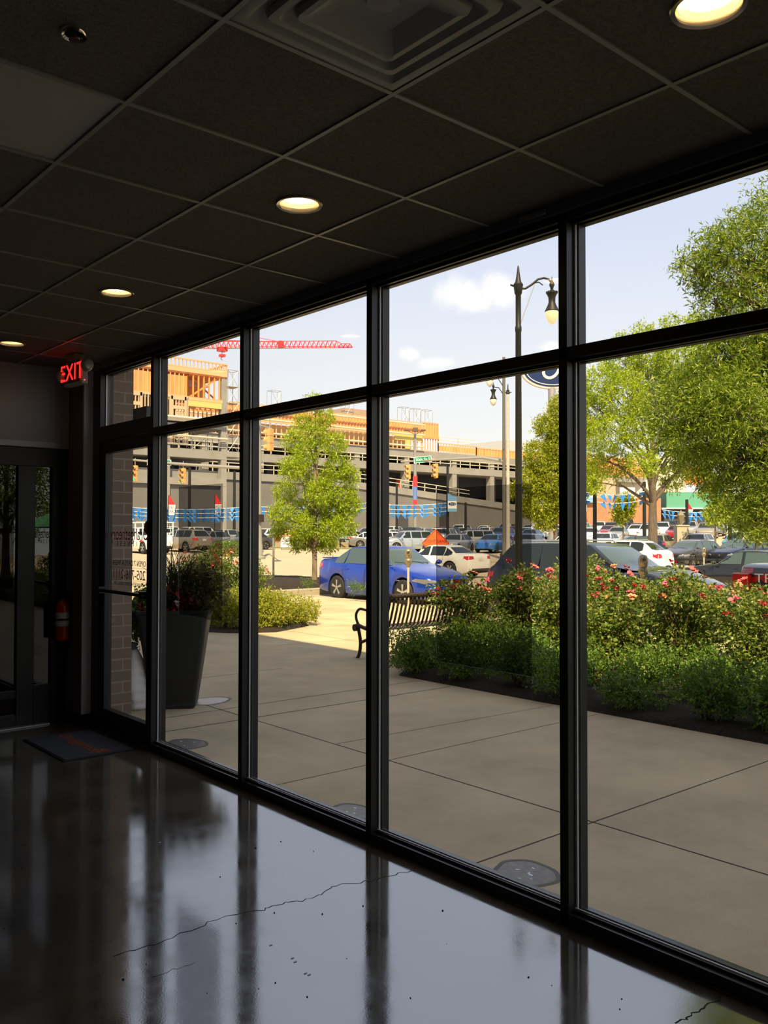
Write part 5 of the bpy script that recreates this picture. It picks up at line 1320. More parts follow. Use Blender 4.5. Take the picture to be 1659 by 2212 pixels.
meter(882, 14.0, 'bronze parking meter standing before the front wheel of the blue sedan')
m2 = meter(1389, 14.0, 'bronze parking meter rising from the roses before the white crossover')
m2.scale = (1, 1, .93)
for o_ in COL.objects:
    if o_.name == 'parking_meter': o_.scale = (1, 1, .94)
x, y = at(1520, 39); m3 = dup(m2, loc=(x, y, gz(x, y)), label='dark parking meter across the street before the charcoal hatchback'); m3.scale = (1, 1, .95)

# ornamental lamp posts
lit_m = mat('lamp_globe_lit', (.45, .38, .22), .4, emit=(1.0, .82, .42), es=.75)
glob_m = mat('lamp_globe_off', (.75, .70, .58), .35)
def lantern(parent, m, s=1.):
    b = MB(); b.lathe([(.05*s, 0), (.17*s, -.10*s), (.20*s, -.13*s), (.13*s, -.28*s), (.12*s, -.45*s), (.15*s, -.55*s), (.24*s, -.74*s), (.26*s, -.78*s), (.25*s, -.80*s)], 20, cap=True); h_ = b.build('lantern_hood', blk, parent, smooth=40)
    for k in range(10):
        a = 2*PI*k/10; b = MB()
    b = MB(); [b.beam((.19*s*math.cos(a), .19*s*math.sin(a), -.07*s), (.19*s*math.cos(a), .19*s*math.sin(a), -.14*s), .05*s, .02*s) for a in [2*PI*k/12 for k in range(12)]]; b.build('hood_crown', blk, h_)
    b = MB(); b.lathe([(.235*s, -.79*s), (.245*s, -.86*s), (.22*s, -1.0*s), (.15*s, -1.16*s), (.06*s, -1.25*s), (0, -1.27*s)], 20); g_ = b.build('globe', m, parent, smooth=60)
    b = MB(); b.lathe([(.05*s, 0), (.06*s, .08*s), (.10*s, .16*s), (.08*s, .24*s), (.05*s, .28*s), (.03*s, .34*s), (.01*s, .46*s), (0, .5*s)], 12); b.build('finial', blk, h_, smooth=40)
    return h_, g_
x, y = at_x(1120.5, 13.55); d1 = x*_f.x+y*_f.y
top = hz(618, d1)-gz(x, y)
lp1 = thing('lamp_post', 'tall black ornamental street lamp with one lit hanging lantern, nearest the window', 'street lamp', (x, y, gz(x, y)))
b = MB(); b.lathe([(.20, 0), (.21, .10), (.17, .16), (.15, .5), (.12, .56), (.085, .7), (.075, 1.2), (.058, top-.9), (.066, top-.88), (.066, top-.80), (.055, top-.78), (.055, top-.15), (.075, top-.12), (.09, top), (.10, top+.06), (.06, top+.12), (.03, top+.3), (.018, top+.42), (0, top+.46)], 20); b.build('pole', blk, lp1, smooth=40)
adir = Vector((R3.x, R3.y, 0)).normalized()
def arc(pts): return [tuple(adir*p[0]+Vector((0, 0, p[1]))) for p in pts]
b = MB(); b.tube(arc([(.05, top-.02), (.14, top-.02), (.27, top+.06), (.40, top+.17), (.52, top+.20), (.62, top+.17), (.68, top+.10)]), .022, 8)
b.tube(arc([(-.06, top+.02), (-.16, top+.06)]), .02, 8); b.tube(arc([(.34, top+.10), (.42, top+.11), (.50, top+.05)]), .012, 6); b.build('arm', blk, lp1, smooth=50)
b = MB(); b.tube(arc([(.05, top-.72), (.34, top+.10)]), .008, 6); b.build('brace', galv, lp1)
e_ = bpy.data.objects.new('lantern', None); COL.objects.link(e_); e_.parent = lp1; e_.location = adir*.68+Vector((0, 0, top-.04)); lantern(e_, lit_m, .56)
# second pair across the road
x, y = at(1089, 60); dd = 60
mp = thing('signal_pole', 'tall dark pole carrying the right signal arm and an old lantern', 'signal pole', (x, y, gz(x, y)))
H2 = hz(770, dd)-gz(x, y)
b = MB(); b.lathe([(.28, 0), (.30, .3), (.18, .5), (.13, 1.5), (.10, H2)], 16); b.build('pole', mat('pole_grey_brown', (.11, .10, .085), .6), mp, smooth=40)
za = hz(985, dd)-gz(x, y); ze = hz(995, dd+3)-gz(x, y)
ex_, ey_ = at(866, dd+4)
b = MB(); b.tube([(0, 0, za-.35), ((ex_-x)*.2, (ey_-y)*.2, za-.02), ((ex_-x)*.6, (ey_-y)*.6, (za+ze)/2), (ex_-x, ey_-y, ze)], [.11, .10, .08, .05], 10); b.build('mast_arm', galv, mp, smooth=50)
dv = -adir
b = MB(); zt = hz(805, dd)-gz(x, y)
b.tube([tuple(dv*0.05+Vector((0, 0, zt-.9))), tuple(dv*.5+Vector((0, 0, zt-.2))), tuple(dv*.95+Vector((0, 0, zt)))], .03, 6); b.build('arm', blk, mp)
for (lx, py_) in ((1058, 797), (1066, 838)):
    e_ = bpy.data.objects.new('lantern', None); COL.objects.link(e_); e_.parent = mp; e_.location = dv*((1089-lx)/FPX*dd)+Vector((0, 0, hz(py_, dd)-gz(x, y))); lantern(e_, glob_m, .95)
b = MB(); zt = hz(838, dd)-gz(x, y)
b.tube([tuple(dv*0.05+Vector((0, 0, zt-.4))), tuple(dv*.35+Vector((0, 0, zt+.05))), tuple(dv*.72+Vector((0, 0, zt+.1)))], .03, 6); b.build('arm', blk, mp)
x2, y2 = at(1097.5, 57); lp2 = thing('lamp_post', 'pale concrete lamp post with a black finial beside the tall dark pole', 'street lamp', (x2, y2, gz(x2, y2)))
H3 = hz(850, 57)-gz(x2, y2)
b = MB(); b.lathe([(.20, 0), (.16, .6), (.13, 1.5), (.085, H3)], 14); b.build('pole', cpost, lp2, smooth=40)
b = MB(); b.lathe([(.10, H3), (.15, H3+.05), (.10, H3+.15), (.12, H3+.22), (.05, H3+.3), (.03, H3+.6), (0, H3+.7)], 12); b.tube([tuple(adir*-.2+Vector((0, 0, H3+.12))), tuple(adir*.25+Vector((0, 0, H3+.12)))], .03, 6); b.build('finial', blk, lp2, smooth=40)

# traffic signals ------------------------------------------------------------
sig_y = mat('signal_yellow', (.60, .33, .12), .5)
sig_k = mat('signal_lens_dark', (.03, .015, .01), .3)
sig_g = mat('signal_green_lit', (.05, .9, .4), .3, emit=(.03, .9, .38), es=1.1)
def signal(px, py_top, d, s, face, lab, green=False, grp='traffic signals over the junction', hang=True):
    """face: heading in radians of the lamp side"""
    x, y = at(px, d); zt = hz(py_top, d); t = thing('traffic_signal', lab, 'traffic light', (x, y, zt), face, grp)
    b = MB()
    for k in range(3): b.box(-.12*s, .06*s, -.17*s, .17*s, (-.35*(k+1)+.01)*s, (-.35*k-.01)*s)
    b.box(-.10*s, .04*s, -.15*s, .15*s, -1.05*s, 0); b.build('housing', sig_y, t, bevel=.02*s)
    for k in range(3):
        b = MB(); zc = (-.35*k-.175)*s; n = 10; V = []
        for i in range(n+1):
            a = -.5+i*(PI+1)/n
            for xx in (.06*s, .27*s): V.append((xx, .15*s*math.cos(a), zc+.15*s*math.sin(a)))
        for i in range(n+1):
            a = -.5+i*(PI+1)/n
            for xx in (.06*s, .27*s): V.append((xx, .142*s*math.cos(a), zc+.142*s*math.sin(a)))
        m_ = 2*(n+1); F_ = []
        for i in range(n): F_ += [(2*i, 2*i+1, 2*i+3, 2*i+2), (m_+2*i+2, m_+2*i+3, m_+2*i+1, m_+2*i)]
        F_ += [(2*i+1, m_+2*i+1, m_+2*i+3, 2*i+3) for i in range(n)]
        b.add(V, F_); b.build('visor', sig_y, t)
        b = MB(); b.lathe([(0, .065*s), (.13*s, .062*s)] if False else [(.13*s, .061*s), (.10*s, .075*s), (0, .082*s)], 14, (0, 0, zc), 'x'); b.build('lens', sig_g if (green and k == 2) else sig_k, t, smooth=60)
    b = MB(); b.tube([(0, 0, 0), (0, 0, .48*s)], .03*s, 6); b.build('hanger', galv, t)
    return t
tocam = math.pi+PI/2-YAW      # faces the camera
signal(291, 1006, 59.7, 1.05, tocam+math.radians(-25), 'traffic signal with lit green lens seen through the entrance door', True)
signal(395, 1012, 58.7, 1.0, tocam+math.radians(-38), 'traffic signal with lit green lens left of the film on the glass', True)
signal(882, 1004, 63.7, 1.0, tocam+math.radians(-62), 'left one of the two yellow signals on the right-hand arm', False)
signal(941, 1001, 62.7, 1.0, tocam+math.radians(-62), 'right one of the two yellow signals on the right-hand arm', False)
signal(582, 926, 49, 1.20, tocam+math.radians(-118), 'yellow signal turned away, left of the street tree crown', False)
# left pole and arm
x, y = at(559, 57); pz = gz(x, y)
sp2 = thing('signal_pole', 'grey signal pole left of the slim street tree, its arm reaching left', 'signal pole', (x, y, pz))
b = MB(); b.lathe([(.45, 0), (.45, .12), (.30, .2), (.26, .9), (.22, 1.0), (.19, 2.2), (.13, hz(905, 57)-pz)], 16); b.build('pole', mat('pole_grey', (.26, .25, .23), .6), sp2, smooth=40)
ex_, ey_ = at(262, 60); b = MB(); b.tube([(0, 0, hz(1013, 57)-pz), ((ex_-x)*.5, (ey_-y)*.5, hz(1003, 58)-pz), (ex_-x, ey_-y, hz(992, 60)-pz)], [.12, .10, .06], 10); b.build('mast_arm', galv, sp2, smooth=50)
b = MB(); ax_, ay_ = at(582, 49); b.tube([(0, 0, hz(918, 57)-pz), (ax_-x, ay_-y, hz(922, 48.5)-pz)], .05, 6); b.build('side_bracket', galv, sp2)
b = MB(); b.cbox((0, -.22, hz(1120, 57)-pz), (.35, .3, .5)); b.build('pedestrian_signal', sig_k, sp2, bevel=.03)
# street name signs
green_m = mat('sign_green', (.0, .22, .12), .4); white_m = mat('sign_white', (.80, .80, .78), .5)
def name_sign(px0, px1, py0, py1, d, lab, body, off=0, grp='street name signs', dpy=0):
    x, y = at((px0+px1)/2, d); z = hz((py0+py1)/2, d); w = (px1-px0)/FPX*d; h = (py1-py0)/FPX*d
    t = thing('street_sign', lab, 'street sign', (x, y, z), -YAW, grp)
    t.rotation_euler = (0, dpy, -YAW)
    b = MB(); b.box(-w/2, w/2, -.02, .02, -h/2, h/2); b.build('sign_border', white_m, t)
    b = MB(); b.box(-w/2+.04, w/2-.04, -.024, .0, -h/2+.04, h/2-.04); b.build('sign_face', green_m, t)
    text_mesh('sign_lettering', body, h*.66, white_m, t, .003, (0, -.028, 0), (PI/2, 0, 0), sx=1.0)
    b = MB(); b.beam((0, .02, h/2-.1), (0, .35, h/2-.05), .06); b.build('hanger', galv, t)
name_sign(894, 932, 985.5, 999, 63.05, 'green 20th St S name sign on the right-hand signal arm', '20th St S', dpy=math.radians(-5))
name_sign(317, 369, 993, 1006, 59.0, 'green street name sign behind the mullion beside the entrance door', '6th Ave S', dpy=math.radians(1))
# thin sign pole, board, orange sign
x, y = at(591, 27.5); sg_ = thing('sign_pole', 'thin grey sign pole rising behind the golden shrub left of the street tree', 'pole', (x, y, gz(x, y)))
b = MB(); b.tube([(0, 0, -.05), (0, 0, hz(1118, 27.5)-gz(x, y))], .035, 8); b.build('post', galv, sg_, smooth=50)
b = MB(); b.cbox((0, .02, hz(1105, 27.5)-gz(x, y)), (.06, .30, .38)); b.build('sign_plate', galv, sg_)
x, y = at(617, 71); af = thing('sandwich_board', 'white A-frame board with grey print beside the junction', 'sign board', (x, y, gz(x, y)), -YAW)
b = MB(); b.beam((-.36, 0, 0), (-.30, .22, 1.05), .04); b.beam((.42, 0, 0), (.30, .22, 1.05), .04); b.beam((-.38, .5, 0), (-.30, .24, 1.05), .04); b.beam((.38, .5, 0), (.30, .24, 1.05), .04); b.build('frame', galv, af)
b = MB(); b.add([(-.38, .02, .22), (.42, .02, .22), (.34, .2, 1.08), (-.40, .2, 1.08), (-.38, .05, .22), (.42, .05, .22), (.34, .23, 1.08), (-.40, .23, 1.08)], [(0,1,2,3), (7,6,5,4), (0,4,5,1), (1,5,6,2), (2,6,7,3), (3,7,4,0)]); b.build('panel', white_m, af)
b = MB()
for z, k in ((.82, .28), (.68, .24), (.5, .26)): b.box(-k, k, .02+(z-.22)*.21-.02, .02+(z-.22)*.21-.005, z-.035, z+.035)
b.build('printed_line', mat('print_grey', (.25, .25, .28), .6), af)
x, y = at(941, 50); dz_ = hz(1173, 50)-gz(x, y); r_ = 34/FPX*50*.90
od = thing('roadwork_sign', 'orange diamond road work sign standing behind the white sedan', 'road sign', (x, y, gz(x, y)), -YAW)
orange = mat('sign_orange', (.90, .10, .012), .5)
b = MB(); b.add([(0, -.01, dz_-r_), (r_, -.01, dz_), (0, -.01, dz_+r_), (-r_, -.01, dz_), (0, .01, dz_-r_), (r_, .01, dz_), (0, .01, dz_+r_), (-r_, .01, dz_)], [(0,1,2,3), (7,6,5,4), (0,4,5,1), (1,5,6,2), (2,6,7,3), (3,7,4,0)]); b.build('sign_panel', orange, od)
b = MB()
for k in range(4):
    p = [(0, -r_*.93), (r_*.93, 0), (0, r_*.93), (-r_*.93, 0)]; a, c = p[k], p[(k+1) % 4]; b.beam((a[0], -.012, dz_+a[1]), (c[0], -.012, dz_+c[1]), .03, .004, up=(0, 1, 0))
b.build('sign_border', mat('print_black', (.02, .02, .02), .6), od)
text_mesh('sign_lettering', 'RIGHT LANE', .24, MATS['print_black'], od, .002, (0, -.014, dz_+.10), (PI/2, 0, 0), sx=.95)
text_mesh('sign_lettering', 'CLOSED', .24, MATS['print_black'], od, .002, (0, -.014, dz_-.18), (PI/2, 0, 0), sx=.95)
b = MB(); b.beam((0, .03, .05), (0, .03, dz_+.2), .05); b.beam((0, .03, .1), (-.7, -.3, 0), .04); b.beam((0, .03, .1), (.7, -.3, 0), .04); b.beam((0, .03, .1), (.5, .6, 0), .04); b.beam((0, .03, .1), (-.5, .6, 0), .04); b.build('stand', galv, od)
# black lot poles
for i, (px, d, pyt, lab, hd) in enumerate(((857, 96, 1045, 'black lot pole left of the triple floodlight pole', 0), (967, 84, 1006, 'black lot pole carrying the blue and white oval banner', 1), (1006, 88, 1085, 'short black lot pole right of the banner pole', 0), (409, 78, 1010, 'black lot pole behind the film on the glass left of the tree', 1), (506, 80, 1018, 'black lot pole beside the second mullion', 0), (700, 90, 1090, 'black lot pole behind the street tree crown', 0), (1285, 54, 1030, 'dark lot pole left of the navy hatchback', 0), (1392, 62, 1040, 'dark lot pole just left of the thick trunk', 0), (1484, 70, 1078, 'black lot pole beside the stone lantern', 0), (1577, 62, 1010, 'black lot pole under the right-hand tree crown', 0))):
    x, y = at(px, d); z0 = gz(x, y); h = hz(pyt, d)-z0; t = thing('lot_light_pole', lab, 'light pole', (x, y, z0), 0, 'light poles in the car lot')
    b = MB(); b.lathe([(.16, 0), (.14, .5), (.12, h)], 10); b.build('pole', blk, t, smooth=50)
    if hd: b = MB(); b.cbox((-.5*adir.x, -.5*adir.y, h+.05), (.7, .7, .16)); b.build('light_head', blk, t)
x, y = at(896.5, 92); z0 = gz(x, y); h = hz(938, 92)-z0
tp = thing('floodlight_pole', 'grey pole with three floodlight heads and a hanging flag banner', 'light pole', (x, y, z0), -YAW)
b = MB(); b.lathe([(.22, 0), (.13, h)], 12); b.build('pole', galv, tp, smooth=50)
for (sx_, sy_, a) in ((0, -.4, 0), (-.8, 0, 1), (.8, 0, -1)):
    b = MB(); b.beam((0, 0, h), (sx_*.9, sy_, h+.35), .06); b.cbox((sx_*1.1, sy_*1.4, h+.45), (.55 if a == 0 else .5, .35, .45 if a == 0 else .18)); o = b.build('flood_head', mat('flood_brown', (.10, .08, .06), .6), tp, bevel=.04)
b = MB(); b.cbox((.0, -.16, 0), (.45, .02, 3.0)); o = b.build('flag_banner', mat('banner_blue', (.08, .17, .45), .7), tp); o.location = (0, 0, hz(1062, 92)-z0)
b = MB(); b.cbox((.0, -.18, 1.1), (.46, .02, 1.1)); b.cbox((.0, -.18, -1.3), (.46, .02, .9)); o2 = b.build('flag_stripe', mat('banner_red', (.55, .03, .04), .7), o)
# banner with the oval
x, y = at(977, 83.5); bz = hz(1085, 83.5); bo = thing('dealer_banner', 'blue and white pole banner with a dark oval emblem', 'banner', (x, y, bz), -YAW)
w = 20/FPX*83.5; h = 40/FPX*83.5; blue_b = mat('banner_sky_blue', (.16, .38, .66), .7)
b = MB(); b.add([(-w/2, 0, -h/2), (w/2, 0, -h/2), (w/2, 0, h/2-.45), (-w/2, 0, h/2), (-w/2, .02, -h/2), (w/2, .02, -h/2), (w/2, .02, h/2-.45), (-w/2, .02, h/2)], [(0,1,2,3), (7,6,5,4), (0,4,5,1), (1,5,6,2), (2,6,7,3), (3,7,4,0)]); b.build('banner_cloth', blue_b, bo)
b = MB(); b.box(-w/2+.02, w/2-.02, -.01, 0, -h/2+.3, h/2-.75); b.build('banner_field', white_m, bo)
navy = mat('emblem_navy', (.006, .020, .10), .5, 0, .3)
b = MB(); b.lathe([(.36, -.03), (.36, -.012)], 24, axis='y'); b.v = [(x_, y_, z_*.42) for x_, y_, z_ in b.v]; e1 = b.build('oval_emblem', navy, bo); e1.location = (0, 0, -.15)
for zz in (-h/2+.05, h/2-.5):
    b = MB(); b.beam((0, .02, zz), (-w*.5, .5, zz), .05); b.build('banner_arm', blk, bo)
text_mesh('emblem_lettering', 'Ford', .26, white_m, e1, .002, (0, -.034, 0), (PI/2, 0, 0), shear=.35)
# big oval dealer sign on its mast
x, y = at(1194, 80); dd = 80; zc = hz(798, dd)
fs = thing('oval_dealer_sign', 'large blue oval sign with white script partly hidden by the mullion', 'sign', (x, y, zc), -YAW)
def oval(b, a, c, y0, y1, n=48): b.prism([(a*math.cos(2*PI*i/n), c*math.sin(2*PI*i/n)) for i in range(n)], y0, y1); 
def oval_o(nm, a, c, y0, y1, m, par):
    n = 56; V = [(a*math.cos(2*PI*i/n), y0, c*math.sin(2*PI*i/n)) for i in range(n)]+[(a*math.cos(2*PI*i/n), y1, c*math.sin(2*PI*i/n)) for i in range(n)]
    return MB().add(V, [tuple(range(n)), tuple(reversed(range(n, 2*n)))]+[(i, i+n, (i+1) % n+n, (i+1) % n) for i in range(n)]).build(nm, m, par)
A_, C2 = 67/FPX*dd, 40/FPX*dd
oval_o('sign_box', A_, C2, 0, .5, mat('sign_cream', (.75, .62, .48), .6), fs)
oval_o('sign_face', A_*.93, C2*.90, -.03, .0, navy, fs)
ring = MB(); n = 56
ring.add([(A_*k*math.cos(2*PI*i/n), -.05, C2*k2*math.sin(2*PI*i/n)) for (k, k2) in ((.86, .81), (.835, .775)) for i in range(n)]+[(A_*k*math.cos(2*PI*i/n), -.03, C2*k2*math.sin(2*PI*i/n)) for (k, k2) in ((.86, .81), (.835, .775)) for i in range(n)], [(i, (i+1) % n, n+(i+1) % n, n+i) for i in range(n)]+[(i, 2*n+i, 2*n+(i+1) % n, (i+1) % n) for i in range(n)])
ring.build('oval_line', mat('sign_script', (.80, .76, .62), .5), fs)
# script strokes: tapering tubes
def stroke(pts, r):
    b = MB(); P = []
    for i in range(len(pts)-1):
        p0 = pts[max(i-1, 0)]; p1 = pts[i]; p2 = pts[i+1]; p3 = pts[min(i+2, len(pts)-1)]
        for k in range(6):
            t = k/6; P.append(tuple(.5*((2*p1[j])+(-p0[j]+p2[j])*t+(2*p0[j]-5*p1[j]+4*p2[j]-p3[j])*t*t+(-p0[j]+3*p1[j]-3*p2[j]+p3[j])*t**3) for j in (0, 1)))
    P.append(pts[-1])
    b.tube([(p[0], -.06, p[1]) for p in P], r, 8); b.v = [(x_, -.06+(y_+.06)*.3, z_) for x_, y_, z_ in b.v]; b.build('script_lettering', MATS['sign_script'], fs, smooth=60)
u = 1/FPX*dd
def pxp(px, py): return ((min(px, 1216)+max(0, px-1216)*.40-1194)*u, (798-py)*u)
stroke([pxp(1188, 789), pxp(1180, 790), pxp(1175.5, 797), pxp(1175, 806), pxp(1180, 813), pxp(1189, 815), pxp(1198, 811), pxp(1205, 803), pxp(1210, 790), pxp(1214, 772)], .13)
stroke([pxp(1190, 778), pxp(1200, 772), pxp(1222, 770), pxp(1238, 764)], .11)
stroke([pxp(1205, 792), pxp(1222, 788)], .09)
stroke([pxp(1232, 800), pxp(1224, 806), pxp(1228, 814), pxp(1238, 808), pxp(1236, 800), pxp(1244, 800), pxp(1250, 806), pxp(1252, 812)], .09)
stroke([pxp(1258, 800), pxp(1262, 812), pxp(1270, 802), pxp(1276, 806), pxp(1280, 812), pxp(1284, 790), pxp(1288, 770)], .09)
b = MB(); b.tube([(.0, .25, -C2+.1), (.0, .25, -(zc-gz(x, y)))], .35, 12); b.build('mast', galv, fs, smooth=60)

# feather flags and pennant strings ------------------------------------------
red_f = mat('flag_red', (.75, .02, .03), .7); whf = mat('flag_white', (.78, .78, .76), .7); bl_f = mat('flag_blue', (.05, .16, .42), .7); pen = mat('pennant_blue', (.02, .20, .62), .5)
for i, (px, pyt, pyb, d, lab) in enumerate(((283, 1083, 1140, 74, 'red, white and blue feather flag behind the door lettering'), (371, 1070, 1130, 72, 'red, white and blue feather flag just right of the door mullion'), (471, 1068, 1130, 80, 'red, white and blue feather flag seen through the left film'), (835, 1072, 1120, 88, 'feather flag at the left edge of the fourth pane'), (1490, 1083, 1130, 80, 'red, white and blue feather flag behind the stone lantern'))):
    x, y = at(px, d); zt, zb = hz(pyt, d), hz(pyb, d); H_ = zt-zb; w = 14/FPX*d; t = thing('feather_flag', lab, 'flag', (x, y, gz(x, y)), -YAW+.15, 'feather flags of the car lot'); z0 = zb-gz(x, y)
    b = MB(); b.tube([(-w*.5, 0, 0), (-w*.5, 0, z0+H_*.85), (-w*.45, 0, z0+H_)], .03, 6); b.build('flag_pole', blk, t)
    def seg(nm, za, zb_, wa, wb__, m_):
        MB().add([(-w*.5, -.01, za), (-w*.5+wa, -.01, za), (-w*.5+wb__, -.01, zb_), (-w*.5, -.01, zb_), (-w*.5, .01, za), (-w*.5+wa, .01, za), (-w*.5+wb__, .01, zb_), (-w*.5, .01, zb_)], [(0,1,2,3), (7,6,5,4), (0,4,5,1), (1,5,6,2), (2,6,7,3), (3,7,4,0)]).build(nm, m_, t)
    seg('flag_top', z0+H_*.65, z0+H_, w*1.05, w*.15, red_f); seg('flag_middle', z0+H_*.28, z0+H_*.65, w*.9, w*1.05, whf); seg('flag_foot', z0, z0+H_*.28, w*.6, w*.9, bl_f)
    for (s_, zz) in (('USED', .54), ('CARS', .40)):
        text_mesh('flag_lettering', s_, H_*.15, MATS['print_black'], t, .002, (0, -.016, z0+H_*zz), (PI/2, 0, 0), sx=-.85 if i < 2 else .85)
def pennants(pxa, pya, da, pxb, pyb, db, n, size, lab, sag=.25):
    a = Vector((*at(pxa, da), hz(pya, da))); c = Vector((*at(pxb, db), hz(pyb, db))); t = thing('pennant_string', lab, 'pennant string', tuple(a), 0, 'pennant strings over the car lot')
    P = [(c-a)*(k/12)+Vector((0, 0, -sag*4*(k/12)*(1-k/12))) for k in range(13)]
    b = MB(); b.tube(P, .022, 4); b.build('string', white_m, t)
    rp_ = random.Random(n*7+int(pxa))
    d_ = (c-a).normalized(); me = None
    for k in range(n):
        u_ = (k+.5)/n; p = (c-a)*u_+Vector((0, 0, -sag*4*u_*(1-u_)))
        if me is None:
            b = MB(); s2 = size*.42; b.add([tuple(d_*-s2), tuple(d_*s2), (0.02, 0.02, -size), tuple(d_*-s2+Vector((0, 0.01, 0))), tuple(d_*s2+Vector((0, .01, 0))), (0.02, .03, -size)], [(0, 1, 2), (5, 4, 3)]); o = b.build('pennant', pen, t); me = o.data; o.location = p
        else: o = link('pennant', me, t); o.location = p
        o.rotation_euler = (rp_.uniform(-.7, .7), rp_.uniform(-.4, .4), rp_.uniform(-.5, .5))
pennants(270, 1096, 70, 545, 1094, 76, 26, .50, 'top blue pennant string left of the slim street tree'); pennants(270, 1104, 70, 545, 1104, 76, 26, .50, 'middle blue pennant string left of the slim street tree'); pennants(270, 1112, 70, 545, 1114, 76, 26, .50, 'bottom blue pennant string left of the slim street tree')
pennants(545, 1094, 76, 790, 1087, 84, 18, .50, 'top blue pennant string behind the street tree'); pennants(545, 1104, 76, 790, 1098, 84, 18, .50, 'bottom blue pennant string behind the street tree')
pennants(790, 1086, 84, 968, 1086, 84, 14, .55, 'top blue pennant string left of the oval banner'); pennants(790, 1096, 84, 968, 1095, 84, 14, .55, 'middle blue pennant string left of the oval banner'); pennants(790, 1105, 84, 968, 1104, 84, 14, .55, 'bottom blue pennant string left of the oval banner')
pennants(1262, 1062, 56, 1395, 1060, 60, 9, .60, 'upper large blue pennant string left of the thick trunk'); pennants(1262, 1079, 56, 1395, 1078, 60, 9, .55, 'lower large blue pennant string left of the thick trunk')
pennants(1430, 1100, 78, 1560, 1100, 82, 14, .55, 'upper blue pennant string right of the thick trunk'); pennants(1430, 1109, 78, 1560, 1110, 82, 14, .55, 'lower blue pennant string right of the thick trunk')
# low rail and wall at the lot edge
x0, y0 = at(560, 76); b = MB()
for (pa, da, pb, db) in ((560, 78, 1000, 82),):
    a = Vector((*at(pa, da), 0)); c = Vector((*at(pb, db), 0)); n = 20
    for i in range(n):
        p = a.lerp(c, i/n); q = a.lerp(c, (i+1)/n); p.z = gz(p.x, p.y); q.z = gz(q.x, q.y); b.beam(p+Vector((0, 0, .2)), q+Vector((0, 0, .2)), .35, .55)
tag(b.build('low_wall', mat('low_wall_tan', (.30, .24, .16), .9)), 'low tan wall along the far side of the junction', 'wall')
gr = MB()
a = Vector((*at(560, 75.5), 0)); c = Vector((*at(800, 76), 0))
for i in range(12):
    p = a.lerp(c, i/12); q = a.lerp(c, (i+1)/12); p.z = gz(p.x, p.y)+.05; q.z = gz(q.x, q.y)+.05; gr.beam(p, q, 2.2, .08)
tag(gr.build('grass_verge', mat('verge_grass', (.22, .24, .08), .95, noise=(3, .3))), 'dry grass verge before the low tan wall', 'grass', kind='stuff')
def rail(pts, lab, h=.55, nm='guard_rail'):
    t = thing(nm, lab, 'railing', (0, 0, 0)); P = [Vector((*at(px, d), 0)) for px, d in pts]
    for p in P: p.z = gz(p.x, p.y)
    b = MB(); b.tube([p+Vector((0, 0, h)) for p in P], .06, 8); b.build('top_bar', blk, t)
    for p, q in zip(P[:-1], P[1:]):
        for k in range(3):
            e = p.lerp(q, k/3); b = MB(); b.beam(e, e+Vector((0, 0, h)), .09); b.build('rail_post', blk, t)
rail([(1425, 46), (1490, 44.5), (1560, 43.5)], 'black pipe rail in front of the charcoal hatchback', .62)
rail([(735, 79), (800, 78), (860, 77)], 'black pipe rail above the blue sedan roof', .75)
# sidewalk strip with kerb before the front lot cars, stone lantern
b = MB()
for (pa, da, pb, db) in ((1262, 53, 1700, 41.5),):
    a = Vector((*at(pa, da), 0)); c = Vector((*at(pb, db), 0))
    for i in range(10):
        p = a.lerp(c, i/10); q = a.lerp(c, (i+1)/10); p.z = gz(p.x, p.y)+.06; q.z = gz(q.x, q.y)+.06; b.beam(p, q, 1.6, .24)
struct(b.build('ground_far_kerb', kerb_m), 'pale kerb strip on the far side of the street')
x, y = at(1471, 64); sl = thing('stone_lantern', 'square stone pier with a lantern on top behind the charcoal hatchback', 'lantern', (x, y, gz(x, y)), -YAW)
stone = mat('pale_stone', (.42, .38, .30), .85)
b = MB(); ph = hz(1136, 64)-gz(x, y); b.box(-.42, .42, -.42, .42, 0, ph); b.box(-.48, .48, -.48, .48, ph, ph+.1); b.build('pier', stone, sl, bevel=.02)
b = MB(); b.lathe([(.10, ph+.1), (.16, ph+.3), (.28, ph+.75), (.30, ph+.8), (.1, ph+1.05), (0, ph+1.2)], 8); b.build('lantern_head', mat('lantern_brass', (.22, .18, .11), .5), sl)
x, y = at(1612, 62); s2_ = dup(sl, loc=(x, y, gz(x, y)), label='square stone pier with a lantern farthest right in the car lot')
# ================================================================== BUILDINGS FAR BEHIND
conc = mat('deck_concrete', (.27, .26, .245), .85, noise=(.6, .10)); conc_d = mat('deck_concrete_shaded', (.15, .145, .14), .9)  # darker copy puts the deck's inner shade into its set-back columns
cmu = mat('block_wall', (.17, .165, .16), .9, noise=(.5, .08))
ply = mat('sheathing_orange', (.85, .31, .10), .75, noise=(.8, .22, (3, 3, .4))); stud = mat('stud_pine', (.72, .40, .22), .8); stud2 = mat('stud_tan', (.52, .40, .27), .85)
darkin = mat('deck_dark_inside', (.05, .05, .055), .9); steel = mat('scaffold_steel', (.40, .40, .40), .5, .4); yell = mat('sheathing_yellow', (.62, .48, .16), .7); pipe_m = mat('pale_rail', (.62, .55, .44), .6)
def wall_studs(b, x0, x1, y, z0, z1, sp=.45, w=.10, plates=True, depth=.14):
    n = max(1, int((x1-x0)/sp))
    for i in range(n+1):
        x = x0+(x1-x0)*i/n; b.box(x-w/2, x+w/2, y, y+depth, z0, z1)
    if plates: b.box(x0, x1, y-.01, y+depth, z0, z0+.12); b.box(x0, x1, y-.01, y+depth, z1-.14, z1)
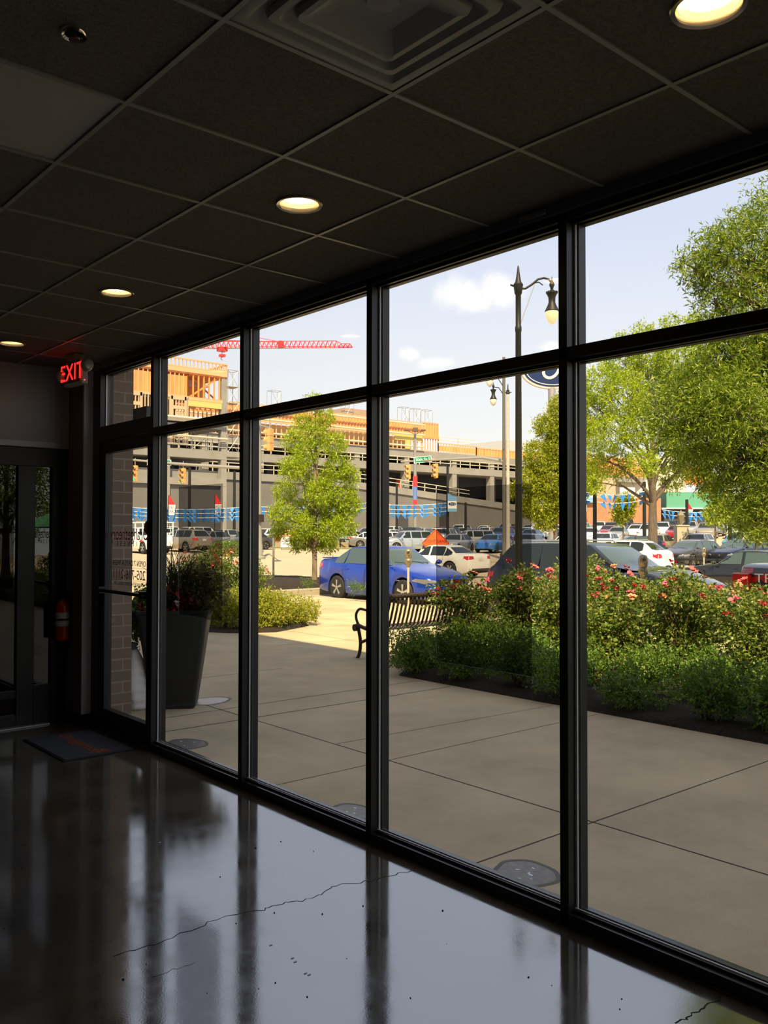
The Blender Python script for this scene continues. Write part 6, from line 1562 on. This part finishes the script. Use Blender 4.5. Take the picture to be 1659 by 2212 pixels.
# ---- left block (faces the camera's left, plane y=80)
L1 = thing('framed_building', 'unfinished building with orange timber storeys over a concrete parking deck, left of the tree', 'building', (0, 80, 1.0))
def P(b): b.v = [(x, y-80, z-1.0) for x, y, z in b.v]; return b
X0, X1 = 24, 47.4
b = MB(); 
for (z0, z1) in ((9.07, 9.93), (6.3, 7.0), (12.7, 13.0), (12.2, 12.5)): b.box(X0, X1, 80, 95, z0, z1)
b.box(47.4, 49.5, 80, 82, 9.4, 9.9); P(b).build('floor_slab', conc, L1)
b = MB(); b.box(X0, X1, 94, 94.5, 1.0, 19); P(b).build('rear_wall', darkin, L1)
for x in (27, 33.6, 40.4, 46.9):
    b = MB(); b.box(x, x+.65, 80.02, 80.7, 1.0, 17.9 if x > 46 else 12.3); P(b).build('column', conc, L1)
for x in (30, 37, 44):
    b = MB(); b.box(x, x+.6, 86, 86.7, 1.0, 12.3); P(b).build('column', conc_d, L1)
b = MB(); b.box(X0, X1, 80.3, 80.6, 1.0, 6.3); P(b).build('block_wall', cmu, L1)
b = MB(); b.box(42.2, 47.0, 80.1, 80.28, 1.0, 5.9); P(b).build('dark_panel', mat('panel_dark', (.10, .10, .10), .8), L1)
b = MB(); b.box(X0, X1, 80.9, 81.0, 7.0, 7.9); P(b).build('parapet', conc, L1)
# tan stud storey with window frames
def frame_bay(b, x0, w, z0, z1):
    for (a, c) in ((x0, x0+.14), (x0+w-.14, x0+w)): b.box(a, c, 80, 80.2, z0, z1)
b = MB(); wall_studs(b, X0, 43.0, 80.0, 13.0, 15.2, .33, .10)
for x0 in (26.2, 29, 32, 35, 36.5, 39.2, 41.3): b.box(x0, x0+1.3, 79.97, 80.18, 13.9, 14.25); b.box(x0-.25, x0, 79.97, 80.2, 13, 15.2); b.box(x0+1.3, x0+1.55, 79.97, 80.2, 13, 15.2); b.box(x0-.2, x0+1.5, 79.97, 80.18, 14.85, 15.2)
P(b).build('stud_wall', stud2, L1)
b = MB(); wall_studs(b, X0, 43.0, 80.0, 10.4, 12.2, .5, .10)
for x0 in (26.2, 29, 32, 35, 36.5, 39.2, 41.3): b.box(x0-.25, x0, 79.97, 80.2, 10.4, 12.2); b.box(x0+1.3, x0+1.55, 79.97, 80.2, 10.4, 12.2); b.box(x0, x0+1.3, 79.97, 80.18, 11.1, 11.35)
P(b).build('stud_wall', stud2, L1)
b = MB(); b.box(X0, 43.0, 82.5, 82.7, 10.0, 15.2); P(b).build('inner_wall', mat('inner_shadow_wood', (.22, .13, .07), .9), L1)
b = MB(); b.box(43.0, 46.9, 80.02, 80.2, 14.35, 14.95); P(b).build('yellow_band', yell, L1)
b = MB(); b.box(43.0, 47.0, 80.0, 80.25, 13.0, 13.2); b.box(43, 47, 80, 80.2, 14.95, 15.25); wall_studs(b, 43.2, 46.8, 81.0, 13.2, 14.4, .5, .1); P(b).build('stud_wall', stud, L1)
# orange storey
b = MB(); b.box(X0, 43.0, 80.12, 80.2, 15.2, 17.35); P(b).build('sheathing', ply, L1)
b = MB(); wall_studs(b, X0, 43.0, 80.05, 15.2, 17.95, .48, .10, depth=.08); P(b).build('stud_wall', stud, L1)
b = MB(); wall_studs(b, 43.0, 47.3, 80.05, 15.2, 17.9, .55, .13); b.beam((43.3, 80.3, 15.3), (46.6, 80.3, 17.6), .16); b.beam((44.2, 81.5, 17.5), (46.9, 81.5, 15.6), .14); b.beam((43.5, 82, 16.2), (46.5, 82, 16.9), .12); P(b).build('stud_wall', ply, L1)
b = MB(); b.box(43.2, 47.2, 84, 84.1, 15.2, 17.6); P(b).build('sheathing', ply, L1)
b = MB(); b.box(43.1, 45.4, 82.0, 82.1, 16.7, 17.4); P(b).build('pink_wrap', mat('wrap_pink', (.62, .38, .55), .8), L1)
b = MB(); b.box(X0, 47.5, 79.9, 80.3, 17.75, 18.2); P(b).build('eave_band', stud, L1)
b = MB(); wall_studs(b, X0, 47.5, 79.9, 18.2, 19.15, .42, .07); P(b).build('parapet_studs', stud, L1)
b = MB(); wall_studs(b, 0, 9, 0, 18.2, 19.1, .42, .07); b.v = [(47.4-y, 80+x, z) for x, y, z in b.v]; P(b).build('parapet_studs', stud, L1)
b = MB(); b.box(X0, 47.3, 80, 90, 17.6, 17.75); P(b).build('roof_deck', ply, L1)
b = MB(); b.tube([(X0, 79.5, 12.95), (47.4, 79.5, 13.05)], .14, 8); b.tube([(X0, 79.6, 11.3), (47.4, 79.6, 11.2)], .10, 8); P(b).build('pipe_rail', pipe_m, L1)
b = MB()
for z in (10.3, 10.9): b.box(X0, 47.4, 79.95, 80.05, z, z+.08)
for i in range(16): x = X0+1.5*i; b.box(x, x+.08, 79.95, 80.05, 9.93, 11.0)
P(b).build('guard_rail', steel, L1)
# scaffolds
def scaffold(name, lab, x, y, z0, nb, nl, wx=1.5, wy=1.0, hh=1.9, plank=True, grp=None):
    t = thing(name, lab, 'scaffold', (x, y, z0), 0, grp); b = MB()
    for i in range(nb+1):
        for yy_ in (0, wy): b.tube([(i*wx, yy_, 0), (i*wx, yy_, nl*hh)], .04, 5)
    for l in range(nl+1):
        for i in range(nb):
            for yy_ in (0, wy): b.tube([(i*wx, yy_, l*hh), ((i+1)*wx, yy_, l*hh)], .03, 4)
            if l < nl: b.tube([(i*wx, 0, l*hh), ((i+1)*wx, 0, (l+1)*hh)], .025, 4); b.tube([((i+1)*wx, 0, l*hh), (i*wx, 0, (l+1)*hh)], .025, 4)
        for i in range(nb+1): b.tube([(i*wx, 0, l*hh), (i*wx, wy, l*hh)], .03, 4)
    b.build('tube_frame', steel, t)
    if plank:
        for l in range(1, nl): b = MB(); b.box(0, nb*wx, 0, wy, l*hh-.04, l*hh); b.build('plank', stud2, t)
    return t
scaffold('scaffold_tower', 'steel scaffold tower against the right corner of the timber storeys', 47.75, 80.2, 9.9, 1, 5, 1.3, 1.2, 1.75)
scaffold('deck_scaffold', 'steel scaffold inside the open deck storey left of the corner column', 33.8, 80.8, 9.95, 5, 1, 2.5, 1., 2.1, False)
for i, px in enumerate((585, 745, 868, 893, 918)):
    x, y = at_y(px, 97); scaffold('roof_scaffold', 'light scaffold bay on the far roof, %s from the left' % ordw[i], x, y, 17.7, 1, 1, 1.6, 1., 2.6, False, 'scaffold bays on the far roof')
# ---- long deck to the right (plane y=95)
L2 = thing('parking_deck', 'long concrete parking deck with ramps and timber framing on top behind the lot', 'parking deck', (0, 95, 1.6))
def Q(b): b.v = [(x, y-95, z-1.6) for x, y, z in b.v]; return b
XA, XB = 47.6, 132
b = MB(); b.box(XA, XB, 95, 112, 12.5, 13.65); Q(b).build('floor_slab', conc, L2)
b = MB(); b.box(XA, XB, 95, 112, 10.5, 11.55); Q(b).build('floor_slab', conc, L2)
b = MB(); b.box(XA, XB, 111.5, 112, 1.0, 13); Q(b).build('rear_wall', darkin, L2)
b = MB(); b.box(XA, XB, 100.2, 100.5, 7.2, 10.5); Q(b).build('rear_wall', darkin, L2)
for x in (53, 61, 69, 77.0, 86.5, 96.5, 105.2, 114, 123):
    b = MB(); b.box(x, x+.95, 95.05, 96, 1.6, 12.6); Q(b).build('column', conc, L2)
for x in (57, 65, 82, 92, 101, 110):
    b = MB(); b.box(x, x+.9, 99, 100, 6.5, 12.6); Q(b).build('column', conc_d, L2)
# ramp: rises to the left
ra_ = [(XA, 9.0), (70, 8.9), (83, 8.15), (111, 6.0), (XB, 4.4)]
b = MB()
for (xa, za), (xb, zb) in zip(ra_[:-1], ra_[1:]):
    b.add([(xa, 94.7, za-.95), (xb, 94.7, zb-.95), (xb, 94.7, zb), (xa, 94.7, za), (xa, 99, za-.95), (xb, 99, zb-.95), (xb, 99, zb), (xa, 99, za)], [(0,1,2,3), (7,6,5,4), (0,4,5,1), (1,5,6,2), (2,6,7,3), (3,7,4,0)])
Q(b).build('ramp', conc, L2)
b = MB()
for (xa, za), (xb, zb) in zip(ra_[:-1], ra_[1:]):
    b.add([(xa, 94.9, 1.2), (xb, 94.9, 1.2), (xb, 94.9, zb-.9), (xa, 94.9, za-.9)], [(0, 1, 2, 3)]); b.add([(xa, 95.2, 1.2), (xb, 95.2, 1.2), (xb, 95.2, zb-.9), (xa, 95.2, za-.9)], [(3, 2, 1, 0)])
Q(b).build('block_wall', cmu, L2)
for (x0_, x1_) in ((84.8, 87.0), (93.5, 95.5)):
    b = MB(); b.box(x0_, x1_, 94.8, 94.95, 1.6, 4.6); Q(b).build('doorway', darkin, L2)
def rail_line(pts, h, y, m=pipe_m, step=2.2, nm='guard_rail'):
    b = MB()
    for (xa, za), (xb, zb) in zip(pts[:-1], pts[1:]):
        n = max(1, int((xb-xa)/step))
        for k in (h, h*.5): b.beam((xa, y, za+k), (xb, y, zb+k), .10)
        for i in range(n): u_ = i/n; b.beam((xa+(xb-xa)*u_, y, za+(zb-za)*u_), (xa+(xb-xa)*u_, y, za+(zb-za)*u_+h), .10)
    Q(b).build(nm, m, L2)
rail_line([(XA, 9.0), (70, 8.9), (83, 8.15), (100, 6.85)], 1.15, 94.75)
rail_line([(XA, 11.55), (118, 11.55)], 1.0, 95.0)
rail_line([(93.6, 15.1), (102, 15.1)], .95, 95.1, step=4)
# parked clutter on the deck
b = MB(); b.box(86.5, 88.2, 96, 97, 8.1, 9.2); Q(b).build('site_barrier', mat('barrier_orange', (.75, .13, .03), .7), L2)
# timber storeys
def timber(x0, x1, z0, z1, y=95.1, sheath=None, step=.55):
    b = MB(); wall_studs(b, x0, x1, y, z0, z1, step, .13, depth=.10); Q(b).build('stud_wall', stud, L2)
    if sheath: b = MB(); b.box(x0, x1, y+.09, y+.16, sheath[0], sheath[1]); Q(b).build('sheathing', ply, L2)
timber(XA, 90.0, 15.8, 17.9, sheath=(15.8, 17.5)); timber(XA, 90.0, 13.65, 15.8, step=.8, sheath=None)
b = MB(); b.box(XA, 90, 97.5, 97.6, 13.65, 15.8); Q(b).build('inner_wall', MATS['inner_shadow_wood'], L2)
b = MB(); b.box(84.5, 90.0, 95.0, 95.08, 15.0, 15.9); b.box(86.6, 87.6, 95.0, 95.08, 13.7, 15.0); b.box(66, 72, 95, 95.08, 14.9, 15.8); Q(b).build('yellow_band', yell, L2)
timber(90.2, 93.5, 13.65, 18.1, sheath=(15.8, 17.9), step=.5)
b = MB(); b.box(90.2, 93.5, 94.95, 95.3, 15.6, 15.9); Q(b).build('header_beam', ply, L2)
timber(93.5, 102, 13.4, 15.15, sheath=(13.9, 14.7), step=.6); timber(102, 126, 13.4, 15.0, sheath=(13.6, 14.8), step=.7); timber(126, 150, 12.0, 14.6, sheath=(12.2, 14.2), step=.9)
b = MB(); b.box(126, 150, 95, 110, 11.0, 12.0); Q(b).build('floor_slab', conc, L2)
b = MB(); b.tube([(XA, 94.6, 17.5), (90, 94.6, 17.5)], .12, 6); b.tube([(XA, 94.6, 15.95), (90, 94.6, 15.95)], .12, 6); b.tube([(XA, 94.6, 14.2), (90, 94.6, 14.2)], .12, 6); Q(b).build('pipe_rail', pipe_m, L2)
ch = Q(MB().box(77.6, 84.6, 98, 102, 13.6, 19.3)).build('stair_tower', mat('tower_tan', (.42, .30, .22), .9), L2)
# right-hand timber at lower level behind the golden tree
b = MB(); wall_studs(b, 128, 175, 96, 11.5, 15.6, 1.0, .25); b.box(128, 175, 96.3, 96.5, 11.5, 15.2); Q(b).build('stud_wall', ply, L2)
o = MB().box(150, 178, 130, 150, 2, 22.2).build('distant_grey_block', mat('distant_grey', (.50, .50, .52), .9)); tag(o, 'distant pale grey block above the timber storey', 'building')
# ---- buildings behind the right of the lot
brick_r = mat('brick_red_orange', (.46, .19, .11), .9, noise=(2, .12)); grn = mat('green_metal_roof', (.10, .33, .24), .5)
x0, y0 = at(1262, 128); x1_, y1_ = at(1440, 128)
def facing_box(nm, px0, px1, pyt, d, thick, m, z0=None, par=None, py_b=None):
    a = at(px0, d); c = at(px1, d); zt = hz(pyt, d); zb = (gz(*a)-.3) if py_b is None else hz(py_b, d)
    b = MB(); ax, ay = a; cx_, cy_ = c; nx, ny = _f.x*thick, _f.y*thick
    b.add([(ax, ay, zb), (cx_, cy_, zb), (cx_+nx, cy_+ny, zb), (ax+nx, ay+ny, zb), (ax, ay, zt), (cx_, cy_, zt), (cx_+nx, cy_+ny, zt), (ax+nx, ay+ny, zt)], [(3,2,1,0), (4,5,6,7), (0,1,5,4), (1,2,6,5), (2,3,7,6), (3,0,4,7)])
    return b.build(nm, m, par)
t1 = thing('brick_showroom', 'low orange brick building with a blue and white fascia behind the white lot cars', 'building', (0, 0, 0))
facing_box('brick_wall', 1225, 1428, 1075, 128, 12, brick_r, par=t1); facing_box('upper_wall', 1225, 1330, 1030, 129, 10, mat('upper_tan', (.50, .36, .28), .9), par=t1, py_b=1075)
facing_box('fascia', 1228, 1284, 1062, 127.5, .4, mat('fascia_white', (.72, .72, .70), .6), par=t1, py_b=1074); facing_box('blue_stripe', 1228, 1284, 1074, 127.4, .5, blue_b, par=t1, py_b=1085)
facing_box('fascia', 1340, 1372, 1052, 127.5, .4, MATS['fascia_white'], par=t1, py_b=1078); facing_box('wall_sign', 1262, 1268, 1090, 127.3, .3, MATS['fascia_white'], par=t1, py_b=1104)
t2 = thing('green_roofed_shop', 'shop with a green metal roof and dark glass front right of the thick trunk', 'building', (0, 0, 0))
facing_box('shop_front', 1434, 1600, 1098, 132, 10, darkin, par=t2); facing_box('roof', 1440, 1560, 1062, 131, 12, grn, par=t2, py_b=1096); facing_box('side_wall', 1560, 1700, 1085, 133, 9, mat('shop_tan', (.45, .38, .30), .9), par=t2)
facing_box('eave', 1430, 1566, 1096, 130.8, .5, white_m, par=t2, py_b=1098.5)
t3 = thing('pale_building', 'pale two storey building far behind the broad tree', 'building', (0, 0, 0)); facing_box('wall', 1330, 1480, 985, 170, 12, mat('pale_plaster', (.60, .57, .52), .9), par=t3)
for i in range(5):
    facing_box('window', 1345+i*27, 1358+i*27, 1000, 169.8, .3, cglass_m, par=t3, py_b=1018)
# green cafe umbrella beyond the right of the window, seen mirrored in the partition glass
um = thing('patio_umbrella', 'green cafe parasol mirrored in the dark glass partition', 'umbrella', (4.9, 1.6, 0))
um.location = (8.7, -8.3, -.28)
n = 8; b = MB(); V = [(0, 0, 2.45)]+[(1.15*math.cos(2*PI*i/n), 1.15*math.sin(2*PI*i/n), 2.0) for i in range(n)]+[(0, 0, 2.42)]+[(1.15*math.cos(2*PI*i/n), 1.15*math.sin(2*PI*i/n), 1.97) for i in range(n)]
b.add(V, [(0, 1+i, 1+(i+1) % n) for i in range(n)]+[(n+1, n+2+(i+1) % n, n+2+i) for i in range(n)]+[(1+i, n+2+i, n+2+(i+1) % n, 1+(i+1) % n) for i in range(n)]); b.build('canopy', mat('umbrella_green', (.05, .28, .14), .8), um)
b = MB(); b.tube([(0, 0, 0), (0, 0, 2.45)], .02, 8); b.lathe([(.22, 0), (.22, .05), (.05, .08)], 16); b.build('pole', blk, um)
# ---- tower crane
red_c = mat('crane_red', (.62, .05, .045), .5)
A = Vector((*at(330, 175), hz(751, 175))); Bp = Vector((*at(760, 175), hz(748, 175)))
crn = thing('tower_crane', 'red tower crane with a long lattice jib over the construction site', 'crane', (A.x, A.y, gz(A.x, A.y)))
D_ = Bp-A; n = 44; w = .7; hgt = 1.25; sdv = D_.cross(Vector((0, 0, 1))).normalized()*w
O = Vector(crn.location); Vu = Vector((0, 0, hgt))
b = MB()
def T(p): return p-O
for i in range(n):
    p = A+D_*(i/n); q = A+D_*((i+1)/n); m_ = (p+q)/2+Vu*(1 if i < n-3 else .55)
    for s in (-1, 1):
        b.beam(T(p+sdv*s), T(q+sdv*s), .13); b.beam(T(p+sdv*s), T(m_), .08); b.beam(T(m_), T(q+sdv*s), .08)
    b.beam(T(p+sdv), T(p-sdv), .08)
    if i < n-1: b.beam(T(m_), T((A+D_*((i+1.5)/n))+Vu*(1 if i+1 < n-3 else .55)), .13)
b.build('jib', red_c, crn)
b = MB()
for i in range(14):
    p = A-D_*(i/n); q = A-D_*((i+1)/n)
    for s in (-1, 1): b.beam(T(p+sdv*s), T(q+sdv*s), .13); b.beam(T(p+sdv*s), T((p+q)/2+Vu), .08)
b.build('counter_jib', red_c, crn); b = MB(); b.cbox(T(A-D_*(12/n)-Vector((0, 0, .8))), (2, 1.6, 2.2)); b.build('counterweight', conc, crn)
b = MB(); hm = A.z-O.z; N2 = int(hm/2)
for (sx_, sy_) in ((-.8, -.8), (.8, -.8), (.8, .8), (-.8, .8)): b.beam((sx_, sy_, 0), (sx_, sy_, hm), .2)
for i in range(N2):
    z0 = hm*i/N2; z1 = hm*(i+1)/N2
    for (p, q) in (((-.8, -.8), (.8, -.8)), ((.8, -.8), (.8, .8)), ((.8, .8), (-.8, .8)), ((-.8, .8), (-.8, -.8))): b.beam((*p, z0), (*q, z1), .1); b.beam((*p, z0), (*q, z0), .1)
b.build('mast', red_c, crn)
b = MB(); apex = Vector((0, 0, hm+6)); b.beam((-.6, 0, hm), apex, .2); b.beam((.6, 0, hm), apex, .2); b.build('apex', red_c, crn)
b = MB(); b.tube([apex, T(A+D_*.62+Vu)], .06, 5); b.tube([apex, T(A+D_*.25+Vu)], .06, 5); b.tube([apex, T(A-D_*(12/n))], .06, 5); b.build('stay_cable', red_c, crn)
b = MB(); b.beam(T(A+D_*.35+Vu*1.15), T(A+D_*.62+Vu*.9), .22); b.cbox(T(A+D_*.64+Vu*.5), (.9, .9, 1.3)); b.build('tie_bar', red_c, crn)
tr_ = A+D_*((478-330)/430); b = MB(); b.cbox(T(tr_-Vector((0, 0, .35))), (1.6, 1.6, .8)); b.build('trolley', red_c, crn)
b = MB(); b.tube([T(tr_-Vector((0, 0, .5))), T(tr_-Vector((0, 0, 1.7)))], .05, 5); b.cbox(T(tr_-Vector((0, 0, 1.6))), (1.0, 1.0, .5)); b.tube([T(tr_-Vector((0, 0, 1.8))), T(tr_-Vector((.35, 0, 2.2))), T(tr_-Vector((0, 0, 2.5)))], .08, 5); b.build('hook_block', red_c, crn)
# ---- masonry pier outside the door and the sandbag
def brick_wall_mat():
    m = bpy.data.materials.new('tan_brick'); m.use_nodes = True; t = m.node_tree; b_ = t.nodes['Principled BSDF']; b_.inputs['Roughness'].default_value = .9
    g = t.nodes.new('ShaderNodeNewGeometry'); sp_ = t.nodes.new('ShaderNodeSeparateXYZ'); t.links.new(g.outputs['Position'], sp_.inputs[0])
    ad = t.nodes.new('ShaderNodeMath'); ad.operation = 'ADD'; t.links.new(sp_.outputs[0], ad.inputs[0]); t.links.new(sp_.outputs[1], ad.inputs[1])
    cb = t.nodes.new('ShaderNodeCombineXYZ'); t.links.new(ad.outputs[0], cb.inputs[0]); t.links.new(sp_.outputs[2], cb.inputs[1])
    br = t.nodes.new('ShaderNodeTexBrick'); t.links.new(cb.outputs[0], br.inputs['Vector'])
    br.inputs['Color1'].default_value = (.235, .175, .125, 1); br.inputs['Color2'].default_value = (.20, .15, .105, 1); br.inputs['Mortar'].default_value = (.33, .26, .20, 1)
    br.inputs['Scale'].default_value = 1.; br.inputs['Mortar Size'].default_value = .008; br.inputs['Brick Width'].default_value = .30; br.inputs['Row Height'].default_value = .098; br.inputs['Bias'].default_value = 0.
    t.links.new(br.outputs[0], b_.inputs['Base Color'])
    bp = t.nodes.new('ShaderNodeBump'); bp.inputs['Distance'].default_value = -.004; t.links.new(br.outputs['Fac'], bp.inputs['Height']); t.links.new(bp.outputs[0], b_.inputs['Normal'])
    return m
struct(MB().box(3.056, 3.40, 7.33, 7.8, 0, CH+.22).build('wall_brick_pier', brick_wall_mat()), 'tan brick pier outside the entrance door')
sb = thing('sand_bag', 'white woven sand bag slumped between the brick pier and the planter', 'bag', (3.535, 7.50, 0), .3)
bagm = mat('woven_white', (.80, .78, .75), .8, bump=(90, .004))
b = MB(); prof = [(.0, .0), (.11, .005), (.135, .05), (.14, .12), (.135, .2), (.125, .27), (.115, .34), (.095, .42), (.06, .50), (.03, .545)]
prof = [(prof[i][0]*(1-t)+prof[i+1][0]*t, prof[i][1]*(1-t)+prof[i+1][1]*t) for i in range(len(prof)-1) for t in (0, .33, .66)]+[prof[-1]]
b.lathe(prof, 28); rz_ = random.Random(2)
b.v = [(x*(1+.05*math.sin(z*95+x*20)+.10*math.sin(math.atan2(y, x)*3+z*14)+rz_.uniform(-.03, .03))-.12*max(0, z-.25), y*(.85+.06*math.sin(z*75)+.08*math.sin(math.atan2(y, x)*4)), z+.006*math.sin(x*80)) for x, y, z in b.v]; b.build('bag_body', bagm, sb, smooth=60)
b = MB(); b.tube([(-.03, 0, .53), (-.04, .01, .57), (-.035, 0, .60)], [.018, .03, .036], 10); b.tube([(-.04, 0, .55), (-.02, -.05, .57), (.0, -.03, .53)], .004, 5); b.build('tied_neck', mat('bag_tie', (.15, .15, .15), .7), sb, smooth=60)
